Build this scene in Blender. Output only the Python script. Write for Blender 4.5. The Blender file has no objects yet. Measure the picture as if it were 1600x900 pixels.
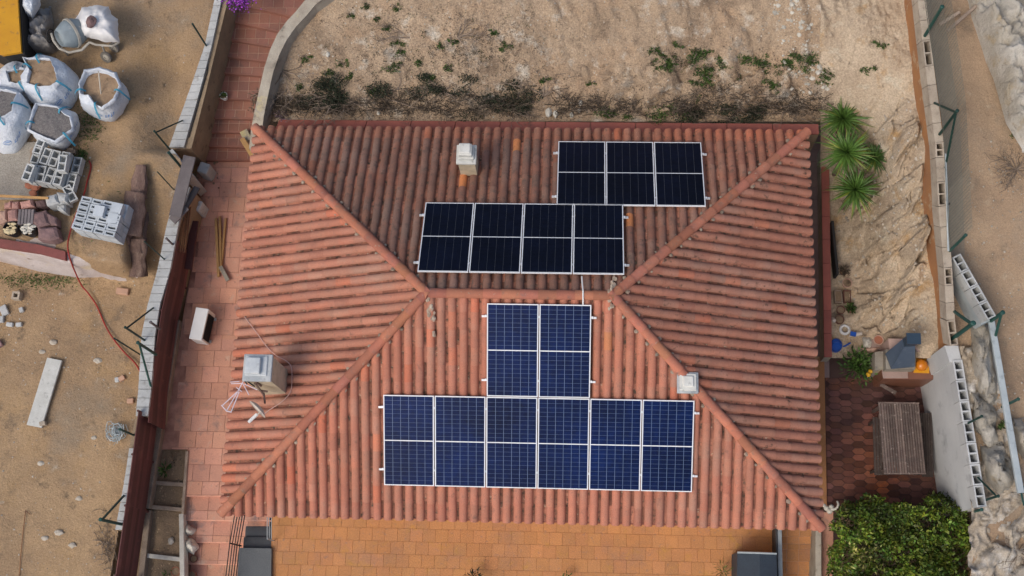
import bpy, math, random
import numpy as np
from mathutils import Vector, Matrix, noise
random.seed(7)
S = bpy.context.scene
COL = S.collection

# ---------------------------------------------------------------- camera
EZ = 2.7                                  # height of the eaves above the terrace
W, D, RH = 12.437, 8.665, 1.908           # roof plan and rise
AN = math.atan2(RH, D / 2)
CA, SA = math.cos(AN), math.sin(AN)
cam = bpy.data.cameras.new('camera')
camo = bpy.data.objects.new('camera', cam)
COL.objects.link(camo)
camo.location = (1.1585, -6.4034, 26.0133 + EZ)
camo.rotation_euler = (0.2662, 0.0468, 0.0278)
cam.sensor_width = 36
FPX = 1925.35
cam.lens = FPX * 36 / 1600
cam.clip_end = 3000
S.camera = camo

# ---------------------------------------------------------------- light
SUN_EL, SUN_AZ = math.radians(52), math.radians(222)      # azimuth clockwise from north (+y): south-west
world = bpy.data.worlds.new('World')
S.world = world
world.use_nodes = True
wn = world.node_tree
sky = wn.nodes.new('ShaderNodeTexSky')
sky.sky_type = 'NISHITA'
sky.sun_disc = False
sky.sun_elevation = SUN_EL
sky.sun_rotation = SUN_AZ
sky.dust_density = 4.0
sky.ozone_density = 0.6
wn.links.new(sky.outputs[0], wn.nodes['Background'].inputs[0])
wn.nodes['Background'].inputs[1].default_value = 0.145
sl = bpy.data.lights.new('sun', 'SUN')
sl.energy = 1.15
sl.angle = math.radians(24)
sl.color = (1.0, 0.95, 0.88)
so = bpy.data.objects.new('sun', sl)
COL.objects.link(so)
sd = Vector((math.sin(SUN_AZ) * math.cos(SUN_EL), math.cos(SUN_AZ) * math.cos(SUN_EL), math.sin(SUN_EL)))
so.rotation_euler = sd.to_track_quat('Z', 'Y').to_euler()
so.location = (-20, -20, 40)
S.view_settings.view_transform = 'Standard'
S.view_settings.look = 'None'
S.view_settings.exposure = 0.0
S.render.engine = 'CYCLES'

# ---------------------------------------------------------------- surveying: where a sight line meets a level
_R = camo.rotation_euler.to_matrix()
_C = Vector(camo.location)
def P(px, py, z=0.0):
    d = _R @ Vector(((px - 800) / FPX, -(py - 450) / FPX, -1))
    t = (z - _C.z) / d.z
    return _C + d * t
def roofP(px, py, side, off=0.0):
    """point on a roof slope: side in 'SNEW'"""
    d = _R @ Vector(((px - 800) / FPX, -(py - 450) / FPX, -1))
    n = {'S': Vector((0, -SA, CA)), 'N': Vector((0, SA, CA)), 'E': Vector((SA, 0, CA)), 'W': Vector((-SA, 0, CA))}[side]
    p0 = {'S': Vector((0, -D/2, EZ)), 'N': Vector((0, D/2, EZ)), 'E': Vector((W/2, 0, EZ)), 'W': Vector((-W/2, 0, EZ))}[side] + n * off
    return _C + d * ((p0 - _C).dot(n) / d.dot(n))
def lerp(a, b, t): return a + (b - a) * t
def sstep(a, b, x):
    t = max(0.0, min(1.0, (x - a) / (b - a)))
    return t * t * (3 - 2 * t)
def fbm(x, y, s=1.0, o=4, seed=0.0):
    v, a = 0.0, 1.0
    for i in range(o):
        v += a * noise.noise(Vector((x * s + seed, y * s - seed, seed * 1.7)))
        a *= 0.5; s *= 2.1
    return v

# ---------------------------------------------------------------- materials
def mat(name, c1, c2=None, scale=3.0, rough=0.85, bump=0.0, bscale=None, spots=None, spotscale=8.0,
        spotlo=0.58, spothi=0.7, metallic=0.0, detail=6.0, fine=0.0, finescale=60.0, coat=0.0, spec=0.3, stretch=None, trans=0.0):
    m = bpy.data.materials.new(name)
    m.use_nodes = True
    nt = m.node_tree; N = nt.nodes; L = nt.links
    b = N['Principled BSDF']
    b.inputs['Roughness'].default_value = rough
    b.inputs['Metallic'].default_value = metallic
    b.inputs['Specular IOR Level'].default_value = spec
    if coat: b.inputs['Coat Weight'].default_value = coat
    if trans: b.inputs['Alpha'].default_value = 1 - trans
    geo = N.new('ShaderNodeNewGeometry')
    vec = geo.outputs['Position']
    if stretch:
        mp = N.new('ShaderNodeMapping'); mp.inputs['Scale'].default_value = stretch
        if len(stretch) > 3: pass
        L.new(vec, mp.inputs['Vector']); vec = mp.outputs[0]
    def nz(sc, det=detail, rg=0.6):
        n = N.new('ShaderNodeTexNoise'); n.inputs['Scale'].default_value = sc
        n.inputs['Detail'].default_value = det; n.inputs['Roughness'].default_value = rg
        L.new(vec, n.inputs['Vector']); return n.outputs['Fac']
    def ramp(f, lo, hi):
        r = N.new('ShaderNodeMapRange'); r.inputs['From Min'].default_value = lo; r.inputs['From Max'].default_value = hi
        L.new(f, r.inputs['Value']); return r.outputs[0]
    def mix(f, a, bb, mode='MIX'):
        x = N.new('ShaderNodeMix'); x.data_type = 'RGBA'; x.blend_type = mode
        if hasattr(f, 'links') or not isinstance(f, (int, float)): L.new(f, x.inputs[0])
        else: x.inputs[0].default_value = f
        for i, v in ((6, a), (7, bb)):
            if isinstance(v, (tuple, list)): x.inputs[i].default_value = (*v[:3], 1)
            else: L.new(v, x.inputs[i])
        return x.outputs[2]
    c2 = c2 or tuple(v * 0.75 for v in c1)
    col = mix(ramp(nz(scale), 0.35, 0.65), c1, c2)
    if spots:
        sp = spots if isinstance(spots, list) else [(spots, spotscale, spotlo, spothi)]
        for (sc, ss, lo, hi) in sp:
            col = mix(ramp(nz(ss, 5, 0.65), lo, hi), col, sc)
    if fine:
        f = ramp(nz(finescale, 3), 0.3, 0.7)
        g = N.new('ShaderNodeMapRange'); g.inputs['To Min'].default_value = 1 - fine; g.inputs['To Max'].default_value = 1 + fine
        L.new(f, g.inputs['Value'])
        cc = N.new('ShaderNodeCombineColor')
        for i in range(3): L.new(g.outputs[0], cc.inputs[i])
        col = mix(1.0, col, cc.outputs[0], 'MULTIPLY')
    at = N.new('ShaderNodeAttribute'); at.attribute_name = 'tint'
    col = mix(1.0, col, at.outputs['Color'], 'MULTIPLY')
    L.new(col, b.inputs['Base Color'])
    if bump:
        bp = N.new('ShaderNodeBump'); bp.inputs['Strength'].default_value = min(1, bump); bp.inputs['Distance'].default_value = 0.03 if bump <= 1 else 0.03 * bump
        L.new(nz(bscale or scale * 4, 8, 0.7), bp.inputs['Height'])
        L.new(bp.outputs[0], b.inputs['Normal'])
    return m

M = {}
M['tile'] = mat('roof_clay', (0.50, 0.195, 0.122), (0.43, 0.178, 0.118), 2.2, 0.85, 0.35, 30, spots=[((0.43, 0.22, 0.155), 0.9, 0.48, 0.7), ((0.22, 0.115, 0.085), 5.0, 0.60, 0.76), ((0.30, 0.15, 0.11), 13.0, 0.60, 0.72), ((0.46, 0.34, 0.25), 17.0, 0.66, 0.74)], fine=0.16)
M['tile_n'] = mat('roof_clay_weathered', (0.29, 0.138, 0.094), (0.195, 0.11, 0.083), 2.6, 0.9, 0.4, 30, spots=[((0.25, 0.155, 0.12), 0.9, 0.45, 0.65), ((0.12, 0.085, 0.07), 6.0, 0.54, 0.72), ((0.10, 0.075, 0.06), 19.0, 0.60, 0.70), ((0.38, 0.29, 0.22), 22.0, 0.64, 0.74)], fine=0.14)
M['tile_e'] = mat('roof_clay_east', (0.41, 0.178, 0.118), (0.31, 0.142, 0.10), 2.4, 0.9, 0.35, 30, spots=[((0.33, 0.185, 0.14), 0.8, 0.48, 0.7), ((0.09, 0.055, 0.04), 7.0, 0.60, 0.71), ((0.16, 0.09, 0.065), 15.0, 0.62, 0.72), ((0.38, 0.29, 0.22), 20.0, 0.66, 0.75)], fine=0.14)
M['hip'] = mat('hip_clay', (0.47, 0.175, 0.105), (0.37, 0.145, 0.095), 2.6, 0.85, 0.3, 30, spots=[((0.28, 0.15, 0.11), 5, .56, .7), ((0.40, 0.28, 0.2), 14, .62, .7)], fine=0.1)
M['pan'] = mat('pan_clay', (0.32, 0.135, 0.085), (0.22, 0.095, 0.065), 3, 0.95, 0.5, 25, spots=[((0.06, 0.045, 0.032), 9.0, 0.50, 0.66), ((0.40, 0.33, 0.23), 14.0, 0.62, 0.7)], fine=0.2)
M['mortar'] = mat('mortar', (0.42, 0.36, 0.28), (0.28, 0.20, 0.15), 8, 0.95, 0.6, 40, spots=((0.5, 0.2, 0.13)), spotscale=10)
M['cream'] = mat('cream_render', (0.60, 0.51, 0.36), (0.46, 0.39, 0.27), 3, 0.9, 0.3, 40, spots=((0.3, 0.28, 0.22)), spotscale=6, fine=0.06)
M['slab'] = mat('grey_slab', (0.50, 0.52, 0.52), (0.36, 0.39, 0.41), 4, 0.85, 0.2, 50, spots=((0.26, 0.28, 0.29)), spotscale=5, fine=0.05)
M['slab_pale'] = mat('pale_slab', (0.62, 0.62, 0.58), (0.50, 0.50, 0.46), 4, 0.85, 0.2, 50, spots=((0.36, 0.36, 0.33)), spotscale=7, fine=0.05)
M['wall_house'] = mat('house_render', (0.62, 0.42, 0.28), (0.52, 0.34, 0.22), 1.5, 0.9, 0.2, 40)
M['frame'] = mat('aluminium_white', (0.78, 0.80, 0.82), (0.72, 0.74, 0.77), 3, 0.35, metallic=0.0, spec=0.5)
M['alu'] = mat('aluminium', (0.70, 0.71, 0.72), (0.6, 0.61, 0.62), 3, 0.4, metallic=0.2, spec=0.5)
M['back_s'] = mat('backsheet_pale', (0.15, 0.23, 0.40), (0.12, 0.20, 0.35), 3, 0.3, spec=0.5)
M['back_n'] = mat('backsheet_dark', (0.11, 0.115, 0.13), (0.09, 0.095, 0.11), 3, 0.3, spec=0.5)
M['cell_s'] = mat('cell_blue', (0.002, 0.0145, 0.082), (0.002, 0.008, 0.040), 0.55, 0.3, spec=0.10, fine=0.25, finescale=9)
M['cell_n'] = mat('cell_black', (0.004, 0.006, 0.017), (0.003, 0.004, 0.010), 0.9, 0.3, spec=0.10, fine=0.2, finescale=9)
M['sand'] = mat('lot_sand', (0.41, 0.28, 0.16), (0.31, 0.21, 0.125), 0.9, 0.95, 1.4, 9, spots=[((0.38, 0.245, 0.12), 0.7, 0.52, 0.74), ((0.31, 0.24, 0.165), 0.45, 0.56, 0.70), ((0.19, 0.14, 0.095), 1.1, 0.60, 0.74), ((0.16, 0.115, 0.075), 2.6, 0.58, 0.74), ((0.46, 0.39, 0.30), 3.6, 0.64, 0.78)], fine=0.22, finescale=34)
M['hill'] = mat('hill_earth', (0.47, 0.355, 0.245), (0.35, 0.255, 0.17), 1.0, 0.95, 2.4, 8, spots=[((0.42, 0.29, 0.185), 0.8, 0.5, 0.7), ((0.24, 0.175, 0.12), 0.9, 0.56, 0.7), ((0.22, 0.16, 0.11), 3.5, 0.57, 0.72), ((0.58, 0.52, 0.43), 2.2, 0.57, 0.72), ((0.36, 0.33, 0.28), 1.4, 0.58, 0.72), ((0.17, 0.125, 0.085), 11, 0.63, 0.72)], fine=0.3, finescale=30)
M['rockbank'] = mat('rock_bank', (0.52, 0.42, 0.305), (0.40, 0.31, 0.22), 1.1, 0.95, 2.2, 5, spots=[((0.17, 0.13, 0.09), 3.0, 0.58, 0.72), ((0.55, 0.49, 0.38), 2.0, 0.58, 0.72), ((0.42, 0.27, 0.13), 1.2, 0.58, 0.7)], fine=0.25, finescale=25)
M['track'] = mat('track_sand', (0.44, 0.315, 0.205), (0.35, 0.245, 0.16), 0.8, 0.95, 1.3, 9, spots=[((0.33, 0.26, 0.19), 0.6, 0.55, 0.68), ((0.26, 0.20, 0.14), 1.6, 0.56, 0.72), ((0.47, 0.37, 0.26), 3.1, 0.60, 0.74)], fine=0.2, finescale=40)
M['paletrack'] = mat('pale_rubble', (0.46, 0.40, 0.32), (0.34, 0.28, 0.21), 1.2, 0.95, 1.6, 6, spots=[((0.22, 0.18, 0.13), 2.6, 0.56, 0.7), ((0.6, 0.58, 0.54), 1.9, 0.55, 0.7)], fine=0.2, finescale=30)
M['net_shade'] = mat('net_shaded_earth', (0.34, 0.28, 0.205), (0.28, 0.225, 0.165), 1.4, 0.95, 0.8, 12, fine=0.15)  # the wire net's shading is mixed into this earth colour
M['gravelpatch'] = mat('gravel_patch', (0.36, 0.33, 0.28), (0.29, 0.26, 0.22), 2, 0.95, 0.8, 30, fine=0.3, finescale=40)
M['palerock'] = mat('pale_rock', (0.58, 0.55, 0.49), (0.42, 0.38, 0.31), 1.5, 0.9, 2.6, 6, spots=[((0.45, 0.36, 0.24), 1.9, 0.56, 0.7), ((0.27, 0.24, 0.2), 4, 0.6, 0.72)], fine=0.12)
M['stone'] = mat('stone', (0.55, 0.50, 0.42), (0.40, 0.35, 0.28), 5, 0.9, 0.8, 20, fine=0.15)
M['white_stone'] = mat('white_stone', (0.66, 0.63, 0.55), (0.50, 0.47, 0.40), 7, 0.9, 0.9, 25, spots=((0.30, 0.27, 0.2)), spotscale=9)
M['purple_stone'] = mat('purple_stone', (0.24, 0.15, 0.145), (0.17, 0.11, 0.105), 4, 0.9, 0.8, 16, fine=0.15)
M['pink'] = mat('pink_terrace', (0.62, 0.32, 0.22), (0.53, 0.275, 0.195), 1.6, 0.85, 0.35, 25, spots=[((0.30, 0.20, 0.17), 2.1, 0.56, 0.72), ((0.54, 0.36, 0.27), 3.3, 0.58, 0.72), ((0.33, 0.18, 0.13), 7, 0.6, 0.7)], fine=0.10, finescale=45)
M['pink_dark'] = mat('pink_joint', (0.52, 0.275, 0.195), (0.22, 0.10, 0.075), 2, 0.9, 0.3, 30)
M['orange'] = mat('orange_terrace', (0.53, 0.25, 0.10), (0.45, 0.215, 0.092), 1.1, 0.8, 0.35, 30, spots=[((0.36, 0.19, 0.115), 1.3, 0.52, 0.74), ((0.36, 0.20, 0.12), 9, 0.58, 0.7), ((0.50, 0.25, 0.075), 2.6, 0.56, 0.7)], fine=0.13, finescale=40)
M['orange_joint'] = mat('orange_joint', (0.44, 0.205, 0.08), (0.38, 0.175, 0.075), 2, 0.9, 0.3, 30)
M['stair'] = mat('stair_clay', (0.33, 0.145, 0.10), (0.25, 0.12, 0.09), 2.0, 0.85, 0.3, 25, spots=[((0.18, 0.11, 0.09), 2.4, 0.56, 0.74)], fine=0.1)
M['stair_joint'] = mat('stair_joint', (0.55, 0.38, 0.28), (0.42, 0.28, 0.2), 3, 0.9, 0.2, 30)
M['paver'] = mat('paver', (0.125, 0.055, 0.042), (0.085, 0.043, 0.037), 1.5, 0.75, 0.3, 30, spots=((0.20, 0.075, 0.035)), spotscale=0.9, fine=0.12)
M['paver_joint'] = mat('paver_joint', (0.10, 0.06, 0.05), (0.075, 0.045, 0.04), 2, 0.9, 0.3, 30)
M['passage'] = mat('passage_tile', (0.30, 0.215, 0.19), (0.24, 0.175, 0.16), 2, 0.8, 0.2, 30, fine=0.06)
M['coping'] = mat('red_coping', (0.36, 0.115, 0.085), (0.28, 0.095, 0.075), 2.0, 0.8, 0.2, 30, spots=((0.22, 0.09, 0.07)), spotscale=3, fine=0.08)
M['conc'] = mat('concrete', (0.42, 0.38, 0.31), (0.30, 0.26, 0.21), 2, 0.9, 0.6, 16, spots=[((0.55, 0.47, 0.22), 1.2, 0.60, 0.74), ((0.18, 0.16, 0.13), 4, 0.58, 0.72)], fine=0.12)
M['tanwall'] = mat('tan_wall', (0.36, 0.27, 0.175), (0.26, 0.195, 0.13), 1.7, 0.95, 0.7, 14, spots=((0.17, 0.12, 0.08)), spotscale=3.5, fine=0.15)
M['block'] = mat('grey_block', (0.50, 0.51, 0.50), (0.41, 0.42, 0.41), 3, 0.9, 0.35, 40, spots=((0.30, 0.29, 0.27)), spotscale=6, fine=0.1)
M['block_blue'] = mat('pale_blue_block', (0.50, 0.54, 0.57), (0.42, 0.46, 0.49), 3, 0.9, 0.3, 40, fine=0.1)
M['block_tan'] = mat('tan_grey_block', (0.45, 0.385, 0.305), (0.35, 0.29, 0.225), 3, 0.9, 0.4, 40, spots=((0.26, 0.22, 0.18)), spotscale=6, fine=0.12)
M['whitewall'] = mat('smooth_cement_wall', (0.56, 0.57, 0.56), (0.46, 0.47, 0.47), 0.9, 0.85, 0.25, 12, spots=((0.34, 0.35, 0.35)), spotscale=1.6, fine=0.05)
M['orangewall'] = mat('orange_render', (0.40, 0.19, 0.075), (0.32, 0.155, 0.075), 2, 0.9, 0.4, 20, spots=((0.47, 0.35, 0.22)), spotscale=3, fine=0.12)
M['lilac'] = mat('lilac_render', (0.60, 0.54, 0.52), (0.46, 0.39, 0.36), 1.2, 0.9, 0.5, 12, spots=[((0.55, 0.45, 0.30), 1.6, 0.55, 0.7), ((0.30, 0.24, 0.2), 4.5, 0.6, 0.72)], fine=0.12)
M['redbeam'] = mat('red_beam', (0.26, 0.085, 0.075), (0.20, 0.075, 0.065), 3, 0.85, 0.3, 25, fine=0.12)
M['maroon'] = mat('maroon_metal', (0.115, 0.042, 0.038), (0.085, 0.036, 0.034), 1.4, 0.55, 0.15, 20, spots=((0.15, 0.06, 0.05)), spotscale=2.5)
M['rust'] = mat('rust_metal', (0.33, 0.16, 0.07), (0.16, 0.07, 0.045), 2.4, 0.8, 0.3, 20)
M['wood'] = mat('wood', (0.42, 0.25, 0.10), (0.32, 0.18, 0.075), 3, 0.85, 0.3, 30, fine=0.15)
M['oldwood'] = mat('grey_wood', (0.34, 0.265, 0.20), (0.24, 0.18, 0.135), 4, 0.9, 0.4, 30, fine=0.2)
M['tablewood'] = mat('table_wood', (0.16, 0.12, 0.10), (0.11, 0.08, 0.07), 5, 0.75, 0.3, 50, spots=((0.34, 0.28, 0.24)), spotscale=13, fine=0.2)
M['palewood'] = mat('pale_board', (0.56, 0.53, 0.46), (0.45, 0.42, 0.36), 4, 0.9, 0.2, 40, fine=0.08)
M['bark'] = mat('bark', (0.25, 0.165, 0.13), (0.15, 0.095, 0.078), 4, 0.95, 1.5, 14, spots=((0.30, 0.22, 0.17)), spotscale=7, fine=0.3, stretch=(1, 0.25, 1))
M['slate'] = mat('slate_board', (0.155, 0.135, 0.135), (0.115, 0.10, 0.10), 3, 0.8, 0.2, 25, fine=0.12)
M['soil'] = mat('soil', (0.30, 0.21, 0.13), (0.21, 0.15, 0.095), 3, 0.95, 1.0, 14, spots=((0.25, 0.19, 0.12)), spotscale=5, fine=0.3)
M['gravel'] = mat('gravel_fill', (0.26, 0.24, 0.225), (0.17, 0.155, 0.15), 20, 0.95, 1.2, 50, fine=0.35, finescale=50)
M['sandfill'] = mat('sand_fill', (0.36, 0.255, 0.16), (0.28, 0.19, 0.12), 6, 0.95, 0.6, 25, spots=((0.13, 0.085, 0.05)), spotscale=4, fine=0.2)
M['bag'] = mat('woven_bag', (0.74, 0.78, 0.82), (0.64, 0.69, 0.76), 4, 0.6, 1.6, 11, spots=((0.56, 0.62, 0.70)), spotscale=4, spec=0.3)
M['bagwhite'] = mat('white_sack', (0.80, 0.79, 0.77), (0.72, 0.71, 0.70), 3, 0.6, 0.5, 9)
M['blue_strap'] = mat('blue_strap', (0.06, 0.30, 0.42), (0.05, 0.24, 0.36), 4, 0.6)
M['blue_print'] = mat('blue_print', (0.13, 0.27, 0.55), (0.16, 0.32, 0.6), 8, 0.6)
M['plastic_grey'] = mat('grey_sheeting', (0.30, 0.285, 0.27), (0.21, 0.20, 0.19), 3.5, 0.45, 0.8, 9, spots=((0.46, 0.44, 0.43)), spotscale=6, spec=0.5)
M['yellow'] = mat('yellow_steel', (0.62, 0.31, 0.02), (0.55, 0.26, 0.02), 2, 0.6, 0.15, 20, spots=((0.35, 0.18, 0.05)), spotscale=7)
M['darkgap'] = mat('dark_metal', (0.03, 0.028, 0.028), (0.02, 0.02, 0.02), 3, 0.7)
M['mixer'] = mat('mixer_steel', (0.27, 0.32, 0.34), (0.20, 0.24, 0.26), 5, 0.6, 0.2, 20, spots=((0.40, 0.40, 0.38)), spotscale=6)
M['mixer_pale'] = mat('mixer_frame', (0.46, 0.44, 0.38), (0.36, 0.33, 0.28), 6, 0.7, 0.2, 20)
M['rubber'] = mat('rubber', (0.05, 0.05, 0.048), (0.035, 0.035, 0.035), 4, 0.9)
M['tyre'] = mat('dusty_tyre', (0.22, 0.20, 0.18), (0.16, 0.15, 0.13), 4, 0.9)
M['green_post'] = mat('green_paint', (0.012, 0.045, 0.036), (0.01, 0.035, 0.03), 4, 0.5)
M['green_teal'] = mat('teal_paint', (0.02, 0.075, 0.062), (0.015, 0.06, 0.05), 4, 0.5)
M['wire'] = mat('wire', (0.13, 0.125, 0.095), (0.11, 0.105, 0.08), 4, 0.5)
M['galv'] = mat('galvanised', (0.44, 0.49, 0.50), (0.34, 0.39, 0.41), 3, 0.5, 0.1, 20, spots=((0.26, 0.30, 0.31)), spotscale=6)
M['hose'] = mat('red_hose', (0.36, 0.035, 0.025), (0.27, 0.03, 0.025), 3, 0.5)
M['white'] = mat('white_paint', (0.78, 0.78, 0.76), (0.72, 0.72, 0.70), 3, 0.5, spec=0.4)
M['offwhite'] = mat('off_white', (0.62, 0.56, 0.50), (0.52, 0.46, 0.40), 5, 0.6)
M['pinkwhite'] = mat('antenna_tube', (0.72, 0.62, 0.66), (0.66, 0.58, 0.62), 5, 0.5)
M['black'] = mat('black_plastic', (0.02, 0.02, 0.022), (0.03, 0.03, 0.032), 6, 0.5)
M['cable_pink'] = mat('old_cable', (0.60, 0.38, 0.33), (0.5, 0.33, 0.28), 4, 0.6)
M['terracotta'] = mat('terracotta', (0.36, 0.14, 0.08), (0.28, 0.11, 0.07), 6, 0.85, 0.2, 30)
M['terracotta_dark'] = mat('terracotta_dark', (0.17, 0.075, 0.055), (0.12, 0.06, 0.045), 6, 0.85, 0.2, 30)
M['tc_pale'] = mat('terracotta_pale', (0.52, 0.34, 0.26), (0.44, 0.28, 0.21), 6, 0.85, 0.2, 30)
M['brick'] = mat('pale_brick', (0.52, 0.32, 0.22), (0.45, 0.28, 0.20), 6, 0.9, 0.2, 40)
M['pinktile'] = mat('pink_rubble', (0.50, 0.28, 0.23), (0.42, 0.235, 0.20), 5, 0.9, 0.3, 30, fine=0.1)
M['blue'] = mat('blue_plastic', (0.012, 0.09, 0.42), (0.01, 0.07, 0.36), 3, 0.35, spec=0.5)
M['hood'] = mat('hood_metal', (0.075, 0.105, 0.15), (0.06, 0.085, 0.125), 2, 0.45, spec=0.5, spots=((0.12, 0.15, 0.19)), spotscale=2)
M['hood_dark'] = mat('flue_metal', (0.03, 0.055, 0.085), (0.025, 0.045, 0.07), 2, 0.4, spec=0.5)
M['yellowtile'] = mat('yellow_tile', (0.66, 0.31, 0.015), (0.6, 0.27, 0.015), 3, 0.3, spec=0.5)
M['orangebowl'] = mat('orange_ceramic', (0.60, 0.19, 0.008), (0.52, 0.16, 0.008), 3, 0.25, spec=0.5)
M['browntile'] = mat('brown_counter_tile', (0.20, 0.085, 0.05), (0.16, 0.07, 0.045), 3, 0.45, spec=0.5)
M['pinkstone'] = mat('pink_counter', (0.48, 0.34, 0.29), (0.40, 0.29, 0.25), 3, 0.8, 0.2, 30, fine=0.06)
M['darkgrey'] = mat('dark_grey_paint', (0.085, 0.095, 0.105), (0.07, 0.08, 0.088), 2.5, 0.65, 0.1, 30, fine=0.12, finescale=50)
M['grey_land'] = mat('grey_landing', (0.135, 0.145, 0.15), (0.115, 0.125, 0.13), 2.5, 0.75, 0.2, 60, fine=0.2, finescale=50)
M['navy'] = mat('blue_grey_lid', (0.035, 0.05, 0.068), (0.03, 0.04, 0.055), 2.5, 0.6, 0.15, 50, fine=0.2, finescale=50)
M['leaf'] = mat('leaf', (0.065, 0.125, 0.022), (0.045, 0.095, 0.02), 3, 0.6, spec=0.35)
M['hedge_leaf'] = mat('hedge_leaf', (0.12, 0.18, 0.02), (0.05, 0.105, 0.016), 2.2, 0.5, spec=0.4)
M['weed'] = mat('weed_leaf', (0.065, 0.11, 0.025), (0.04, 0.075, 0.02), 3, 0.7)
M['darkbush'] = mat('dark_bush_leaf', (0.032, 0.042, 0.022), (0.025, 0.03, 0.018), 3, 0.8)
M['dry'] = mat('dry_scrub', (0.15, 0.115, 0.08), (0.11, 0.085, 0.06), 5, 0.9)
M['twig'] = mat('twig', (0.24, 0.19, 0.145), (0.15, 0.115, 0.09), 6, 0.9)
M['yucca'] = mat('yucca_leaf', (0.085, 0.165, 0.028), (0.055, 0.12, 0.022), 3, 0.5, spec=0.4)
M['purple'] = mat('purple_flower', (0.36, 0.07, 0.50), (0.26, 0.05, 0.38), 9, 0.7)
M['lilacbloom'] = mat('dry_lilac_bloom', (0.36, 0.27, 0.33), (0.25, 0.18, 0.22), 9, 0.8)
M['yellowbit'] = mat('yellow_fruit', (0.62, 0.33, 0.02), (0.5, 0.28, 0.02), 9, 0.6)

# ---------------------------------------------------------------- mesh builder
class MB:
    def __init__(s): s.v = []; s.f = []; s.t = []; s.ct = (1, 1, 1); s.smooth = []; s.sm = False
    def tint(s, c): s.ct = (c, c, c) if isinstance(c, (int, float)) else c; return s
    def add(s, vs, fs):
        o = len(s.v)
        s.v += [tuple(v) for v in vs]; s.t += [s.ct] * len(vs)
        s.f += [tuple(i + o for i in f) for f in fs]; s.smooth += [s.sm] * len(fs)
        return s
    def box(s, c, size, rz=0.0, M4=None):
        a, b, h = size[0] / 2, size[1] / 2, size[2] / 2
        vs = [Vector((x * a, y * b, z * h)) for z in (-1, 1) for x, y in ((-1, -1), (1, -1), (1, 1), (-1, 1))]
        R = M4 if M4 is not None else Matrix.Rotation(rz, 3, 'Z')
        c = Vector(c)
        return s.add([R @ v + c for v in vs], [(3, 2, 1, 0), (4, 5, 6, 7), (0, 1, 5, 4), (1, 2, 6, 5), (2, 3, 7, 6), (3, 0, 4, 7)])
    def bbox(s, c, size, bev=0.01, rz=0.0, M4=None):
        """box with chamfered upper and vertical edges"""
        a, b, h = size[0] / 2, size[1] / 2, size[2] / 2
        def ring(ax, bx, z, e):
            return [(-ax + e, -bx, z), (ax - e, -bx, z), (ax, -bx + e, z), (ax, bx - e, z), (ax - e, bx, z), (-ax + e, bx, z), (-ax, bx - e, z), (-ax, -bx + e, z)]
        vs = ring(a, b, -h, bev) + ring(a, b, h - bev, bev) + ring(a - bev, b - bev, h, bev * 0.6)
        R = M4 if M4 is not None else Matrix.Rotation(rz, 3, 'Z'); c = Vector(c)
        fs = [tuple(range(7, -1, -1)), tuple(range(16, 24))]
        for k in (0, 8):
            for i in range(8): j = (i + 1) % 8; fs.append((k + i, k + j, k + 8 + j, k + 8 + i))
        return s.add([R @ Vector(v) + c for v in vs], fs)
    def prism(s, poly, z0, z1, inset=0.0):
        n = len(poly)
        vs = [(p[0], p[1], z0) for p in poly] + [(p[0], p[1], z1) for p in poly]
        fs = [tuple(range(n - 1, -1, -1)), tuple(range(n, 2 * n))] + [(i, (i + 1) % n, n + (i + 1) % n, n + i) for i in range(n)]
        if area(poly) < 0: fs = [f[::-1] for f in fs]
        return s.add(vs, fs)
    def slabz(s, bot, top):
        """prism between two equally long lists of 3D points"""
        n = len(bot)
        return s.add(list(bot) + list(top), [tuple(range(n - 1, -1, -1)), tuple(range(n, 2 * n))] + [(i, (i + 1) % n, n + (i + 1) % n, n + i) for i in range(n)])
    def tube(s, pts, r, n=6, taper=None):
        pts = [Vector(p) for p in pts]; rings = []; m = len(pts)
        up = Vector((0, 0, 1)); vs = []
        for i, p in enumerate(pts):
            d = (pts[min(i + 1, m - 1)] - pts[max(i - 1, 0)]).normalized()
            a = d.cross(up)
            if a.length < 0.05: a = d.cross(Vector((1, 0, 0)))
            a.normalize(); b = a.cross(d)
            rr = r if taper is None else lerp(r, taper, i / (m - 1))
            vs += [p + (a * math.cos(2 * math.pi * k / n) + b * math.sin(2 * math.pi * k / n)) * rr for k in range(n)]
        fs = [tuple(range(n)), tuple(range((m - 1) * n + n - 1, (m - 1) * n - 1, -1))]
        for i in range(m - 1):
            for k in range(n): q = (k + 1) % n; fs.append((i * n + k, (i + 1) * n + k, (i + 1) * n + q, i * n + q))
        return s.add(vs, fs)
    def lathe(s, prof, c=(0, 0, 0), n=20, M4=None, cap=True):
        R = M4 if M4 is not None else Matrix.Identity(3); c = Vector(c); vs = []
        for r, z in prof: vs += [R @ Vector((r * math.cos(2 * math.pi * k / n), r * math.sin(2 * math.pi * k / n), z)) + c for k in range(n)]
        fs = []
        for i in range(len(prof) - 1):
            for k in range(n): q = (k + 1) % n; fs.append((i * n + k, i * n + q, (i + 1) * n + q, (i + 1) * n + k))
        if cap: fs += [tuple(range(n - 1, -1, -1)), tuple(range((len(prof) - 1) * n, len(prof) * n))]
        return s.add(vs, fs)
    def leaf(s, p, d, ln, w, nrm=None, droop=0.0):
        p = Vector(p); d = Vector(d).normalized()
        u = d.cross(nrm if nrm is not None else Vector((random.uniform(-1, 1), random.uniform(-1, 1), random.uniform(-1, 1))))
        if u.length < 1e-3: u = Vector((1, 0, 0))
        u = u.normalized() * w / 2
        m = p + d * ln * 0.5 + Vector((0, 0, -droop * 0.3)); e = p + d * ln + Vector((0, 0, -droop))
        return s.add([p, m + u, e, m - u], [(0, 1, 2, 3)])
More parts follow.
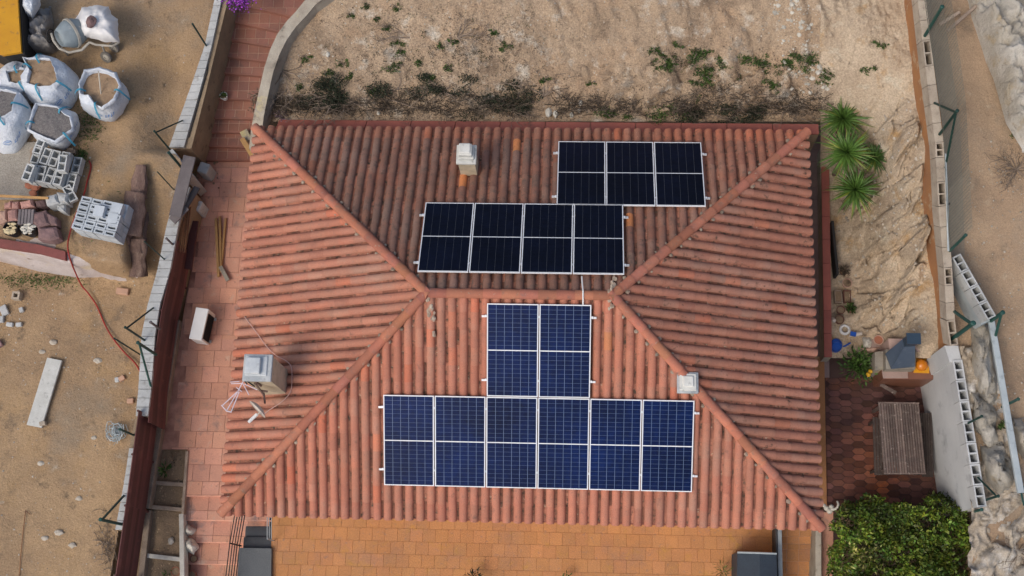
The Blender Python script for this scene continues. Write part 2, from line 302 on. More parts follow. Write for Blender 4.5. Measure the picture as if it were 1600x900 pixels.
    def rock(s, c, r, seed=0, sub=1, sq=(1, 1, 1)):
        key = sub
        if key not in ICO:
            import bmesh
            bm = bmesh.new(); bmesh.ops.create_icosphere(bm, subdivisions=sub, radius=1)
            ICO[key] = ([v.co.copy() for v in bm.verts], [tuple(v.index for v in f.verts) for f in bm.faces]); bm.free()
        vs, fs = ICO[key]; c = Vector(c); o = []
        for v in vs:
            k = 1 + 0.33 * noise.noise(v * 1.3 + Vector((seed * 3.1, seed, 0))) + 0.14 * noise.noise(v * 3.1 + Vector((seed, 0, 9)))
            o.append(c + Vector((v.x * sq[0], v.y * sq[1], v.z * sq[2])) * r * k)
        return s.add(o, fs)
    def build(s, name, m, parent=None, bevel=0):
        me = bpy.data.meshes.new(name)
        off = Vector((0, 0, 0)) if parent is None else Vector(parent.get('_o', (0, 0, 0)))
        v = np.array([tuple(x) for x in s.v], dtype=np.float64) - np.array(off)
        me.from_pydata(v.tolist(), [], s.f)
        a = me.color_attributes.new('tint', 'FLOAT_COLOR', 'POINT')
        t = np.ones((len(s.v), 4), dtype=np.float32); t[:, :3] = np.array(s.t, dtype=np.float32).reshape(-1, 3)
        a.data.foreach_set('color', t.ravel())
        if any(s.smooth): me.polygons.foreach_set('use_smooth', s.smooth)
        me.materials.append(M[m] if isinstance(m, str) else m)
        o = bpy.data.objects.new(name, me); COL.objects.link(o)
        if parent is not None:
            o.parent = parent; o['_o'] = tuple(off)
        else: o['_o'] = (0.0, 0.0, 0.0)
        return o
ICO = {}
def area(p): return sum(p[i][0] * p[(i + 1) % len(p)][1] - p[(i + 1) % len(p)][0] * p[i][1] for i in range(len(p))) / 2
def thing(name, label, cat, loc=(0, 0, 0), group=None):
    o = bpy.data.objects.new(name, None); COL.objects.link(o)
    o.location = loc; o['_o'] = tuple(loc); o['label'] = label; o['category'] = cat
    o.empty_display_size = 0.2
    if group: o['group'] = group
    return o
def tag(o, label, cat, group=None):
    o['label'] = label; o['category'] = cat
    if group: o['group'] = group
    return o
def struct(o): o['kind'] = 'structure'; return o
def stuff(o, label=None, cat=None):
    o['kind'] = 'stuff'
    if label: o['label'] = label; o['category'] = cat
    return o
def root_mesh(mb, name, m, label, cat, group=None):
    """one-mesh thing whose origin sits at its base"""
    v = np.array([tuple(x) for x in mb.v]); c = v.mean(0); c[2] = v[:, 2].min()
    mb.v = [tuple(x) for x in (v - c)]
    o = mb.build(name, m); o.location = c; o['_o'] = tuple(c)
    return tag(o, label, cat, group)
def copytree(o, parent=None):
    c = o.copy(); COL.objects.link(c)
    if parent is not None: c.parent = parent
    for ch in list(o.children): copytree(ch, c)
    return c
def clip(poly, reg):
    """Sutherland-Hodgman, reg convex and counter-clockwise"""
    out = list(poly)
    for i in range(len(reg)):
        a, b = reg[i], reg[(i + 1) % len(reg)]; inp = out; out = []
        if not inp: return []
        def side(p): return (b[0] - a[0]) * (p[1] - a[1]) - (b[1] - a[1]) * (p[0] - a[0])
        for j in range(len(inp)):
            p, q = inp[j - 1], inp[j]; sp, sq = side(p), side(q)
            if (sp >= 0) != (sq >= 0):
                t = sp / (sp - sq); x = (lerp(p[0], q[0], t), lerp(p[1], q[1], t))
                out.append(x)
            if sq >= 0: out.append(q)
    return out
def ccw(p): return p if area(p) > 0 else p[::-1]
def pave(parent, reg, cells, z, th, m, name='tile', var=0.10, lim=300, jit=0.002, minarea=0.002):
    """lay separate pieces over a region: each one an object"""
    reg = ccw([tuple(p[:2]) for p in reg]); made = []
    for c in cells:
        q = clip(ccw(list(c)), reg)
        if len(q) < 3 or abs(area(q)) < minarea: continue
        made.append(q)
    made = made[:lim] if len(made) <= lim else made
    rest = MB()
    for i, q in enumerate(made):
        k = 1 + random.uniform(-var, var)
        mb = MB() if i < lim else rest
        mb.tint((k * random.uniform(0.97, 1.03), k, k * random.uniform(0.95, 1.05)))
        mb.prism(q, z - th, z + random.uniform(-jit, jit))
        if i < lim: mb.build(name, m, parent)
    if rest.v: stuff(rest.build(name + 's', m, parent))
def grid_cells(x0, x1, y0, y1, dx, dy, gap=0.008, stagger=0.0):
    out = []; r = 0; y = y0
    while y < y1:
        x = x0 - (stagger * dx if r % 2 else 0)
        while x < x1:
            out.append([(x + gap / 2, y + gap / 2), (x + dx - gap / 2, y + gap / 2), (x + dx - gap / 2, y + dy - gap / 2), (x + gap / 2, y + dy - gap / 2)])
            x += dx
        y += dy; r += 1
    return out
def blob(outline, z0, z1, rings=6, fold=0.02, seed=0.0, power=3.0, flat=None, cpx=None, fs=6.0):
    """soft or rocky lump: outline in sight-line coordinates at height z0, risen to z1 in its middle"""
    n = len(outline); cx = sum(p[0] for p in outline) / n; cy = sum(p[1] for p in outline) / n
    if cpx: cx, cy = cpx
    vs = []; fs_ = []
    for r in range(rings):
        k = 1 - r / rings
        z = z0 + (z1 - z0) * (1 - k ** power)
        for i, p in enumerate(outline):
            q = P(lerp(cx, p[0], k), lerp(cy, p[1], k), z)
            f = fold * (fbm(q.x, q.y, fs, 3, seed) + (0.9 * abs(fbm(q.x, q.y, fs * 1.3, 3, seed + 7)) if fold > .1 else 0)) * (1 if r else 0.3)
            if fold > .1: f += .55 * rockh(q) * (1 if r else .2)
            vs.append(q + Vector((0, 0, f)))
    vs.append(P(cx, cy, z1) + Vector((0, 0, fold * 0.5)))
    for r in range(rings - 1):
        for i in range(n): j = (i + 1) % n; fs_.append((r * n + i, (r + 1) * n + i, (r + 1) * n + j, r * n + j))
    for i in range(n): fs_.append(((rings - 1) * n + i, len(vs) - 1, (rings - 1) * n + (i + 1) % n))
    ori = area([(v.x, v.y) for v in vs[:n]])
    if ori > 0: fs_ = [f[::-1] for f in fs_]
    return vs, fs_
def dense(poly, k=4, jit=0.0):
    out = []; n = len(poly)
    for i in range(n):
        a, b = poly[i], poly[(i + 1) % n]
        for j in range(k):
            t = j / k; out.append((lerp(a[0], b[0], t) + random.uniform(-jit, jit), lerp(a[1], b[1], t) + random.uniform(-jit, jit)))
    return out
# ================================================================ THE GROUND
def surf(name, m, xs, ys, zf, rough=0.0, rs=1.2, seed=1.0, fine=0.0, edge=None):
    """terrain sheet surveyed on a lattice of sight lines, heights from zf(px, py)"""
    vs = []
    for y in ys:
        for x in xs:
            z = zf(x, y)
            q = P(x, y, z)
            if rough:
                k = 1.0 if edge is None else edge(x, y)
                q.z += k * (rough * fbm(q.x, q.y, rs, 5, seed))
            vs.append(q)
    nx = len(xs); fs = []
    for j in range(len(ys) - 1):
        for i in range(nx - 1):
            a = j * nx + i; fs.append((a, a + nx, a + nx + 1, a + 1))
    mb = MB(); mb.sm = True; mb.add(vs, fs)
    return struct(mb.build(name, m))
def rng(a, b, s):
    n = max(1, int(round((b - a) / s))); return [a + (b - a) * i / n for i in range(n + 1)]

g = MB(); g.add([(-400, -400, -1.6), (400, -400, -1.6), (400, 400, -1.6), (-400, 400, -1.6)], [(0, 1, 2, 3)])
struct(g.build('ground', 'sand'))

ZL, ZU = 0.5, 1.6                       # lower and upper level of the building lot
def cap_x(py):                          # pixel line of the block capping on the lot wall
    return float(np.interp(py, [-400, 0, 75, 150, 235, 250, 290, 350, 422, 475, 525, 600, 645, 700, 760, 825, 1400], [440, 341, 324, 299, 266, 281, 284, 266, 250, 236, 226, 221, 217, 206, 198, 184, 80]))
def z_lot(px, py):
    e = lerp(372, 412, max(0, min(1, px / 215)))                 # edge of the upper level
    up = 1 - sstep(e + 2, e + 34, py)
    ramp = 1 - sstep(250, 470, py)
    k = sstep(190, 225, px)
    if py < 240: return lerp(ZU, lerp(1.6, 1.0, max(0, min(1, py / 235))), sstep(200, 280, px))
    return ZL + (ZU - ZL) * lerp(up, ramp, k) * (1 if py < 900 else 1)
xs = rng(-420, 200, 7) + rng(204, 372, 4)
ys = rng(-420, 360, 7)[:-1] + rng(360, 460, 3)[:-1] + rng(460, 1400, 7)
vs = []
def lot_edge(x, y): return 1.0
vs = []; fs = []
for y in ys:
    xe = cap_x(y) + 2
    row = [min(x, xe) for x in xs]
    for x in row:
        q = P(x, y, z_lot(x, y)); q.z += 0.05 * fbm(q.x, q.y, 1.1, 5, 3.0) + 0.008 * fbm(q.x, q.y, 9, 2, 5.0); vs.append(q)
for j in range(len(ys) - 1):
    for i in range(len(xs) - 1):
        a = j * len(xs) + i; fs.append((a, a + len(xs), a + len(xs) + 1, a + 1))
mb = MB(); mb.sm = True; mb.add(vs, fs); struct(mb.build('lot_ground', 'sand'))

# hillside behind and beside the house: thin-plate surface through surveyed heights
CP = [(380, 190, 1.7), (440, 186, 2.0), (700, 187, 2.0), (1000, 190, 2.0), (1250, 192, 1.9), (430, 80, 2.6), (520, 10, 3.1), (480, 140, 2.3), (700, 100, 2.7), (700, 20, 3.3),
      (1000, 100, 2.9), (1000, 10, 3.6), (1000, 150, 2.35), (1200, 100, 2.9), (1200, 10, 3.7), (1200, 150, 2.3), (850, 150, 2.2), (800, 100, 2.7), (600, 150, 2.2),
      (1420, 0, 3.9), (1430, 150, 3.45), (1448, 300, 2.75), (1458, 400, 2.3), (1468, 530, 1.8), (1350, 100, 3.3), (1330, 30, 3.8),
      (1300, 230, 0.9), (1310, 300, 0.5), (1330, 300, 0.6), (1305, 400, 0.3), (1335, 400, 0.4), (1345, 470, 0.45), (1305, 500, 0.25), (1340, 520, 0.3),
      (1360, 240, 1.6), (1380, 200, 2.5), (1372, 320, 1.4), (1352, 380, 0.8), (1400, 260, 2.6), (1400, 350, 2.1), (1375, 420, 1.2), (1395, 480, 1.3), (1430, 500, 1.7), (1365, 505, 0.7),
      (700, -300, 5.2), (1200, -300, 5.4), (400, -300, 4.5), (1700, -300, 5.6), (1520, 100, 4.2), (1290, 560, 0.1), (1400, 560, 0.6)]
_n = len(CP); _A = np.zeros((_n + 3, _n + 3)); _b = np.zeros(_n + 3)
_c = np.array(CP, dtype=float); _c[:, :2] /= 100
def _phi(r2): return np.where(r2 > 1e-12, 0.5 * r2 * np.log(np.maximum(r2, 1e-12)), 0)
_r2 = ((_c[:, None, :2] - _c[None, :, :2]) ** 2).sum(2)
_A[:_n, :_n] = _phi(_r2) + np.eye(_n) * 0.02; _A[:_n, _n] = 1; _A[:_n, _n + 1:] = _c[:, :2]; _A[_n:, :_n] = _A[:_n, _n:].T; _b[:_n] = _c[:, 2]
_w = np.linalg.solve(_A, _b)
def z_hill(px, py):
    r2 = (px / 100 - _c[:, 0]) ** 2 + (py / 100 - _c[:, 1]) ** 2
    return float(max(0.05, (_phi(r2) * _w[:_n]).sum() + _w[_n] + _w[_n + 1] * px / 100 + _w[_n + 2] * py / 100))
def rockcell(q):
    wx, wy = q.x + .25 * fbm(q.x, q.y, 1.3, 3, 3.0), q.y + .25 * fbm(q.x, q.y, 1.3, 3, 9.0)
    a, c = wx * .66 + wy * .75, wx * .75 - wy * .66
    d1, p1_ = noise.voronoi(Vector((a * 1.1, c * 2.6, 0.5))); d2, p2_ = noise.voronoi(Vector((a * 3.0, c * 6.5, 4.5)))
    return a, c, d1, p1_, d2, p2_
def rockh(q):
    a, c, d1, p1_, d2, p2_ = rockcell(q)
    big = noise.cell(p1_[0] * 9.7 + Vector((3, 5, 7))); sm_ = noise.cell(p2_[0] * 7.3 + Vector((1, 2, 9)))
    cr1 = max(0, 1 - (d1[1] - d1[0]) / .16); cr2 = max(0, 1 - (d2[1] - d2[0]) / .2)
    saw = (c * 1.3 + .3 * noise.noise(Vector((a, c, 2)))) % 1.0
    return .34 * big + .10 * sm_ + .22 * saw - .13 * cr1 - .04 * cr2 + .05 * fbm(q.x, q.y, 5, 3, 1)
def rock_tint(v):
    d1, p1_ = rockcell(v)[2:4]; g_ = .82 + .36 * abs(noise.cell(p1_[0] * 5.1 + Vector((4, 4, 1))))
    k_ = sstep(6.35, 7.2, v.x) * (1 - sstep(2.6, 4.6, v.y)); g_ = lerp(1.0, g_, k_); return (g_, g_ * lerp(1, .99, k_), g_ * lerp(1, .97, k_))
def hill_rough(x, y, q):
    return hill_rough0(x, y, q) * (1 - 0.85 * sstep(172, 187, y) * (1 - sstep(1285, 1300, x)))
def hill_rough0(x, y, q):
    k = 0.10 * fbm(q.x, q.y, 0.9, 5, 11.0)
    # bedding ledges running up to the right, strongest on the eastern bank
    b = sstep(1320, 1370, x) * sstep(120, 220, y) + 0.55 * sstep(820, 1000, x) * sstep(40, 140, y) * (1 - sstep(1200, 1300, x))
    b = min(1, b)
    wf = wallx(y); b *= (1 - sstep(wf - 18 - 40 * sstep(360, 480, y), wf - 4 - 20 * sstep(360, 480, y), x)) * (1 - sstep(505, 530, y)) if x > 1320 else 1
    k += b * rockh(q) 
    e = sstep(760, 900, x) * (1 - sstep(150, 180, y)) * (1 - .6 * sstep(1290, 1330, x))
    k += e * (0.22 * abs(fbm(q.x * 1.5 + q.y * .6, q.y * .55 - q.x * .2, 1.0, 4, 17.0)) - .1) + .05 * abs(fbm(q.x, q.y, 3.1, 3, 12.0))
    k += 0.025 * fbm(q.x, q.y, 7, 3, 2.0)
    return k
def hill_q(x, y):
    q = P(x, y, z_hill(x, y)); q.z += hill_rough(x, y, q); return q
def sheet(name, m, xs, ys, f, tf=None):
    vs = [f(x, y) for y in ys for x in xs]; nx = len(xs)
    fs = [(j * nx + i, (j + 1) * nx + i, (j + 1) * nx + i + 1, j * nx + i + 1) for j in range(len(ys) - 1) for i in range(nx - 1)]
    mb = MB(); mb.sm = True; mb.add(vs, fs)
    if tf: mb.t = [tf(v) for v in vs]
    return struct(mb.build(name, m))
def wallx(py):                          # pixel line of the foot of the east boundary wall
    return float(np.interp(py, [-400, 0, 100, 200, 300, 400, 540, 600], [1400, 1424, 1434, 1444, 1452, 1462, 1474, 1474]))
def curve_r(py): return float(np.interp(py, [-300, -40, 0, 28, 68, 112, 182, 240], [720, 545, 490, 461, 436, 421, 404, 396]))
def f_north(u, y):
    return hill_q(lerp(curve_r(y) - 3, 1282, u), y)
sheet('hillside', 'hill', rng(0, 1, 1 / 210), rng(-300, -12, 12)[:-1] + rng(-12, 190, 3.2), f_north)
def f_east(u, y):
    return hill_q(lerp(1282, wallx(y), u), y)
sheet('rock_bank', 'rockbank', rng(0, 1, 1 / 84), rng(-300, -12, 12)[:-1] + rng(-12, 560, 2.3), f_east, rock_tint)

# sandy track and rubble east of the boundary wall
def z_e(px, py): return float(np.interp(py, [-300, 0, 200, 400, 550, 700, 900, 1300], [5.0, 3.9, 3.3, 2.6, 2.2, 2.0, 1.8, 1.4]))
def f_track(u, y):
    x0 = float(np.interp(y, [-300, 0, 150, 300, 400, 545, 790, 900, 1300], [1436, 1448, 1466, 1480, 1486, 1493, 1535, 1515, 1500]))
    x = lerp(x0, 2300, u ** 1.6); q = P(x, y, z_e(x, y) + 0.5 * sstep(1700, 2200, x))
    q.z += 0.05 * fbm(q.x, q.y, 1.0, 5, 21.0); return q
sheet('sandy_track', 'track', rng(0, 1, 1 / 90), rng(-300, 1300, 7), f_track)

# ================================================================ HOUSE
house = thing('house', 'house with a hipped roof of red clay barrel tiles under the solar panels', 'house', (0, 0, 0))
IN = 0.55
x0, x1, y0, y1 = -W/2 + IN, W/2 - IN, -D/2 + IN, D/2 - 0.25
mb = MB(); t = 0.2
mb.box(((x0 + x1)/2, y0 + t/2, EZ/2 - 0.4), (x1 - x0, t, EZ + 0.6)); mb.box(((x0 + x1)/2, y1 - t/2, EZ/2 - 0.4), (x1 - x0, t, EZ + 0.6))
mb.box((x0 + t/2, (y0 + y1)/2, EZ/2 - 0.4), (t, y1 - y0 - 2*t - 0.004, EZ + 0.6)); mb.box((x1 - t/2, (y0 + y1)/2, EZ/2 - 0.4), (t, y1 - y0 - 2*t - 0.004, EZ + 0.6))
mb.build('wall', 'wall_house', house)
hw, hd, hr = W/2, D/2, (W - D)/2
dz = 0.05
mb = MB()
b = [(-hw + .02, -hd + .02, EZ - dz), (hw - .02, -hd + .02, EZ - dz), (hw - .02, hd - .02, EZ - dz), (-hw + .02, hd - .02, EZ - dz), (-hr, 0, EZ + RH - dz), (hr, 0, EZ + RH - dz)]
lo = [(x, y, EZ - dz - 0.1) for x, y, _ in b[:4]]
mb.add(b + lo, [(0, 1, 5, 4), (1, 2, 5), (2, 3, 4, 5), (3, 0, 4), (6, 7, 1, 0), (7, 8, 2, 1), (8, 9, 3, 2), (9, 6, 0, 3), (9, 8, 7, 6)])
mb.build('roof_deck', 'pan', house)
PITCH, EXPO = 0.2262, 0.37
def slope_frame(side):
    if side == 'S': return Vector((-hw, -hd, EZ)), Vector((1, 0, 0)), Vector((0, CA, SA)), Vector((0, -SA, CA)), W, hd / CA
    if side == 'N': return Vector((hw, hd, EZ)), Vector((-1, 0, 0)), Vector((0, -CA, SA)), Vector((0, SA, CA)), W, hd / CA
    if side == 'E': return Vector((hw, -hd, EZ)), Vector((0, 1, 0)), Vector((-CA, 0, SA)), Vector((SA, 0, CA)), D, 99
    return Vector((-hw, hd, EZ)), Vector((0, -1, 0)), Vector((CA, 0, SA)), Vector((-SA, 0, CA)), D, 99
NEWT = [roofP(806, 218, 'N', .08), roofP(731, 285, 'N', .08), roofP(943, 530, 'S', .08), roofP(981, 345, 'N', .08)]
tiles = []
pan = {k: MB() for k in 'SNEW'}
for side in 'SNEW':
    O, U, Sv, Nv, ln, smx = slope_frame(side)
    n = int(ln / PITCH); off = (ln - n * PITCH) / 2
    def smax(u): return min(min(u, ln - u) / CA, smx)
    for i in range(n + 1):
        uc = off + i * PITCH
        # channel tile below, between two covers
        um = uc + PITCH / 2
        if um < ln:
            s = -0.02; k = 0
            while s < smax(um) - 0.02:
                e = s + EXPO; vs = []
                for (ss, zz) in ((s, 0.012), (e + 0.02, 0.0)):
                    for j in range(5):
                        a = (j / 4 - 0.5) * 2; u = um + a * 0.075
                        vs.append(O + U * u + Sv * min(ss, max(smax(u), 0)) + Nv * (zz + 0.0 + 0.03 * a * a))
                pan[side].tint(random.uniform(0.6, 1.5)); pan[side].add(vs, [(j, j + 1, j + 6, j + 5) for j in range(4)]); s = e
        wob = random.uniform(-0.006, 0.006)
        s = -0.06; row = 0
        cw = random.uniform(0.95, 1.05)
        while True:
            e = s + EXPO + 0.05
            if s > smax(uc) - 0.03: break
            mb = MB(); mb.sm = True; vs = []
            jx, jn = random.uniform(-0.005, 0.005), random.uniform(-0.003, 0.004)
            NA = 7
            for (ss, r, lift) in ((s, 0.089, 0.010), (lerp(s, e, 0.5), 0.0875, 0.005), (e, 0.086, 0.0)):
                for j in range(NA):
                    th = math.pi * j / (NA - 1); u = uc + jx + wob - r * math.cos(th)
                    vs.append(O + U * u + Sv * min(ss, smax(max(0, min(ln, u))) + 0.02) + Nv * (r * math.sin(th) * 0.92 + lift + jn))
            fs = [(q * NA + j, q * NA + j + 1, (q + 1) * NA + j + 1, (q + 1) * NA + j) for q in range(2) for j in range(NA - 1)]
            c = O + U * uc + Sv * (s + EXPO / 2)
            v = random.uniform(0.91, 1.08) * cw; hr_ = random.uniform(0.94, 1.06)
            tc = (v, v * hr_, v * hr_)
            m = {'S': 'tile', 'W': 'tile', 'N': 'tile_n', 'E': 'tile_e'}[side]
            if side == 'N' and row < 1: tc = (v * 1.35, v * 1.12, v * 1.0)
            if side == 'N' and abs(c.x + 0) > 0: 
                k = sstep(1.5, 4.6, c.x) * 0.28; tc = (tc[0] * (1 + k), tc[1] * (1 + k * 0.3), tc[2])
            if side == 'W' : tc = (tc[0] * 0.93, tc[1], tc[2] * 1.03)
            if random.random() < 0.03: tc = (tc[0] * 1.15, tc[1] * 0.95, tc[2] * 0.85)
            # lower lip has thickness
            lip = [vs[j] - Nv * 0.009 for j in range(NA)]
            mb.tint(tc); mb.add(vs, fs); mb.sm = False; mb.add(vs[:NA] + lip, [(NA + j, NA + j + 1, j + 1, j) for j in range(NA - 1)])
            tiles.append([(c - _C).length, mb, m, c])
            s += EXPO; row += 1
    stuff(pan[side].build('channel_tiles', 'pan', house))
for q in NEWT:
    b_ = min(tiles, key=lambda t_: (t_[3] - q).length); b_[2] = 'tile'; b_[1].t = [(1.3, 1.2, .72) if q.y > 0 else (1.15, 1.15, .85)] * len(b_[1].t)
tiles.sort(key=lambda q: q[0])
rest = {}
for i, (d, mb, m, c) in enumerate(tiles):
    if i < 300: mb.build('roof_tile', m, house)
    else:
        r = rest.setdefault(m, MB()); o = len(r.v)
        r.v += mb.v; r.t += mb.t; r.f += [tuple(a + o for a in f) for f in mb.f]; r.smooth += mb.smooth
for m, r in rest.items(): stuff(r.build('roof_tiles', m, house))
# hips and ridge
def cap_line(A, B, name, first=0.0):
    A, B = Vector(A), Vector(B); L = (B - A).length; d = (B - A) / L
    side = d.cross(Vector((0, 0, 1))).normalized(); up = side.cross(d)
    s = -0.05; i = 0
    while s < L - 0.05:
        e = min(s + 0.42, L + 0.12); vs = []; NA = 9
        for ss, r, l in ((s, 0.106, 0.030), (e, 0.096, 0.008)):
            for j in range(NA):
                th = math.pi * (j / (NA - 1)); vs.append(A + d * ss + side * (-r * math.cos(th)) + up * (r * 0.85 * math.sin(th) + l + 0.045))
        mb = MB(); mb.sm = True; v = random.uniform(0.82, 1.12); mb.tint((v, v * random.uniform(.95, 1.08), v * random.uniform(.95, 1.1)))
        lip = [vs[j] - up * 0.016 for j in range(NA)]
        fs = [(j, j + 1, NA + j + 1, NA + j) for j in range(NA - 1)]
        mb.add(vs, fs); mb.sm = False; vs = vs[:NA]; fs = [(NA + j, NA + j + 1, j + 1, j) for j in range(NA - 1)]
        if i == 0:
            vs2 = vs + lip + [A + d * s + up * 0.03]; c = len(vs2) - 1
            fs += [(j + 1, j, c) for j in range(NA - 1)]
            mb.add(vs2, fs)
        else: mb.add(vs + lip, fs)
        mb.build(name, 'hip', house); s += 0.37; i += 1
zt = EZ + RH
cap_line((-hw, -hd, EZ), (-hr, 0, zt), 'hip_tile'); cap_line((hw, -hd, EZ), (hr, 0, zt), 'hip_tile')
cap_line((hw, hd, EZ), (hr, 0, zt), 'hip_tile'); cap_line((-hw, hd, EZ), (-hr, 0, zt), 'hip_tile')
cap_line((-hr + 0.1, 0, zt - 0.01), (hr - 0.1, 0, zt - 0.01), 'ridge_tile')
# mortar bedding beside the hips and patches where hips meet
mb = MB()
for sx in (-1, 1):
    for sy in (-1, 1):
        A = Vector((sx * hw, sy * hd, EZ)); B = Vector((sx * hr, 0, zt)); d = (B - A).normalized(); sd_ = d.cross(Vector((0, 0, 1))).normalized()
        for s_ in (-1, 1):
            k = 0.3
            while k < (B - A).length - 0.2:
                c = A + d * k + sd_ * s_ * 0.125; c.z += 0.012
                mb.tint(random.uniform(0.7, 1.1)); mb.rock(c, random.uniform(0.025, 0.05), k + sx, 1, (1.3, 1.3, 0.7)); k += random.uniform(0.15, 0.42)
for px, py, side, n in ((668, 462, 'S', 12), (672, 480, 'S', 8), (676, 500, 'S', 5), (678, 520, 'S', 4), (953, 462, 'S', 9), (957, 475, 'S', 6), (958, 445, 'N', 9), (960, 436, 'N', 4)):
    for i in range(n):
        c = roofP(px + random.gauss(0, 2.2), py + random.gauss(0, 5), side, 0.085 if side == 'S' else 0.10); mb.tint(random.uniform(0.9, 1.4)); mb.rock(c, random.uniform(0.018, 0.045), i, 1, (1, 1.6, 0.5))
stuff(mb.build('mortar', 'mortar', house))
# eave board under the tile ends
mb = MB()
mb.box((0, -hd - 0.01, EZ - 0.12), (W - 0.05, 0.05, 0.1)); mb.box((0, hd + 0.01, EZ - 0.12), (W - 0.05, 0.05, 0.1))
mb.box((-hw - 0.01, 0, EZ - 0.12), (0.05, D - 0.08, 0.1)); mb.box((hw + 0.01, 0, EZ - 0.12), (0.05, D - 0.08, 0.1))
mb.build('eave_board', 'coping', house)

# chimneys: plan positions surveyed where their feet meet the slopes
def chimney(cx, cy, zb, ztop, sx, sy, m, capm, capo, rz=0.0, kind=0):
    mb = MB(); mb.box((cx, cy, (zb + ztop) / 2), (sx, sy, ztop - zb), rz); c = mb.build('chimney', m, house); c['_o'] = (0, 0, 0)
    mb = MB(); mb.bbox((cx, cy, ztop + 0.035), (sx + capo, sy + capo, 0.07), 0.012, rz); mb.build('cap_slab', capm, c)
    return c
# west chimney
q = P(403, 575, 4.75)
c = chimney(q.x, q.y, EZ + 0.1, 4.72, 0.53, 0.50, 'cream', 'slab', 0.05, 0.0)
for dx, dy, dzz, s1, s2, h in ((-0.02, 0.03, 0.07, 0.44, 0.40, 0.03), (-0.07, 0.02, 0.10, 0.30, 0.33, 0.10)):
    mb = MB().tint(1.25); mb.bbox((q.x + dx, q.y + dy, 4.72 + dzz + h / 2), (s1, s2, h), 0.012); mb.build('cap_block', 'slab', c)
mb = MB(); f = P(455, 590, EZ + 0.3)
mb.box((q.x + 0.315, q.y - 0.02, EZ + 0.34), (0.10, 0.66, 0.1)); mb.build('flashing', 'stair', c)
# north chimney
q = roofP(729, 252, 'N'); qt = P(728, 236, 4.25)
mb = MB().tint(0.7)
c = chimney(qt.x, qt.y - 0.02, EZ + 0.2, 4.05, 0.36, 0.36, 'cream', 'slab_pale', 0.07)
for i, (k, h) in enumerate(((0.34, 0.05), (0.29, 0.09), (0.25, 0.05))):
    mb = MB().tint(1.0 + 0.06 * i); mb.bbox((qt.x - 0.012 * i, qt.y + 0.02 * i, 4.12 + 0.07 * i + h / 2 + 0.01), (k, k * 0.92, h + 0.02), 0.02); mb.build('cap_block', 'slab_pale', c)
# east chimney
qt = P(1075, 597, 4.1)
c = chimney(qt.x, qt.y, EZ + 0.3, 3.98, 0.34, 0.34, 'cream', 'slab', 0.09)
mb = MB().tint(1.15); mb.bbox((qt.x + 0.004, qt.y + 0.005, 4.075), (0.34, 0.35, 0.05), 0.015); mb.build('cap_block', 'slab_pale', c)
mb = MB().tint(1.2); mb.bbox((qt.x + 0.006, qt.y + 0.012, 4.115), (0.22, 0.23, 0.05), 0.02); mb.build('cap_block', 'slab_pale', c)

# ================================================================ SOLAR PANELS
PW, PG, PL, OFFP = 1.04, 0.02, 1.9151, 0.15
def make_panel(cellm, backm, gx):
    root = thing('solar_panel', '-', 'solar panel', (0, 0, 0), 'solar panels on the roof')
    fw = 0.020; th = 0.035
    mb = MB()
    mb.box((0, -PL/2 + fw/2, 0), (PW, fw, th)); mb.box((0, PL/2 - fw/2, 0), (PW, fw, th))
    mb.box((-PW/2 + fw/2, 0, 0), (fw, PL - 2*fw, th)); mb.box((PW/2 - fw/2, 0, 0), (fw, PL - 2*fw, th)); mb.build('frame', 'frame', root)
    mb = MB(); mb.box((0, 0, -0.004), (PW - 2*fw, PL - 2*fw, 0.03)); mb.build('backsheet', backm, root)
    mb = MB(); mb.box((0, 0, 0.0125), (PW - 2*fw, 0.020, 0.004)); mb.build('middle_strip', 'frame', root)
    iw = (PW - 2*fw) / 6; half = (PL - 2*fw - 0.02) / 2; ih = half / 10
    cm = MB(); cm.box((0, 0, 0), (iw - gx, ih - gx * (0.55 if gx > .007 else .35), 0.004)); first = None
    for hf in (-1, 1):
        for r in range(10):
            for k in range(6):
                loc = (-PW/2 + fw + iw * (k + .5), hf * (0.01 + ih * (r + .5)), 0.0135)
                if first is None: o = first = cm.build('cell', cellm, root)
                else: o = first.copy(); COL.objects.link(o)
                o.location = loc
    return root
ps = make_panel('cell_s', 'back_s', 0.0085); pn = make_panel('cell_n', 'back_n', 0.0062)
used = {'S': False, 'N': False}
ordn = ['leftmost', 'second from the left', 'third from the left', 'third from the right', 'second from the right', 'rightmost']
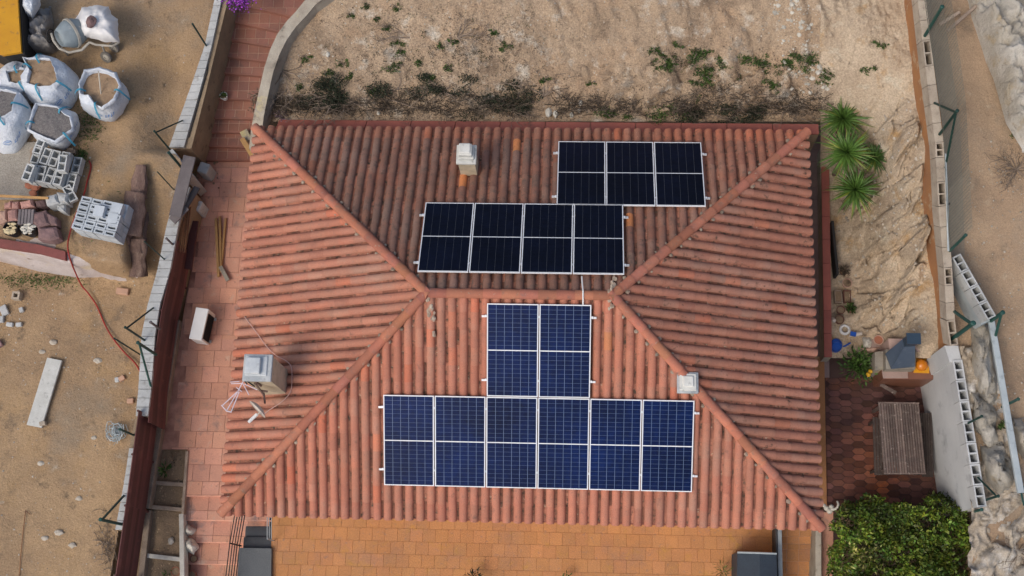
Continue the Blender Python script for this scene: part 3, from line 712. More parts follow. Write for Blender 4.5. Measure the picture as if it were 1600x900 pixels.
def lay(side, n, x0_, s1, row, words):
    for i in range(n):
        src = ps if side == 'S' else pn
        o = src if not used[side] else copytree(src); used[side] = True
        cx = x0_ + PW/2 + i * (PW + PG); s = s1 + PL/2; sg = -1 if side == 'S' else 1
        o.location = (cx, sg * (D/2 - s * CA + OFFP * SA), EZ + s * SA + OFFP * CA)
        o.rotation_euler = (AN, 0, 0) if side == 'S' else (AN, 0, math.pi)
        o['label'] = f"{words[0]} solar panel, {words[1][i]} {row}"
    # rails under the panels, ends showing at both sides
    for k, fr in enumerate((0.17, 0.86)):
        s = s1 + PL * fr
        c = Vector((x0_ + (n * (PW + PG) - PG) / 2, sg * (D/2 - s * CA + 0.115 * SA), EZ + s * SA + 0.115 * CA))
        Rm = Matrix.Rotation(AN if side == 'S' else -AN, 3, 'X'); ln = n * (PW + PG) - PG + 0.22
        mb = MB(); mb.box((0, 0, 0), (ln, 0.04, 0.035), M4=Rm); mb.v = [tuple(Vector(v) + c) for v in mb.v]
        o = thing('mounting_rail', f"{'lower' if k == 0 else 'upper'} aluminium rail carrying the {row.replace('of the ', '').replace('in ', '')}", 'rail', tuple(c), 'aluminium rails under the solar panels')
        mb.build('rail_bar', 'alu', o)
        for e in (-1, 1):
            mb = MB(); mb.box((e * (ln / 2 - 0.085), 0, 0.025), (0.035, 0.045, 0.03), M4=Rm); mb.v = [tuple(Vector(v) + c) for v in mb.v]; mb.build('end_clamp', 'frame', o)
lay('S', 6, -2.7693, .729, 'of the long row of six nearest the terrace', ('blue', ordn))
lay('S', 2, -.6431, 2.6599, 'of the pair just below the ridge', ('blue', ['left', 'right']))
lay('N', 4, -2.1032, 2.3666, 'of the four just above the ridge', ('near-black', ['leftmost', 'second from the left', 'second from the right', 'rightmost']))
lay('N', 3, .7042, .4637, 'of the three at the back eave', ('near-black', ['left', 'middle', 'right']))
# cable from the back array over the ridge
pts = [roofP(909, 432, 'N', .12), roofP(910, 445, 'N', .14), roofP(911, 455, 'N', 0.17), roofP(911, 466, 'S', .16), roofP(911, 478, 'S', .14)]
mb = MB(); mb.tube(pts, 0.016, 6); root_mesh(mb, 'conduit', 'white', 'white conduit crossing the roof ridge between two panel rows', 'conduit')
# ================================================================ HARD GROUND, WALLS, FENCES
NADX, NADY = 893.4, 975.05
def ztop_of(bx, by, z0, tx, ty):
    rb = math.hypot(bx - NADX, by - NADY); rt = math.hypot(tx - NADX, ty - NADY)
    return _C.z - (_C.z - z0) * rb / rt
def flat(name, m, poly, z, th=0.06, parent=None):
    mb = MB(); mb.prism(ccw([tuple(P(*p, z))[:2] for p in poly]), z - th, z); o = mb.build(name, m, parent)
    return struct(o) if parent is None else o
def wpoly(poly, z): return [tuple(P(*p, z))[:2] for p in poly]
def bounds(poly): return min(p[0] for p in poly), max(p[0] for p in poly), min(p[1] for p in poly), max(p[1] for p in poly)

# --- west terrace of stamped pink tiles
tw = flat('terrace_west', 'pink_dark', [(308, 246), (420, 246), (420, 774), (288, 774), (293, 702), (238, 702), (262, 640), (280, 530), (298, 425), (308, 330)], -0.012)
for reg in ([(326, 248), (440, 248), (440, 702), (240, 702), (262, 640), (280, 530), (300, 425), (313, 330), (316, 275)], [(293, 702), (430, 702), (425, 773), (286, 773)]):
    r = ccw(wpoly(reg, 0)); bx = bounds(r)
    hull = r
    cells = grid_cells(-8.2, bx[1], -4.2, bx[3], 0.405, 0.392, 0.010, 0.37)
    # region is nearly convex: split at its bend into bands
    ys_ = sorted(set(p[1] for p in reg if p[0] < 400))
    if len(ys_) <= 2: pave(tw, r, cells, 0.0, 0.03, 'pink', 'tile', 0.09); continue
    L_ = sorted([p for p in reg if p[0] < 400], key=lambda p: p[1])
    for (ax, ay), (bx_, by) in zip(L_[:-1], L_[1:]):
        pave(tw, wpoly([(ax, ay), (440, ay), (440, by), (bx_, by)], 0), cells, 0.0, 0.03, 'pink', 'tile', 0.09)
# steps down towards the street
st = thing('west_steps', 'pink tiled steps going down beside the raised soil beds', 'steps', tuple(P(310, 830, -0.8)))
nos = [(774, 774), (812, 813), (846, 848), (880, 882), (915, 917), (955, 957), (1000, 1002)]
for i in range(6):
    z = -0.14 * (i + 1)
    a, b = nos[i], nos[i + 1]
    poly = wpoly([(284 - i * 3, a[0]), (420, a[1]), (420, b[1]), (281 - i * 3, b[0])], z)
    mb = MB(); mb.prism(ccw(poly), z - 0.5, z - 0.012); o = mb.build('step', 'pink_dark', st)
    pave(o, poly, grid_cells(-8.2 + i * 0.13, -4.5, -8, -3, 0.405, 0.56, 0.01), z, 0.03, 'pink', 'tile', 0.09)
mbn = MB().tint(1.35)
for i in range(6):
    z = -0.14 * i; a = nos[i]
    p = [P(285 - i * 3, a[0], z), P(425, a[1], z), P(425, a[1] + 1.5, z), P(285 - i * 3, a[0] + 1.5, z)]
    mbn.slabz([q + Vector((0, 0, -0.14)) for q in p], [q + Vector((0, 0, 0.004)) for q in p])
o = mbn.build('nosing', 'pink', st)
# --- orange terrace in front
ts = flat('terrace_south', 'orange_joint', [(424, 760), (1219, 760), (1219, 1120), (424, 1120)], -0.012)
pave(ts, wpoly([(426, 772), (1216, 772), (1216, 992), (426, 992)], 0), grid_cells(-5.8, 6.5, -7.6, -3.6, 0.292, 0.292, 0.006, 0.5), 0.0, 0.03, 'orange', 'tile', 0.06, lim=300)
# --- grey stair and landing between railings
gs = thing('grey_steps', 'dark grey steps and flat grey landing between thin metal railings', 'steps', tuple(P(400, 850, 0)))
mb = MB(); mb.prism(ccw(wpoly([(374, 856), (424, 857), (422, 1010), (362, 1010)], 0.12)), -0.9, 0.12); mb.build('landing', 'grey_land', gs)
for i, (ya, yb, xa, xb) in enumerate(((839, 857, 380, 425), (822, 840, 383, 428), (806, 823, 385, 429), (790, 807, 387, 429))):
    z = -0.05 - 0.15 * i
    r = [P(xa, ya, z), P(xb, ya, z), P(xb, yb, z), P(xa, yb, z)]; mb = MB(); NS = 6; tp = []
    for s_ in range(NS + 1):
        t_ = s_ / NS; zz = z - 0.07 * (1 - t_) ** 2
        tp += [(r[0].lerp(r[3], t_)) + Vector((0, 0, zz - z)), (r[1].lerp(r[2], t_)) + Vector((0, 0, zz - z))]
    mb.add(tp, [(2*k, 2*k+2, 2*k+3, 2*k+1) for k in range(NS)])
    mb.prism(ccw([tuple(q)[:2] for q in r]), z - 0.5, z - 0.08); mb.build('tread', 'darkgrey', gs)
def railing(name, label, base, zb, heights, r=0.012, posts=(0, -1), m='darkgap'):
    b = [P(x, y, zb) for x, y in base]
    t = thing(name, label, 'railing', tuple(b[0]))
    for h in heights: mb = MB(); mb.tube([q + Vector((0, 0, h)) for q in b], r, 6); mb.build('rail', m, t)
    for i in posts: mb = MB(); mb.tube([b[i], b[i] + Vector((0, 0, heights[-1]))], r * 1.4, 6); mb.build('post', m, t)
    return t
railing('stair_railing', 'long black railing with five thin rails left of the grey landing', [(385, 806), (377, 853), (371, 905), (366, 960)], -0.1, (0.15, 0.36, 0.57, 0.78, 1.0), posts=(0, 1, 2, 3))
railing('stair_railing', 'short grey railing at the right edge of the grey steps', [(428, 806), (428, 845)], 0.0, (0.25, 0.45, 0.65), 0.009, m='galv')
# --- raised soil beds on the west side
bed = flat('soil_bed', 'soil', [(236, 700), (296, 700), (290, 800), (284, 1000), (205, 1000), (220, 800)], -0.10, 0.5)
mb = MB(); random.seed(5)
for i in range(260):
    q = P(random.uniform(225, 286), random.uniform(706, 900), -0.1); mb.tint(random.uniform(0.7, 1.8)); mb.rock(q, random.uniform(0.008, 0.03), i, 1, (1, 1, .6))
stuff(mb.build('soil_clods', 'soil', bed))
def beam(name, a, b, w, z, h, m, label, cat, group=None, parent=None, tint=1.0, twist=0.0):
    """straight member whose top centre line runs a to b at height z (or a z each)"""
    za, zb = (z if isinstance(z, tuple) else (z, z))
    A, B = P(*a, za), P(*b, zb); d = (B - A); L = d.length; d.normalize()
    s = d.cross(Vector((0, 0, 1))).normalized(); u = s.cross(d)
    e = min(0.01, w * 0.12)
    sec = [(-w/2, -h), (w/2, -h), (w/2, -e), (w/2 - e, 0), (-w/2 + e, 0), (-w/2, -e)]
    vs = [A + s * x + u * y for x, y in sec] + [B + s * x + u * y for x, y in sec]
    mb = MB().tint(tint); mb.add(vs, [(5, 4, 3, 2, 1, 0), (6, 7, 8, 9, 10, 11)] + [(i, (i + 1) % 6, 6 + (i + 1) % 6, 6 + i) for i in range(6)])
    if parent is not None: return mb.build(name, m, parent)
    return root_mesh(mb, name, m, label, cat, group)
G = 'boards edging the soil beds'
beam('bed_board', (232, 753), (286, 757), 0.09, 0.03, 0.2, 'oldwood', 'grey cross board between the first and second soil bed', 'board', G)
beam('bed_board', (229, 791), (284, 796), 0.09, 0.03, 0.2, 'oldwood', 'grey cross board between the second and third soil bed', 'board', G, tint=1.1)
beam('bed_board', (222, 867), (283, 874), 0.10, 0.03, 0.2, 'palewood', 'pale cross board below the largest soil bed', 'board', G)
beam('bed_board', (292, 705), (285, 803), 0.07, 0.06, 0.3, 'oldwood', 'long weathered board between the soil beds and pink tiles', 'board', G, tint=1.2)
beam('bed_board', (283, 803), (285, 930), 0.11, 0.06, 0.3, 'palewood', 'pale upright board beside the two white rocks', 'board', G, tint=1.1)
G = 'kerb beams along the maroon fence'
beam('kerb_beam', (276, 500), (254, 640), 0.155, 0.22, 0.3, 'oldwood', 'uppermost weathered kerb beam along the maroon fence', 'kerb', G)
beam('kerb_beam', (252, 646), (228, 794), 0.15, 0.22, 0.3, 'oldwood', 'middle weathered kerb beam along the maroon fence', 'kerb', G, tint=0.9)
beam('kerb_beam', (231, 797), (214, 960), 0.14, 0.12, 0.3, 'oldwood', 'lowest brown kerb beam along the maroon fence', 'kerb', G, tint=0.7)
beam('kerb_beam', (306, 312), (300, 356), 0.17, 0.25, 0.3, 'conc', 'short concrete kerb below the grey cube block', 'kerb')

# --- stairway going up north
sw = thing('stairway', 'terracotta tiled stairway climbing between the tan wall and the curved wall', 'stairway', tuple(P(360, 240, 0)))
SN = [(250, 250), (228, 230), (206, 207), (184, 186), (153, 156), (113, 119), (86, 97), (58, 74), (30, 50), (2, 26), (-30, 0), (-70, -35), (-120, -80)]
def st_l(y): return float(np.interp(y, [-200, 0, 60, 110, 150, 185, 250], [420, 352, 342, 336, 326, 318, 306]))
def st_r(y): return float(np.interp(y, [-200, -40, 0, 17, 50, 90, 175, 215, 250], [620, 530, 482, 466, 440, 424, 408, 402, 396]))
for i in range(len(SN) - 1):
    z = 0.11 * (i + 1); a, b = SN[i], SN[i + 1]
    poly = [(st_l(a[0]), a[0]), (st_r(a[1]), a[1]), (st_r(b[1]), b[1]), (st_l(b[0]), b[0])]
    wp = ccw(wpoly(poly, z))
    mb = MB(); mb.prism(wp, z - 0.5, z - 0.008); o = mb.build('step', 'stair_joint', sw); o['_o'] = tuple(sw.location)
    bb = bounds(wp); dep = (b[0] - a[0])
    pave(o, wp, grid_cells(bb[0] - 0.05 * (i % 3), bb[1] + 0.2, bb[2] - 0.02, bb[3] + 0.2, 0.262, 0.262, 0.012, 0.3 if i % 2 else 0), z, 0.03, 'stair', 'tile', 0.12)
    A_, B_ = P(st_l(a[0]), a[0], z), P(st_r(a[1]), a[1], z); n_ = Vector((0, 0.035, 0))
    mb = MB(); mb.slabz([A_ + Vector((0, -0.012, -0.15)), B_ + Vector((0, -0.012, -0.15)), B_ + n_ + Vector((0, 0, -0.15)), A_ + n_ + Vector((0, 0, -0.15))],
                        [A_ + Vector((0, -0.012, 0.004)), B_ + Vector((0, -0.012, 0.004)), B_ + n_ + Vector((0, 0, 0.004)), A_ + n_ + Vector((0, 0, 0.004))]); mb.tint(0.8).build('nosing', 'stair', sw)
# --- curved concrete wall to the right of it
cw_ = [(396, 232), (399, 205), (404, 176), (411, 145), (420, 105), (430, 75), (441, 52), (455, 33), (470, 17), (482, 2), (510, -25), (560, -70), (640, -120)]
cwr = [(409, 236), (409, 210), (412, 182), (418, 152), (427, 112), (437, 84), (448, 62), (462, 42), (478, 25), (492, 8), (522, -16), (572, -60), (650, -110)]
zz_ = [1.5, 2.1, 2.5, 2.75, 2.95, 3.05, 3.12, 3.2, 3.3, 3.4, 3.6, 3.9, 4.2]
cwl = [(p[0] - 7, p[1]) for p in cw_]
mb = MB(); mb.sm = False; vs = []
for a, b, z in zip(cwl, cwr, zz_):
    A_, B_ = P(*a, z), P(*b, z); 
    vs += [Vector((A_.x, A_.y, 0)), A_, B_, Vector((B_.x, B_.y, 0))]
fs = [(0, 1, 2, 3)]
for i in range(len(cw_) - 1):
    o_ = i * 4
    for k in range(3): fs.append((o_ + k, o_ + 4 + k, o_ + 5 + k, o_ + 1 + k))
mb.add(vs, fs); 
cwo = thing('curved_wall', 'curved concrete retaining wall between the stairway and the hillside', 'wall', tuple(P(400, 200, 0)))
mb.build('wall_body', 'conc', cwo)
# --- lot wall: northern part with rendered face
lw = thing('lot_wall', 'tan garden wall capped with pale concrete blocks beside the stairway', 'wall', tuple(P(310, 150, 0)))
ZC = 0
def zc_(py): return float(np.interp(py, [-200, 0, 235], [2.4, 1.8, 1.2]))
NL = [(338, -4), (320, 75), (295, 150), (263, 232)]; NR = [(357, -4), (338, 75), (320, 150), (299, 232)]
NL = [(400, -200)] + NL; NR = [(424, -200)] + NR
mb = MB()
for i in range(4):
    q = [P(*c_, zc_(c_[1])) for c_ in (NL[i], NR[i], NR[i + 1], NL[i + 1])]
    mb.slabz([Vector((v.x, v.y, -0.5)) for v in q], q)
mb.build('wall_body', 'tanwall', lw)
def capblocks(parent, L, R, z, step, m, th=0.08, name='block', gap=0.012, zf=None):
    """row of capping blocks between two pixel lines"""
    def res(line, n):
        pts = [P(*p, z if zf is None else zf(p[1])) for p in line]; ds = [0]
        for a, b in zip(pts[:-1], pts[1:]): ds.append(ds[-1] + (b - a).length)
        out = []
        for k in range(n + 1):
            s = ds[-1] * k / n; j = max(i for i in range(len(ds)) if ds[i] <= s + 1e-9); j = min(j, len(pts) - 2)
            out.append(pts[j].lerp(pts[j + 1], (s - ds[j]) / max(1e-6, ds[j + 1] - ds[j])))
        return out, ds[-1]
    _, ln = res(L, 4); n = max(1, int(ln / step)); a, _ = res(L, n); b, _ = res(R, n)
    for i in range(n):
        g_ = gap / step / 2; dzv = Vector((0, 0, random.uniform(0, 0.012)))
        q = [a[i].lerp(a[i + 1], g_), b[i].lerp(b[i + 1], g_), b[i].lerp(b[i + 1], 1 - g_), a[i].lerp(a[i + 1], 1 - g_)]
        mb = MB().tint(random.uniform(0.9, 1.08)); mb.slabz([v - Vector((0, 0, th)) for v in q], [v + dzv for v in q]); mb.build(name, m, parent)
capblocks(lw, [(336, -4), (319, 75), (293, 150), (264, 230)], [(347, -4), (330, 75), (310, 150), (287, 230)], 0, 0.2, 'block', zf=lambda y: zc_(y) + 0.08)
mb = MB(); mb.tube([P(x, y, zc_(y) + .02) for x, y in ((350, -10), (340, 33), (332, 70), (325, 95), (324, 112), (316, 140), (305, 180), (295, 215))], 0.011, 5)
root_mesh(mb, 'cable', 'black', 'black cable lying along the top of the tan garden wall', 'cable')
# southern part: low retaining wall with block capping
ZS = 1.35
SL = [(279, 292), (261, 350), (246, 422), (231, 475), (221, 525), (217, 600), (212, 650), (202, 700), (193, 760), (180, 828)]
SR = [(297, 292), (279, 350), (266, 422), (250, 475), (242, 525), (237, 600), (231, 650), (214, 700), (205, 760), (192, 828)]
ls = thing('lot_wall', 'low retaining wall capped with pale blocks along the maroon fence', 'wall', tuple(P(230, 560, 0)))
mb = MB()
for i in range(len(SL) - 1):
    e_ = [SR[j] if i < 6 else (SL[j][0] + 8, SL[j][1]) for j in (i, i + 1)]
    q = [P(*SL[i], ZS), P(*e_[0], ZS), P(*e_[1], ZS), P(*SL[i + 1], ZS)]; mb.slabz([Vector((v.x, v.y, -0.5)) for v in q], q)
mb.build('wall_body', 'tanwall', ls)
capblocks(ls, SL[:7], SR[:7], ZS + 0.09, 0.2, 'block'); capblocks(ls, SL[7:], SR[7:], ZS + 0.09, 0.2, 'block')
# lower corner between the two
beam('wall_corner', (264, 236), (290, 270), 0.2, 1.5, 1.5, 'block', 'short light block corner joining the two garden walls', 'wall')
# --- maroon slatted fence, its inner face turned to the terrace
mf = thing('slat_fence', 'dark maroon metal fence of horizontal slats beside the pink terrace', 'fence', tuple(P(255, 640, 0)))
def slats(FT, ZF, zb_, NSL):
    for i in range(len(FT) - 1):
        A_, B_ = P(*FT[i], ZF), P(*FT[i + 1], ZF); d = (B_ - A_).normalized(); s_ = d.cross(Vector((0, 0, 1))); s_ = s_ if s_.x > 0 else -s_
        hgt = (ZF - zb_) / NSL
        for k in range(NSL):
            zt_ = ZF - k * hgt; mb = MB().tint(random.uniform(0.8, 1.2) * (1.0 if k % 3 else 1.5))
            q0, q1 = A_ + s_ * 0.02, B_ + s_ * 0.02
            tilt = s_ * 0.03
            top = [Vector((q0.x, q0.y, zt_)), Vector((q1.x, q1.y, zt_))]; bot = [Vector((q0.x, q0.y, zt_ - hgt + 0.02)) + tilt, Vector((q1.x, q1.y, zt_ - hgt + 0.02)) + tilt]
            mb.add([top[0], top[1], bot[1], bot[0], top[0] - s_ * .02, top[1] - s_ * .02, bot[1] - s_ * .03, bot[0] - s_ * .03],
                   [(0, 1, 2, 3), (7, 6, 5, 4), (0, 4, 5, 1), (1, 5, 6, 2), (2, 6, 7, 3), (3, 7, 4, 0)]); mb.build('slat', 'maroon', mf)
        mb = MB(); mb.tube([Vector((A_.x, A_.y, 0.1)), Vector((A_.x, A_.y, ZF + .02))], 0.03, 6); mb.build('post', 'maroon', mf)
slats([(274, 375), (265, 428), (252, 485), (243, 545), (235, 600), (231, 660)], 1.38, 0.28, 7)
slats([(216, 642), (207, 710), (196, 790), (180, 900), (162, 1000)], 1.62, 0.4, 9)
# rusty bars lying above it
rb = []
for i in range(6):
    beam('rusty_bar', (281 + i * 3.2, 318 + i), (271 + i * 3.4, 392 + i * 0.5), 0.03, 1.25 - 0.03 * i, 0.04, 'rust', ['first', 'second', 'third', 'fourth', 'fifth', 'sixth'][i] + ' rusty bar from the block wall in the bundle above the maroon fence', 'bar', 'rusty bars bundled at the end of the maroon fence', tint=random.uniform(0.7, 1.3))
beam('dark_board', (303, 345), (292, 420), 0.22, 0.55, 0.05, 'maroon', 'dark maroon board leaning at the upper end of the slat fence', 'board', tint=0.8)
# grey slabs and blocks around the wall corner
beam('slate_slab', (296, 244), (273, 338), 0.30, (2.0, 1.75), 0.04, 'slate', 'long dark grey slab bridging the corner of the block wall', 'slab', tint=1.0)
beam('slate_slab', (290, 322), (268, 345), 0.22, (1.65, 1.6), 0.04, 'slate', 'lower grey slab end resting on the block wall capping', 'slab', tint=1.25)
beam('slate_slab', (308, 292), (289, 322), 0.16, (1.3, 1.4), 0.04, 'slate', 'narrow grey slab beside the long dark slab', 'slab', tint=0.8)
for (px, py, s, lab, tn) in ((318, 262, 0.27, 'grey concrete cube at the foot of the stairway', 0.85), (306, 320, 0.26, 'light grey cube block above the maroon board', 1.15)):
    mb = MB().tint(tn); q = P(px, py, 0.55); mb.bbox(q - Vector((0, 0, 0.28)), (s, s, 0.56), 0.02, -0.3); root_mesh(mb, 'concrete_cube', 'block', lab, 'block')
random.seed(21)
mb = MB()
for i in range(26):
    q = P(random.uniform(300, 345), random.uniform(243, 300), 0.03); mb.tint(random.uniform(0.6, 1.0)); mb.rock(q, random.uniform(0.012, 0.04), i, 1)
stuff(mb.build('rubble', 'tanwall'), 'small brown rubble at the foot of the stairway', 'rubble')

# --- north coping of the passage behind the house
nw = thing('rear_kerb_wall', 'long red-coped retaining wall between the hillside and the rear eave', 'wall', tuple(P(860, 196, 0)))
A_, B_ = [(436, 187), (1279, 194)], [(430, 201), (1280, 209)]
q = [P(*A_[0], 2.08), P(*A_[1], 2.08), P(*B_[1], 2.08), P(*B_[0], 2.08)]
NP = 12
for i in range(NP):
    a, b = i / NP + 0.0006, (i + 1) / NP - 0.0006
    r_ = [q[0].lerp(q[1], a), q[0].lerp(q[1], b), q[3].lerp(q[2], b), q[3].lerp(q[2], a)]
    mb = MB().tint(random.uniform(0.93, 1.07)); mb.slabz([v - Vector((0, 0, 0.06)) for v in r_], r_); mb.build('coping', 'coping', nw)
mb = MB(); mb.slabz([Vector((v.x, v.y, -0.3)) for v in q], [v + Vector((0, 0, -0.062)) for v in q]); mb.build('wall_body', 'tanwall', nw)
# --- east passage, its coping
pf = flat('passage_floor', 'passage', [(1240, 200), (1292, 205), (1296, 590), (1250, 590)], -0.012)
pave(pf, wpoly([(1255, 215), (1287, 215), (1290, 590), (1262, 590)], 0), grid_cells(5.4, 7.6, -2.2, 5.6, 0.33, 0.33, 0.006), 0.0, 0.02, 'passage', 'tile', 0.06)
ew = thing('east_kerb_wall', 'low red-coped wall between the side passage and the rock bank', 'wall', tuple(P(1293, 400, 0)))
for i in range(9):
    ya, yb = lerp(228, 558, i / 9) + 0.3, lerp(228, 558, (i + 1) / 9) - 0.3
    xl = lambda y: lerp(1283, 1288, (y - 228) / 330)
    r_ = [P(xl(ya), ya, 0.62), P(xl(ya) + 12, ya, 0.62), P(xl(yb) + 12, yb, 0.62), P(xl(yb), yb, 0.62)]
    mb = MB().tint(random.uniform(0.95, 1.15)); mb.slabz([v - Vector((0, 0, 0.05)) for v in r_], r_); mb.build('coping', 'coping', ew)
r_ = [P(1283.5, 228, 0.57), P(1294.5, 228, 0.57), P(1299.5, 558, 0.57), P(1288.5, 558, 0.57)]
mb = MB(); mb.slabz([Vector((v.x, v.y, -0.3)) for v in r_], r_); mb.build('wall_body', 'conc', ew)
beam('garden_kerb', (1301, 345), (1309, 428), 0.06, 0.75, 0.4, 'darkgap', 'thin dark edging beside the red coping below the yuccas', 'edging')
ow = flat('patio_kerb', 'orangewall', [(1272, 557), (1288, 557), (1292, 790), (1276, 790)], 0.06, 0.4); ow['kind'] = 'structure'
# --- patio of hexagonal pavers
pt = flat('patio', 'paver_joint', [(1286, 556), (1480, 556), (1520, 850), (1286, 850)], -0.014)
cells = []
dx, dy = 0.25, 0.148
r_ = 0; y = -4.6
while y < 0.2:
    x = 6.2 + (dx * 0.5 if False else 0)
    k = 0
    while x < 11:
        yy = y + (dy / 2 if k % 2 else 0); a = dx * 0.5 + 0.028; b = dy / 2 - 0.006; c_ = dx * 0.5 - 0.04
        cells.append([(x - a, yy), (x - c_, yy - b), (x + c_, yy - b), (x + a, yy), (x + c_, yy + b), (x - c_, yy + b)]); x += dx; k += 1
    y += dy
reg = wpoly([(1290, 590), (1455, 590), (1492, 800), (1292, 800)], 0)
rc = ccw(reg); n_ = 0; rest_ = MB()
for c in cells:
    q = clip(ccw(c), rc)
    if len(q) < 3 or abs(area(q)) < 0.003: continue
    k = random.choice([0.55, 0.7, 0.85, 1.0, 1.1, 1.3, 1.5]); cx_ = sum(v[0] for v in q) / len(q); cy_ = sum(v[1] for v in q) / len(q); w_ = math.exp(-((cx_ - 7.95) / .55) ** 2 - ((cy_ + 2.9) / .9) ** 2); tn = (k * (1.05 + 1.1 * w_), k * (1 + .55 * w_), k * random.uniform(0.85, 1.1))  # sunlit patch painted as an orange tint on the middle pavers
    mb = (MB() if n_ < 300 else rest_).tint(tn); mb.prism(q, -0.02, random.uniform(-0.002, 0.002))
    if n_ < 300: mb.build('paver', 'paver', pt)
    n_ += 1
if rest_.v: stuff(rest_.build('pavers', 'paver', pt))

# --- east boundary wall: rendered face, block capping with open cells
def capz(py): return float(np.interp(py, [-300, 0, 150, 300, 400, 540], [6.0, 5.05, 4.65, 4.1, 3.55, 2.8]))
BWc = [(1410, -200), (1433, 0), (1444, 100), (1459, 200), (1463, 275), (1467, 350), (1475, 425), (1479, 500), (1484, 540)]
BWr = [(1426, -200), (1447, 0), (1459, 100), (1473, 200), (1477, 275), (1480, 350), (1488, 425), (1491, 500), (1497, 540)]
bw = thing('boundary_wall', 'long boundary wall with orange rendered face and block top above the rock bank', 'wall', tuple(P(1465, 300, 0)))
mb = MB(); mt = MB()
for i in range(len(BWc) - 1):
    za, zb = capz(BWc[i][1]) - 0.4, capz(BWc[i + 1][1]) - 0.4
    q = [P(*BWc[i], za), P(*BWr[i], za), P(*BWr[i + 1], zb), P(*BWc[i + 1], zb)]
    mb.slabz([Vector((v.x, v.y, -0.5)) for v in q], q)
mb.build('wall_body', 'orangewall', bw)
def block_mesh(w, l, h, holes=2, m=None, wall=0.03, deep=None):
    """concrete block with open cells seen from above; l along y"""
    dp_ = deep or h * 0.9; mb = MB(); hw_ = w / 2; xs_ = [-hw_, -hw_ + wall, hw_ - wall, hw_]; ys_ = [-l / 2]
    cl = (l - wall * (holes + 1)) / holes; y = -l / 2
    for i in range(holes): y += wall; ys_.append(y); y += cl; ys_.append(y)
    ys_.append(l / 2)
    def V(x, y, z): mb.v.append((x, y, z)); mb.t.append(mb.ct); return len(mb.v) - 1
    def F(*a): mb.f.append(a); mb.smooth.append(False)
    for j in range(len(ys_) - 1):
        for i in range(3):
            xa, xb, ya, yb = xs_[i], xs_[i + 1], ys_[j], ys_[j + 1]
            if i == 1 and j % 2 == 1:
                b = [V(xa + .006, ya + .006, -dp_), V(xb - .006, ya + .006, -dp_), V(xb - .006, yb - .006, -dp_), V(xa + .006, yb - .006, -dp_)]
                t = [V(xa, ya, 0), V(xb, ya, 0), V(xb, yb, 0), V(xa, yb, 0)]
                F(*b)
                for k in range(4): F(t[k], b[k], b[(k + 1) % 4], t[(k + 1) % 4])
            else: F(V(xa, ya, 0), V(xb, ya, 0), V(xb, yb, 0), V(xa, yb, 0))
    a = [V(-hw_, -l/2, -h), V(hw_, -l/2, -h), V(hw_, l/2, -h), V(-hw_, l/2, -h)]; t = [V(-hw_, -l/2, 0), V(hw_, -l/2, 0), V(hw_, l/2, 0), V(-hw_, l/2, 0)]
    for k in range(4): F(a[k], a[(k + 1) % 4], t[(k + 1) % 4], t[k])
    F(*a[::-1])
    return mb
def blockrow(parent, pa, pb, w, pitch, holes_at, m, h=0.2, holes=2, up=0.0, deep=0.45):
    """blocks laid end to end from pa to pb (world), holes_at(i) -> bool"""
    A_, B_ = Vector(pa), Vector(pb); L = (B_ - A_).length; d = (B_ - A_).normalized(); n = max(1, int(round(L / pitch)))
    Y = d; X = Y.cross(Vector((0, 0, 1))).normalized(); Z = X.cross(Y)
    for i in range(n):
        c = A_ + d * (i + 0.5) * L / n + Vector((0, 0, up + random.uniform(-0.004, 0.004)))
        if holes_at(i): mb = block_mesh(w, L / n - 0.01, h, holes, deep=deep)
        else:
            mb = MB(); mb.box((0, 0, -h / 2), (w, L / n - 0.01, h))
        mb.v = [tuple(c + X * v[0] + Y * v[1] + Z * v[2]) for v in mb.v]
        k = random.uniform(0.88, 1.1); mb.t = [(k, k, k)] * len(mb.v); mb.build('block', m, parent)
yy_ = [-40, 62, 103, 216, 250, 285, 323, 415, 475, 540]
for (ya, yb, ho) in ((-60, 62, 0), (62, 103, 1), (103, 222, 0), (222, 246, 1), (246, 284, 0), (284, 322, 1), (322, 418, 0), (418, 446, 1), (446, 500, 0), (500, 540, 1)):
    def mid(y):
        l = float(np.interp(y, [p[1] for p in BWc], [p[0] for p in BWc])); r = float(np.interp(y, [p[1] for p in BWr], [p[0] for p in BWr])); return P((l + r) / 2 + 0.5, y, capz(y) + 0.004)
    blockrow(bw, mid(ya), mid(yb), 0.175, 0.4 if not ho else 0.38, (lambda i, h=ho: bool(h)), 'block_tan', 0.4, deep=.38)
# --- smooth cement wall beside the patio
ww = thing('cement_wall', 'tall smooth grey cement wall topped with open hollow blocks beside the patio', 'wall', tuple(P(1465, 700, 0)))
T0, T1 = P(1496, 562, 2.4), P(1534, 792, 2.4)
Bn, Bs = P(1447, 600, 0.0), P(1480, 792, 0.0)
dd = (T1 - T0); 
base = [Vector((T0.x - 0.10, T0.y - 0.08, 0)), Vector((T1.x - 0.10, T1.y, 0)), Vector((T1.x + 0.12, T1.y, 0)), Vector((T0.x + 0.12, T0.y, 0))]
top = [Vector((T0.x - 0.10, T0.y, 1.99)), Vector((T1.x - 0.10, T1.y, 1.99)), Vector((T1.x + 0.10, T1.y, 1.99)), Vector((T0.x + 0.10, T0.y, 1.99))]
vs = []; NR_ = 10; fs = []
for j in range(NR_ + 1):
    t_ = j / NR_
    for k in range(4):
        v = base[k].lerp(top[k], t_); 
        if k < 2: v = v + Vector((-0.05 * (1 - t_) ** 2, 0, 0))
        vs.append(v)
for j in range(NR_):
    for k in range(4): fs.append((j*4 + k, j*4 + (k+1) % 4, j*4 + 4 + (k+1) % 4, j*4 + 4 + k))
fs.append((NR_*4, NR_*4+1, NR_*4+2, NR_*4+3))
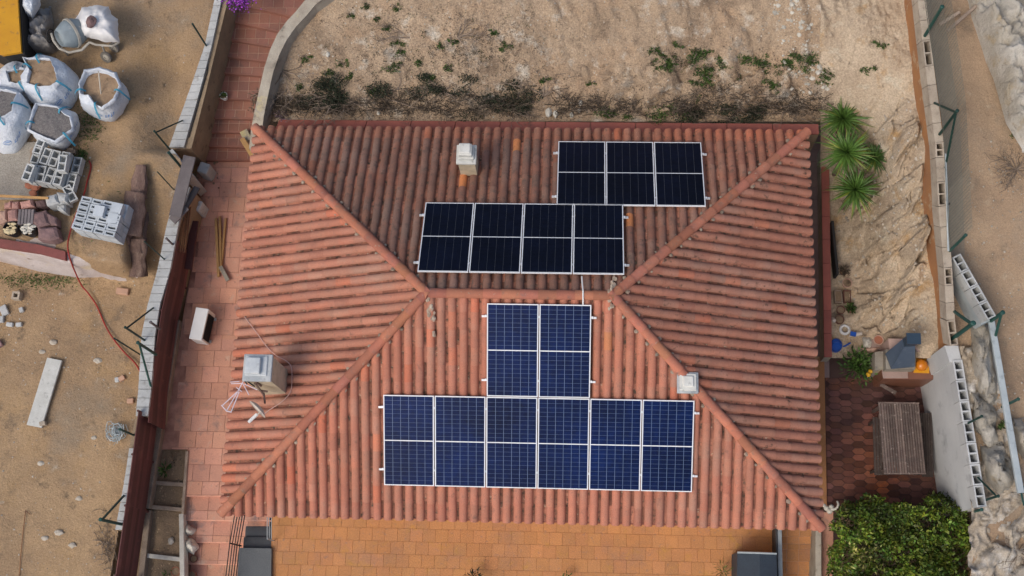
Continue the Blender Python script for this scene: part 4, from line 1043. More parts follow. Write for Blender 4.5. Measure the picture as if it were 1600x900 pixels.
mb = MB(); mb.add(vs, fs); mb.build('wall_body', 'whitewall', ww)
blockrow(ww, T0 + Vector((0, 0, 0)), T1 + Vector((0, 0, 0)), 0.205, 0.42, lambda i: True, 'whitewall', 0.41, 2, deep=.4)
# link between boundary wall and cement wall
q = [P(1476, 540, 2.45), P(1497, 540, 2.45), P(1503, 566, 2.35), P(1484, 566, 2.35)]
mb = MB().tint(0.95); mb.slabz([Vector((v.x, v.y, 0)) for v in q], q); mb.build('wall_link', 'whitewall', ww)
# --- diagonal hollow block wall behind
dw = thing('diagonal_block_wall', 'diagonal row of hollow blocks with dark openings east of the boundary wall', 'wall', tuple(P(1520, 450, 2.5)))
A_, B_ = P(1494, 399, 3.4), P(1550, 497, 3.3)
d = (B_ - A_).normalized(); X = d.cross(Vector((0, 0, 1)))
q = [A_ - X * .1, A_ + X * .1, B_ + X * .1, B_ - X * .1]
mb = MB(); mb.slabz([Vector((v.x, v.y, 1.6)) for v in q], [v - Vector((0, 0, .4)) for v in q]); mb.build('wall_body', 'galv', dw)
blockrow(dw, A_, B_, 0.202, 0.36, lambda i: True, 'block', 0.4, 2, deep=.39)
# ================================================================ FENCE POSTS
def rotM(rx=0, ry=0, rz=0): return Matrix.Rotation(rz, 3, 'Z') @ Matrix.Rotation(ry, 3, 'Y') @ Matrix.Rotation(rx, 3, 'X')
def fpost(bx, by, z0, tx, ty, label, r=0.022, m='green_post', braces=(), group='green fence posts on the lot wall', h=None):
    b = P(bx, by, z0); zt_ = ztop_of(bx, by, z0, tx, ty) if h is None else z0 + h
    t = thing('fence_post', label, 'fence post', tuple(b), group)
    top = Vector((b.x, b.y, zt_))
    mb = MB(); mb.tube([b, top], r, 8); mb.build('post', m, t)
    mb = MB(); mb.lathe([(r * 1.25, -0.01), (r * 1.3, 0.012), (r * 0.6, 0.028)], top, 8); mb.build('cap', m, t)
    for (qx, qy, qz) in braces:
        mb = MB(); mb.tube([top - Vector((0, 0, 0.08)), P(qx, qy, qz)], r * 0.8, 6); mb.build('brace', m, t)
    return t
zc = zc_
fpost(324, 74, zc(74), 297, 32, 'lone green post on the block capping near the top of the stairway')
fpost(270, 239, zc(235), 238, 200, 'green corner post with one brace where the garden wall ends', braces=[(288, 187, zc(187))])
fpost(289, 268, 1.45, 260, 236, 'thick green post beside the dark grey slab', 0.032)
fpost(273, 298, 1.4, 264, 247, 'thin green post next to the slab end', 0.014)
fpost(259, 407, 1.35, 223, 374, 'slim green post beside the bark log', 0.016)
fpost(272, 384, 1.35, 258, 373, 'short grey post stub on the block capping', 0.025, 'slate')
fpost(228, 533, 1.35, 193, 510, 'green post with a brace reaching over the block capping', 0.026, braces=[(241, 480, 1.4)])
fpost(219, 554, 0.9, 174, 529, 'green post leaning by the red hose', 0.018)
fpost(244, 554, 1.45, 214, 533, 'teal green post standing on the lower block capping', 0.034, 'green_teal', braces=[(236, 605, 1.4)])
fpost(250, 514, 1.45, 231, 507, 'short grey stub on the capping beside the maroon fence', 0.028, 'slate')
fpost(209, 680, 1.35, 186, 671, 'short green post beside the bundle of wire mesh', 0.024, 'green_teal')
fpost(194, 820, 1.3, 155, 814, 'green end post with a diagonal brace at the lower block capping', 0.034, 'green_teal', braces=[(196, 772, 1.35)])
G = 'green fence posts on the east boundary wall'
fpost(1445, 56, capz(56), 1474, 4, 'green post at the upper end of the boundary wall', 0.035, 'green_teal', group=G)
fpost(1468, 210, capz(210), 1499, 170, 'green post with two braces beside the yuccas side of the wall', 0.03, 'green_post', braces=[(1460, 161, capz(161)), (1477, 262, capz(262))], group=G)
fpost(1480, 322, capz(322), 1462, 323, 'small dark stub on the boundary wall capping', 0.018, 'darkgap', group=G, h=0.15)
fpost(1484, 392, capz(392), 1506, 361, 'green post where the wire fence meets the diagonal block wall', 0.03, 'green_teal', group=G)
fpost(1486, 531, 2.5, 1521, 502, 'thick teal post above the end of the boundary wall', 0.045, 'green_teal', braces=[(1483, 481, 2.8)], group=G)
fpost(1545, 504, 2.6, 1571, 492, 'teal corner post with brace at the lower end of the diagonal wall', 0.04, 'green_teal', braces=[(1550, 546, 2.3)], group=G)
fpost(1566, 636, 2.2, 1594, 628, 'green post crossing the grey metal rail', 0.03, 'green_teal', group=G)
fpost(1513, 661, 2.4, 1536, 653, 'short green post on the hollow blocks of the cement wall', 0.024, 'green_post', group=G)
fpost(1540, 781, 2.3, 1560, 776, 'green end post behind the cement wall above the hedge', 0.028, 'green_post', braces=[(1528, 746, 2.4)], group=G)
fpost(1592, 765, 2.0, 1602, 764, 'teal post at the lower end of the grey metal rail', 0.04, 'green_teal', group=G)
fpost(1520, 800, 2.0, 1534, 797, 'teal post at the hedge corner', 0.03, 'green_teal', group=G)
# wire net along the boundary wall
wf = thing('wire_fence', 'tall see-through green wire fence along the top of the boundary wall', 'fence', tuple(P(1490, 200, 4)))
mb = MB(); pts = [(1428, -120), (1449, 30), (1461, 110), (1474, 205), (1479, 300), (1484, 392)]
for i in range(len(pts) - 1):
    a, b = P(*pts[i], capz(pts[i][1])), P(*pts[i + 1], capz(pts[i + 1][1])); L = (b - a).length; n = int(L / 0.07); H = 1.5
    for k in range(n):
        q = a.lerp(b, k / n); mb.tint(random.uniform(0.8, 1.2)); mb.tube([q, q + Vector((0, 0, H))], 0.0045, 3)
    for k in range(22): mb.tube([a + Vector((0, 0, H * k / 21)), b + Vector((0, 0, H * k / 21))], 0.0045, 3)
stuff(mb.build('wire_net', 'wire', wf))
mb = MB(); q = [P(*p, capz(p[1]) + 1.5) for p in pts]; mb.tube(q, 0.007, 5); mb.build('top_wire', 'wire', wf)
mb = MB(); q = [P(x, y, capz(y) + 0.12) for x, y in ((1477, 240), (1480, 320), (1482, 392))]; mb.tube(q, 0.022, 5); mb.build('bottom_rail', 'galv', wf)
# galvanised rail
beam('metal_rail', (1549, 497), (1596, 770), 0.13, 2.75, 0.08, 'galv', 'long grey-blue metal rail running down beside the pale rocks', 'rail')
mb = MB(); mb.tube([P(1553, 500, 2.5), P(1560, 570, 2.5), P(1572, 650, 2.5), P(1590, 745, 2.5), P(1600, 790, 2.5)], 0.02, 5)
root_mesh(mb, 'green_wire', 'green_teal', 'green wire following the inner side of the grey metal rail', 'wire')

# ================================================================ ROCKS, STONES, TERRAIN DETAIL
def rockmass(outline, z0, z1, m, label, seed, fold=0.12, fs=2.2, cat='rock', group=None, k=5, name='rock', rings=12, power=2.2, tint=.85):
    mb = MB().tint(tint); mb.sm = True; mb.add(*blob(dense(outline, k, 1.5), z0, z1, rings, fold, seed, power, fs=fs)); 
    return root_mesh(mb, name, m, label, cat, group)
random.seed(4)
G = 'pale rocks behind the cement wall'
rockmass([(1512, 508), (1530, 500), (1545, 512), (1553, 560), (1560, 620), (1548, 640), (1528, 620), (1516, 570)], 2.1, 2.75, 'palerock', 'long pale rock right behind the corner of the cement wall', 1, group=G)
rockmass([(1514, 612), (1536, 616), (1554, 640), (1560, 690), (1545, 700), (1524, 668)], 2.1, 2.6, 'palerock', 'pale rock in the middle behind the cement wall', 2, group=G)
rockmass([(1530, 690), (1556, 684), (1576, 710), (1580, 760), (1560, 776), (1540, 750)], 2.0, 2.6, 'palerock', 'pale rock at the lower end of the cement wall', 3, group=G)
rockmass([(1578, 655), (1600, 650), (1612, 700), (1600, 720), (1584, 700)], 2.0, 2.4, 'stone', 'brownish rock right of the grey metal rail', 4, group=G)
rockmass([(1560, 510), (1580, 500), (1586, 530), (1572, 545)], 2.1, 2.3, 'stone', 'small brown stone right of the teal corner post', 4.5, group=G) if False else None
def layered(u, y):
    x0 = float(np.interp(y, [-200, 0, 60, 120, 190, 230], [1480, 1502, 1528, 1555, 1575, 1600]))
    x = lerp(x0, 1900, u ** 1.3); q = P(x, y, 3.75); e = min(1, u * 9) * sstep(250, 200, y) if False else min(1, u * 14) * (1 - sstep(195, 232, y))
    v = q.x * .86 + q.y * .5 + .3 * fbm(q.x, q.y, 1.1, 3, 2.0); w_ = q.x * -.5 + q.y * .86
    s1 = (v * 1.7) % 1.0; s2 = (w_ * .9 + .5 * noise.noise(Vector((v * 2, 0, 4)))) % 1.0
    q.z += -.12 + e * (.55 + .30 * s1 * s1 + .12 * (1 - s2) ** 3 + .38 * abs(fbm(q.x, q.y, 1.9, 5, 6.0)) + .10 * fbm(q.x, q.y, 6, 3, 1)); return q
o = sheet('layered_rock', 'palerock', rng(0, 1, 1 / 120), rng(-200, 235, 2.6), layered); o['label'] = 'pale layered rock outcrop in the far right corner'
# pale rubble ground below the rail
sheet('rubble_ground', 'paletrack', rng(0, 1, 1 / 64), rng(772, 1100, 3), lambda u, y: (lambda q: q + Vector((0, 0, 0.02 + 0.16 * abs(fbm(q.x, q.y, 2.0, 4, 5.0)) + .45 * rockh(q))))(P(lerp(1512, 1660, u), y, z_e(1550, y))))
sheet('rock_strip', 'paletrack', rng(0, 1, 1 / 24), rng(545, 775, 4), lambda u, y: (lambda q: q + Vector((0, 0, 0.02 + 0.12 * abs(fbm(q.x, q.y, 2.6, 4, 7.0)) + .5 * rockh(q))))(P(lerp(1494 + (y - 545) * 0.17, 1556 + (y - 545) * 0.16, u), y, z_e(1550, y))))
# earth strip coloured darker to paint in the wire net's shading
sheet('net_shade_strip', 'net_shade', rng(0, 1, 1 / 8), rng(-200, 400, 6), lambda u, y: (lambda q: q + Vector((0, 0, 0.03 + 0.03 * fbm(q.x, q.y, 2.6, 3, 7.0))))(P(lerp(float(np.interp(y, [0, 400], [1440, 1480])), float(np.interp(y, [0, 200, 400], [1472, 1500, 1507])), u), y, z_e(1480, y) + 0.05)))
# loose pebbles
def scatter(n, box, zf, m, rlo, rhi, name, label, seed, keep=lambda x, y: True, sq=(1, 1, .6), tlo=.7, thi=1.15):
    random.seed(seed); mb = MB()
    for i in range(n):
        px, py = random.uniform(box[0], box[1]), random.uniform(box[2], box[3])
        if not keep(px, py): continue
        q = zf(px, py); r = rlo + (rhi - rlo) * random.random() ** 4; mb.tint(random.uniform(tlo, thi)); mb.rock(q, r, i * 1.3, 1, sq)
    return stuff(mb.build(name, m), label, 'stones')
def lotP(px, py, dz=0.0):
    q = P(px, py, z_lot(px, py)); q.z += 0.05 * fbm(q.x, q.y, 1.1, 5, 3.0) + 0.008 * fbm(q.x, q.y, 9, 2, 5.0) + dz; return q
scatter(900, (-60, 250, 420, 960), lotP, 'stone', 0.005, 0.03, 'pebbles', 'pale pebbles scattered over the lower building lot', 3, lambda x, y: x < cap_x(y) - 4, tlo=.6, thi=1.1)
scatter(520, (-60, 320, -30, 420), lotP, 'stone', 0.006, 0.03, 'pebbles', 'small pebbles on the upper building lot', 4, lambda x, y: x < cap_x(y) - 4)
scatter(1400, (440, 1280, 0, 186), hill_q, 'stone', 0.006, 0.028, 'pebbles', 'pebbles on the hillside behind the roof', 5, lambda x, y: x > curve_r(y) + 4)
scatter(500, (1200, 1300, 0, 150), hill_q, 'white_stone', 0.01, 0.07, 'rubble', 'bright broken stone at the upper right of the hillside', 6, lambda x, y: abs(x - 1250 - (y - 70) * 0.25) < 32 and fbm(x / 20, y / 20, 1, 2) > -.2)
scatter(900, (1310, 1450, 150, 520), lambda x, y: hill_q(x, y), 'stone', 0.006, 0.05, 'rubble', 'broken stones on the rock bank', 8, lambda x, y: x < wallx(y) - 5)
scatter(900, (1500, 1600, 220, 900), lambda x, y: P(x, y, z_e(x, y) + 0.03), 'track' if False else 'stone', 0.005, 0.03, 'pebbles', 'pebbles on the sandy track', 9, lambda x, y: x > 1510 + max(0, y - 480) * 0.1)
G = 'single pale stones on the building lot'
random.seed(9)
for i, (px, py, r, l) in enumerate(((84, 535, .085, 'cream stone above the grey concrete plank'), (152, 563, .09, 'pale stone near the lower end of the red hose'), (63, 724, .07, 'white chipped stone left of the rod'), (114, 852, .08, 'three-cornered pale stone near the bottom of the lot'), (92, 832, .09, 'rounded stone above the three-cornered one'), (71, 841, .07, 'bright small stone beside the iron rod'), (147, 684, .06, 'small cream stone left of the wire mesh bundle'), (123, 779, .07, 'pale stone pair in the middle of the lower lot'), (66, 550, .07, 'grey-white stone above the plank end'))):
    mb = MB(); mb.rock(lotP(px, py, r * .2), r, i + 3, 2, (1.2, .8, .5)); root_mesh(mb.tint(.8), 'stone', 'stone', l, 'stone', G)

# ================================================================ THINGS ON THE BUILDING LOT
# retaining face of the upper lot level
fw_ = thing('platform_wall', 'low wall with lilac rendered face and red top edge below the rubble stacks', 'wall', tuple(P(80, 400, ZL)))
E1 = [(-90, 352), (0, 371), (60, 380), (102, 391)]; 
mb = MB()
tp = [P(x, y + 2, ZU + 0.12) for x, y in E1]; tp2 = [P(x, y + 15, ZU + 0.12) for x, y in E1]
for i in range(3): mb.slabz([v - Vector((0, 0, 0.14)) for v in (tp[i], tp[i+1], tp2[i+1], tp2[i])], [tp[i], tp[i+1], tp2[i+1], tp2[i]])
mb.build('red_edge', 'redbeam', fw_)
lt = [P(-90, 366, ZU), P(0, 386, ZU), P(60, 395, ZU), P(102, 405, ZU), P(150, 399, ZU - 0.15), P(185, 404, ZU - 0.3), P(214, 424, ZL + 0.5)]
lb = [P(-90, 394, ZL - .1), P(0, 410, ZL - .1), P(60, 424, ZL - .1), P(125, 434, ZL - .1), P(160, 436, ZL - .1), P(200, 444, ZL - .1), P(216, 440, ZL - .1)]
mb = MB(); mb.sm = True; n = 8; vs = []
for i in range(len(lt)):
    for j in range(n + 1):
        v = lt[i].lerp(lb[i], j / n); v = v + Vector((0, -0.03 * (j > 0) + 0.05 * noise.noise(v * 2.5) * (j > 0), 0)); vs.append(v)
for i in range(len(lt)): vs.append(lt[i] + Vector((0, 0.35, 0)))
k0 = len(lt) * (n + 1)
fs = [(i*(n+1)+j, i*(n+1)+j+1, (i+1)*(n+1)+j+1, (i+1)*(n+1)+j) for i in range(len(lt)-1) for j in range(n)] + [(k0+i, i*(n+1), (i+1)*(n+1), k0+i+1) for i in range(len(lt)-1)]
mb.add(vs, fs); mb.build('wall_face', 'lilac', fw_)
# gravelly slab at left of hollow block stack
sheet('gravel_patch', 'gravelpatch', rng(-60, 60, 5), rng(222, 312, 5), lambda x, y: P(x, y, ZU + 0.11 + 0.015 * noise.noise(Vector((x / 6, y / 6, 0)))))

# hollow block stacks
def place_mesh(mb, c, R, name, m, label, cat, group):
    o = mb.build(name, m); o.location = c; o.rotation_euler = R; o['_o'] = tuple(c); return tag(o, label, cat, group)
random.seed(15)
zb = ZU + 0.10
# pallet
q = P(80, 262, zb); pal = thing('pallet', 'wooden pallet under the taller stack of hollow blocks', 'pallet', tuple(q))
for i in range(5):
    mb = MB(); mb.box(q + Vector((-0.45 + i * 0.22, 0, 0.06)), (0.14, 0.95, 0.03)); mb.build('board', 'oldwood', pal)
for i in range(3):
    mb = MB(); mb.box(q + Vector((0, -0.4 + i * 0.4, 0.02)), (1.1, 0.09, 0.07)); mb.build('bearer', 'oldwood', pal)
bt = block_mesh(0.2, 0.40, 0.2, 2)
proto = None; GB = 'hollow grey blocks stacked by the gravel bag'
def put_block(x, y, z, rz, tilt=0.0, label='grey hollow concrete block in the stack beside the gravel bag', group=GB, m='block', mesh=None):
    global proto
    src = mesh
    o = bpy.data.objects.new('hollow_block', src); COL.objects.link(o); o.location = (x, y, z); o.rotation_euler = (tilt, 0, rz); tag(o, label, 'concrete block', group); return o
def meshof(mb, m, name):
    me = bpy.data.meshes.new(name); me.from_pydata([tuple(v) for v in mb.v], [], mb.f); a = me.color_attributes.new('tint', 'FLOAT_COLOR', 'POINT')
    t = np.ones((len(mb.v), 4), dtype=np.float32); t[:, :3] = np.array(mb.t, dtype=np.float32).reshape(-1, 3); a.data.foreach_set('color', t.ravel()); me.materials.append(M[m]); return me
me1 = [meshof((lambda b: (setattr(b, 't', [(k, k, k)] * len(b.v)), b)[1])(block_mesh(0.2, 0.40, 0.2, 2)), 'block', 'hollow_block') for k in (1.0, 1.15, 0.9)]
bc = P(83, 262, zb + 0.45)
lay_ = [(0, 0.08)] if False else None
rows_top = [(-0.36, 0.30, 0.60), (-0.14, 0.32, 0.60), (0.10, 0.24, 0.60), (0.33, 0.22, 0.60)]
# lower courses
rz0 = -0.16
cr, sr = math.cos(rz0), math.sin(rz0)
def L2(x, y): return (bc.x + x * cr - y * sr, bc.y + x * sr + y * cr)
for lvl in (0, 2):
    for i in range(5):
        for j in range(2):
            if lvl == 2 and (i, j) in ((4, 1), (4, 0)): continue
            if lvl == 0 and 0 < i < 4 and j == 0: continue
            x, y = L2(-0.46 + i * 0.225 + random.uniform(-.012, .012), 0.22 - j * 0.43 + random.uniform(-.02, .02))
            put_block(x, y, zb + 0.08 + 0.205 * (2 if lvl else 1), rz0 + random.uniform(-.04, .04) if lvl < 2 else rz0 + random.uniform(-.1, .1), mesh=random.choice(me1), label=(f"hollow grey block, {['leftmost', 'second', 'third', 'fourth', 'rightmost'][i]} in the {['back', 'front'][j]} row on top of the gravel side stack" if lvl == 2 else 'grey hollow block in the lower courses of the stack beside the gravel bag'))
for (i, j) in ((-0.47, .46), (-0.43, -.28), (0.30, .08)):
    x, y = L2(i, j); put_block(x, y, zb + 0.08 + 0.205 * 3 - (0.2 if j == .46 else 0), rz0 + random.uniform(-.2, .2), mesh=me1[1], label={.46: 'single hollow block sticking out behind the gravel side stack', -.28: 'odd hollow block topmost at the left front of the gravel side stack', .08: 'odd hollow block topmost at the right of the gravel side stack'}[j])
# pale blue-grey bricks with slots: second stack, blocks lying on their sides
def slot_block(w, l, h):
    """block whose visible top has one long dark slot"""
    return block_mesh(w, l, h, 1, wall=0.055)
q0 = P(153, 338, zb + 0.65)
me2 = [meshof((lambda b: (setattr(b, 't', [(k, k, k)] * len(b.v)), b)[1])(block_mesh(0.125, 0.25, 0.2, 1, wall=0.035)), 'block_blue', 'slotted_block') for k in (0.92, 1.0, 1.1)]
me3 = meshof((lambda b: b.box((0, 0, -0.1), (0.24, 0.26, 0.2)))(MB().tint(1.12)), 'block_blue', 'solid_block')
rz1 = -0.20; cr1, sr1 = math.cos(rz1), math.sin(rz1); GC = 'pale blue-grey blocks stacked beside the bark logs'
ON = ['first', 'second', 'third', 'fourth', 'fifth', 'last']; OC = ['leftmost', 'second', 'third', 'rightmost']
for lvl in range(3):
    for i in range(4):
        for j in range(6):
            if lvl < 2 and 0 < i < 3 and 0 < j < 5: continue
            if lvl == 2 and (i, j) in ((3, 0), (3, 1)): continue
            lx, ly = -0.40 + i * 0.265 + random.uniform(-.006, .006), 0.34 - j * 0.135 + random.uniform(-.006, .006)
            o = bpy.data.objects.new('slotted_block', me3 if (i == 3 and j < 2) else random.choice(me2)); COL.objects.link(o)
            o.location = (q0.x + lx * cr1 - ly * sr1, q0.y + lx * sr1 + ly * cr1, zb + 0.03 + 0.205 * (lvl + 1)); o.rotation_euler = (0, 0, rz1 + math.pi / 2 + random.uniform(-.03, .03))
            tag(o, (f'pale slotted block, {ON[j]} from the back in the {OC[i]} column of the neat stack top' if lvl == 2 else 'pale blue-grey block in the lower courses of the neat stack beside the bark logs'), 'concrete block', GC)
for (lx, ly, r_) in ((0.36, 0.28, 0), (0.34, 0.04, .1), (0.03, 0.10, 0.05)):
    o = bpy.data.objects.new('solid_block', me3); COL.objects.link(o); o.location = (q0.x + lx * cr1 - ly * sr1, q0.y + lx * sr1 + ly * cr1, zb + 0.03 + 0.615 + (0.12 if lx < .1 else 0.0) + 0.004); o.rotation_euler = (0, 0, rz1 + r_)
    tag(o, ['plain pale block at the upper right corner of the neat stack', 'plain pale block in the middle of the right side of the neat stack', 'loose plain block lying on top of the neat stack'][(0.36, 0.34, 0.03).index(lx)], 'concrete block', GC)
# loose blocks, rubble of stones and buckets
def slab_rock(poly, z0, h, m, label, cat='stone', group=None, name='stone', tint=1.0, jit=0.8):
    o_ = dense(poly, 2, jit); a = [P(x, y, z0 + h) for x, y in o_]; c_ = sum(a, Vector()) / len(a)
    b = [Vector((v.x, v.y, z0)) for v in a]; t2 = [v.lerp(c_, 0.30) + Vector((0, 0, 0.05 + random.uniform(-.02, .02))) for v in a]
    mb = MB().tint(tint); n = len(a)
    vs = b + a + t2 + [c_ + Vector((0, 0, 0.06))]; fs = []
    for k in (0, n):
        for i in range(n): j = (i + 1) % n; fs.append((k + i, k + j, k + n + j, k + n + i))
    fs += [(2 * n + i, 2 * n + (i + 1) % n, 3 * n) for i in range(n)]
    if area([(v.x, v.y) for v in a]) < 0: fs = [f[::-1] for f in fs]
    mb.add(vs, fs); return root_mesh(mb, name, m, label, cat, group)
random.seed(31)
z1 = ZU + 0.06; G = 'stones and offcuts heaped above the lilac wall face'
slab_rock([(8, 318), (20, 314), (19, 326), (6, 327)], z1, .22, 'pinktile', 'pink clay offcut at the left of the timber pole heap', group=G)
slab_rock([(20, 316), (30, 314), (30, 327), (18, 328)], z1, .24, 'pinktile', 'second pink clay offcut above the grey ribbed piece', group=G, tint=.95)
slab_rock([(31, 315), (50, 311), (54, 323), (34, 327)], z1, .28, 'pinktile', 'large pink clay offcut under the timber pole', group=G, tint=1.05)
slab_rock([(12, 329), (27, 326), (28, 344), (13, 346)], z1, .30, 'pinktile', 'pink slab left of the grey ribbed piece', group=G, tint=.9)
slab_rock([(0, 330), (10, 328), (12, 346), (0, 350)], z1, .28, 'tc_pale', 'pale pink slab at the left picture edge', group=G)
for i in range(5): beam('grey_roof_piece', (31 + i * 5, 327), (29 + i * 5, 350), 0.065, z1 + .34, .3, 'slate', ['first', 'second', 'third', 'fourth', 'fifth'][i] + ' grey ridge strip from the left in the dark ribbed bundle', 'slab', 'grey ribbed strips', tint=1.4)
slab_rock([(53, 332), (72, 329), (78, 350), (60, 356), (52, 350)], z1, .30, 'purple_stone', 'purple stone left of centre in the heap', group=G)
slab_rock([(72, 331), (88, 340), (90, 352), (76, 352)], z1, .26, 'purple_stone', 'purple stone nearest the loose grey blocks', group=G, tint=1.1)
slab_rock([(60, 356), (88, 354), (92, 372), (80, 377), (60, 374)], z1, .28, 'purple_stone', 'large flat purple slab beside the white bucket', group=G, tint=1.15)
slab_rock([(55, 314), (70, 312), (72, 322), (58, 324)], z1, .25, 'purple_stone', 'dark stone beneath the timber pole end', group=G, tint=.7)
slab_rock([(70, 307), (88, 303), (92, 318), (74, 322)], z1, .40, 'block', 'grey block piece at the end of the timber pole', 'concrete block', G, 'block_piece')
slab_rock([(88, 300), (106, 303), (105, 316), (92, 320)], z1, .35, 'block', 'broken pale block piece between both block stacks', 'concrete block', G, 'block_piece', 1.1)
o = bpy.data.objects.new('hollow_block', me1[1]); COL.objects.link(o); o.location = P(109, 302, z1 + .32); o.rotation_euler = (0.25, 0.2, 0.6); tag(o, 'tilted hollow block between the two block stacks', 'concrete block', G)
slab_rock([(88, 318), (104, 320), (103, 333), (90, 328)], z1, .25, 'block', 'small grey block chunk beside the slotted block stack', 'concrete block', G, 'block_piece', .9)
beam('timber_pole', (-30, 304), (75, 309), 0.055, (z1 + .5, z1 + .5), .05, 'wood', 'yellow timber pole lying across the stone heap', 'timber', tint=1.35)
for (px, py, l, k) in ((16, 357, 'black bucket heaped with cream plaster chunks', 0), (44, 357, 'black bucket filled with white broken pieces', 1)):
    q = P(px, py, z1 + .3); t = thing('rubble_bucket', l, 'bucket', (q.x, q.y, z1), 'buckets in front of the stone heap')
    mb = MB(); mb.lathe([(0.13, 0), (0.175, 0.30), (0.18, 0.305), (0.165, 0.30), (0.15, 0.24)], (q.x, q.y, z1), 18, cap=False); mb.build('bucket', 'black', t)
    mb = MB(); 
    for i in range(26):
        a = random.uniform(0, 6.28); r = 0.135 * random.random() ** .5; mb.tint((random.uniform(.8, 1.25),) * 3 if k else (1.15, 1.0, .7)); mb.rock((q.x + r * math.cos(a), q.y + r * math.sin(a), z1 + .30 + random.uniform(-.01, .03)), random.uniform(.03, .065), i, 1, (1.3, .7, .5))
    stuff(mb.build('contents', 'white_stone', t))
mb = MB()
for i, (px, py) in enumerate(((45, 290), (55, 294), (52, 302), (60, 288))): mb.rock(P(px, py, z1 + .15), .1, i + 40, 2, (1, .9, .6))
root_mesh(mb, 'broken_pot', 'terracotta', 'broken orange clay pieces below the taller block stack', 'rubble')
# bark logs
def log(pts, r0, r1, z0, label, seed, tint=1.0):
    P3 = [P(x, y, z) for x, y, z in pts]; mb = MB().tint(tint); mb.sm = True; n = 28; vs = []; m = len(P3); K = 34
    def at(t):
        s = t * (m - 1); i = min(int(s), m - 2); return P3[i].lerp(P3[i + 1], s - i)
    for i in range(K):
        t = i / (K - 1); c = at(t); d = (at(min(1, t + .05)) - at(max(0, t - .05))).normalized(); a = d.cross(Vector((0, 0, 1))).normalized(); b = a.cross(d)
        for k in range(n):
            th = 2 * math.pi * k / n; r = lerp(r0, r1, t) * (1 + .5 * abs(noise.noise(Vector((math.cos(th) * 5, math.sin(th) * 5, t * 1.2 + seed)))) - .12 + .24 * noise.noise(Vector((math.cos(th) * 2, math.sin(th) * 2, t * 3 + seed))) + .10 * noise.noise(Vector((math.cos(th) * 7, math.sin(th) * 7, t * 6 + seed))))
            vs.append(c + a * math.cos(th) * r + b * math.sin(th) * r * .5)
    fs = [(i*n+k, i*n+(k+1)%n, (i+1)*n+(k+1)%n, (i+1)*n+k) for i in range(K-1) for k in range(n)] + [tuple(range(n-1, -1, -1)), tuple(range((K-1)*n, K*n))]
    mb.add(vs, fs); return root_mesh(mb, 'bark_log', 'bark', label, 'log', 'brown bark logs beside the slotted blocks')
log([(220, 258, 1.75), (217, 310, 1.65)], .12, .23, 0, 'thin upper end log of the bark pile', 1, 1.1)
log([(213, 300, 1.8), (204, 368, 1.55)], .23, .30, 0, 'middle bark log with a split end', 5)
log([(222, 330, 1.5), (212, 395, 1.3)], .17, .2, 0, 'darker bark log on the right of the pile', 9, .75)
log([(198, 362, 1.5), (190, 412, 1.2)], .2, .15, 0, 'short broken bark piece at the lower left of the pile', 13, .9)
log([(213, 372, 1.4), (217, 432, 1.0)], .24, .2, 0, 'thick bark log at the lower right of the pile', 17, .8)
# red hose
hp = [(140, 252, ZU), (143, 262, ZU), (137, 285, ZU), (132, 305, ZU + .05), (118, 340, ZU + .1), (109, 370, ZU + .06), (107, 386, ZU + .16), (109, 400, ZU + .12), (116, 420, 1.15), (128, 446, .66), (138, 458, .56), (152, 478, .54), (165, 508, .54), (178, 530, .54), (196, 552, .54), (212, 568, .56), (224, 588, .7)]
pp = [P(*p) + Vector((0, 0, .04)) for p in hp]
def smooth(pts, k=4):
    out = []
    for i in range(len(pts) - 1):
        p0, p1, p2, p3 = pts[max(i-1, 0)], pts[i], pts[i+1], pts[min(i+2, len(pts)-1)]
        for j in range(k):
            t = j / k; out.append(0.5 * ((2*p1) + (p2-p0)*t + (2*p0-5*p1+4*p2-p3)*t*t + (3*p1-p0-3*p2+p3)*t*t*t))
    return out + [pts[-1]]
mb = MB(); mb.sm = True; mb.tube(smooth(pp), .019, 6); root_mesh(mb, 'garden_hose', 'hose', 'long red hose winding from the block stacks down the lower lot', 'hose')
# bricks, blocks and plank on the lower lot
G = 'loose blocks and bricks on the lower lot'
def lotbox(px, py, s, rz, m, label, cat, h, tint=1.0, name='brick', group=G):
    q = lotP(px, py, h / 2 + 0.01); mb = MB().tint(tint); mb.bbox(q, (s[0], s[1], h), .012, rz); return root_mesh(mb, name, m, label, cat, group)
lotbox(194, 457, (.30, .15), -.1, 'brick', 'salmon brick lying below the bark logs', 'brick', .12)
lotbox(192, 592, (.14, .12), .6, 'brick', 'small square brick right of the plank', 'brick', .08, 1.05)
lotbox(205, 627, (.15, .12), .05, 'brick', 'small pale brick above the wire mesh bundle', 'brick', .08, 1.05)
lotbox(184, 594, (.10, .12), .2, 'block', 'tiny grey chip beside the small square brick', 'brick', .05, name='chip')
q = lotP(29, 464, .18); o = bpy.data.objects.new('hollow_block', meshof(block_mesh(.19, .19, .18, 1, wall=.045), 'block_tan', 'hollow_block')); COL.objects.link(o); o.location = q; o.rotation_euler = (0, 0, -.05); tag(o, 'single square hollow block lying alone on the lower lot', 'concrete block', G)
for px, py, w, h_, r, l in ((8, 486, .17, .26, .5, 'broken grey block piece at the left picture edge'), (4, 500, .12, .16, .1, 'smaller grey fragment at the left picture edge'), (17, 508, .16, .10, -.1, 'flat white fragment left of its twin'), (31, 508, .14, .10, .1, 'flat white fragment nearest the plank'), (35, 485, .1, .12, .4, 'small tan chip below the single hollow block')):
    lotbox(px, py, (w, h_), r, 'block', l, 'block fragment', .08, 1.1 if 'white' in l else .95, name='fragment')
lotbox(-1, 538, (.16, .18), .6, 'purple_stone', 'pinkish stone cut by the left picture edge', 'stone', .1, 1.5, name='stone')
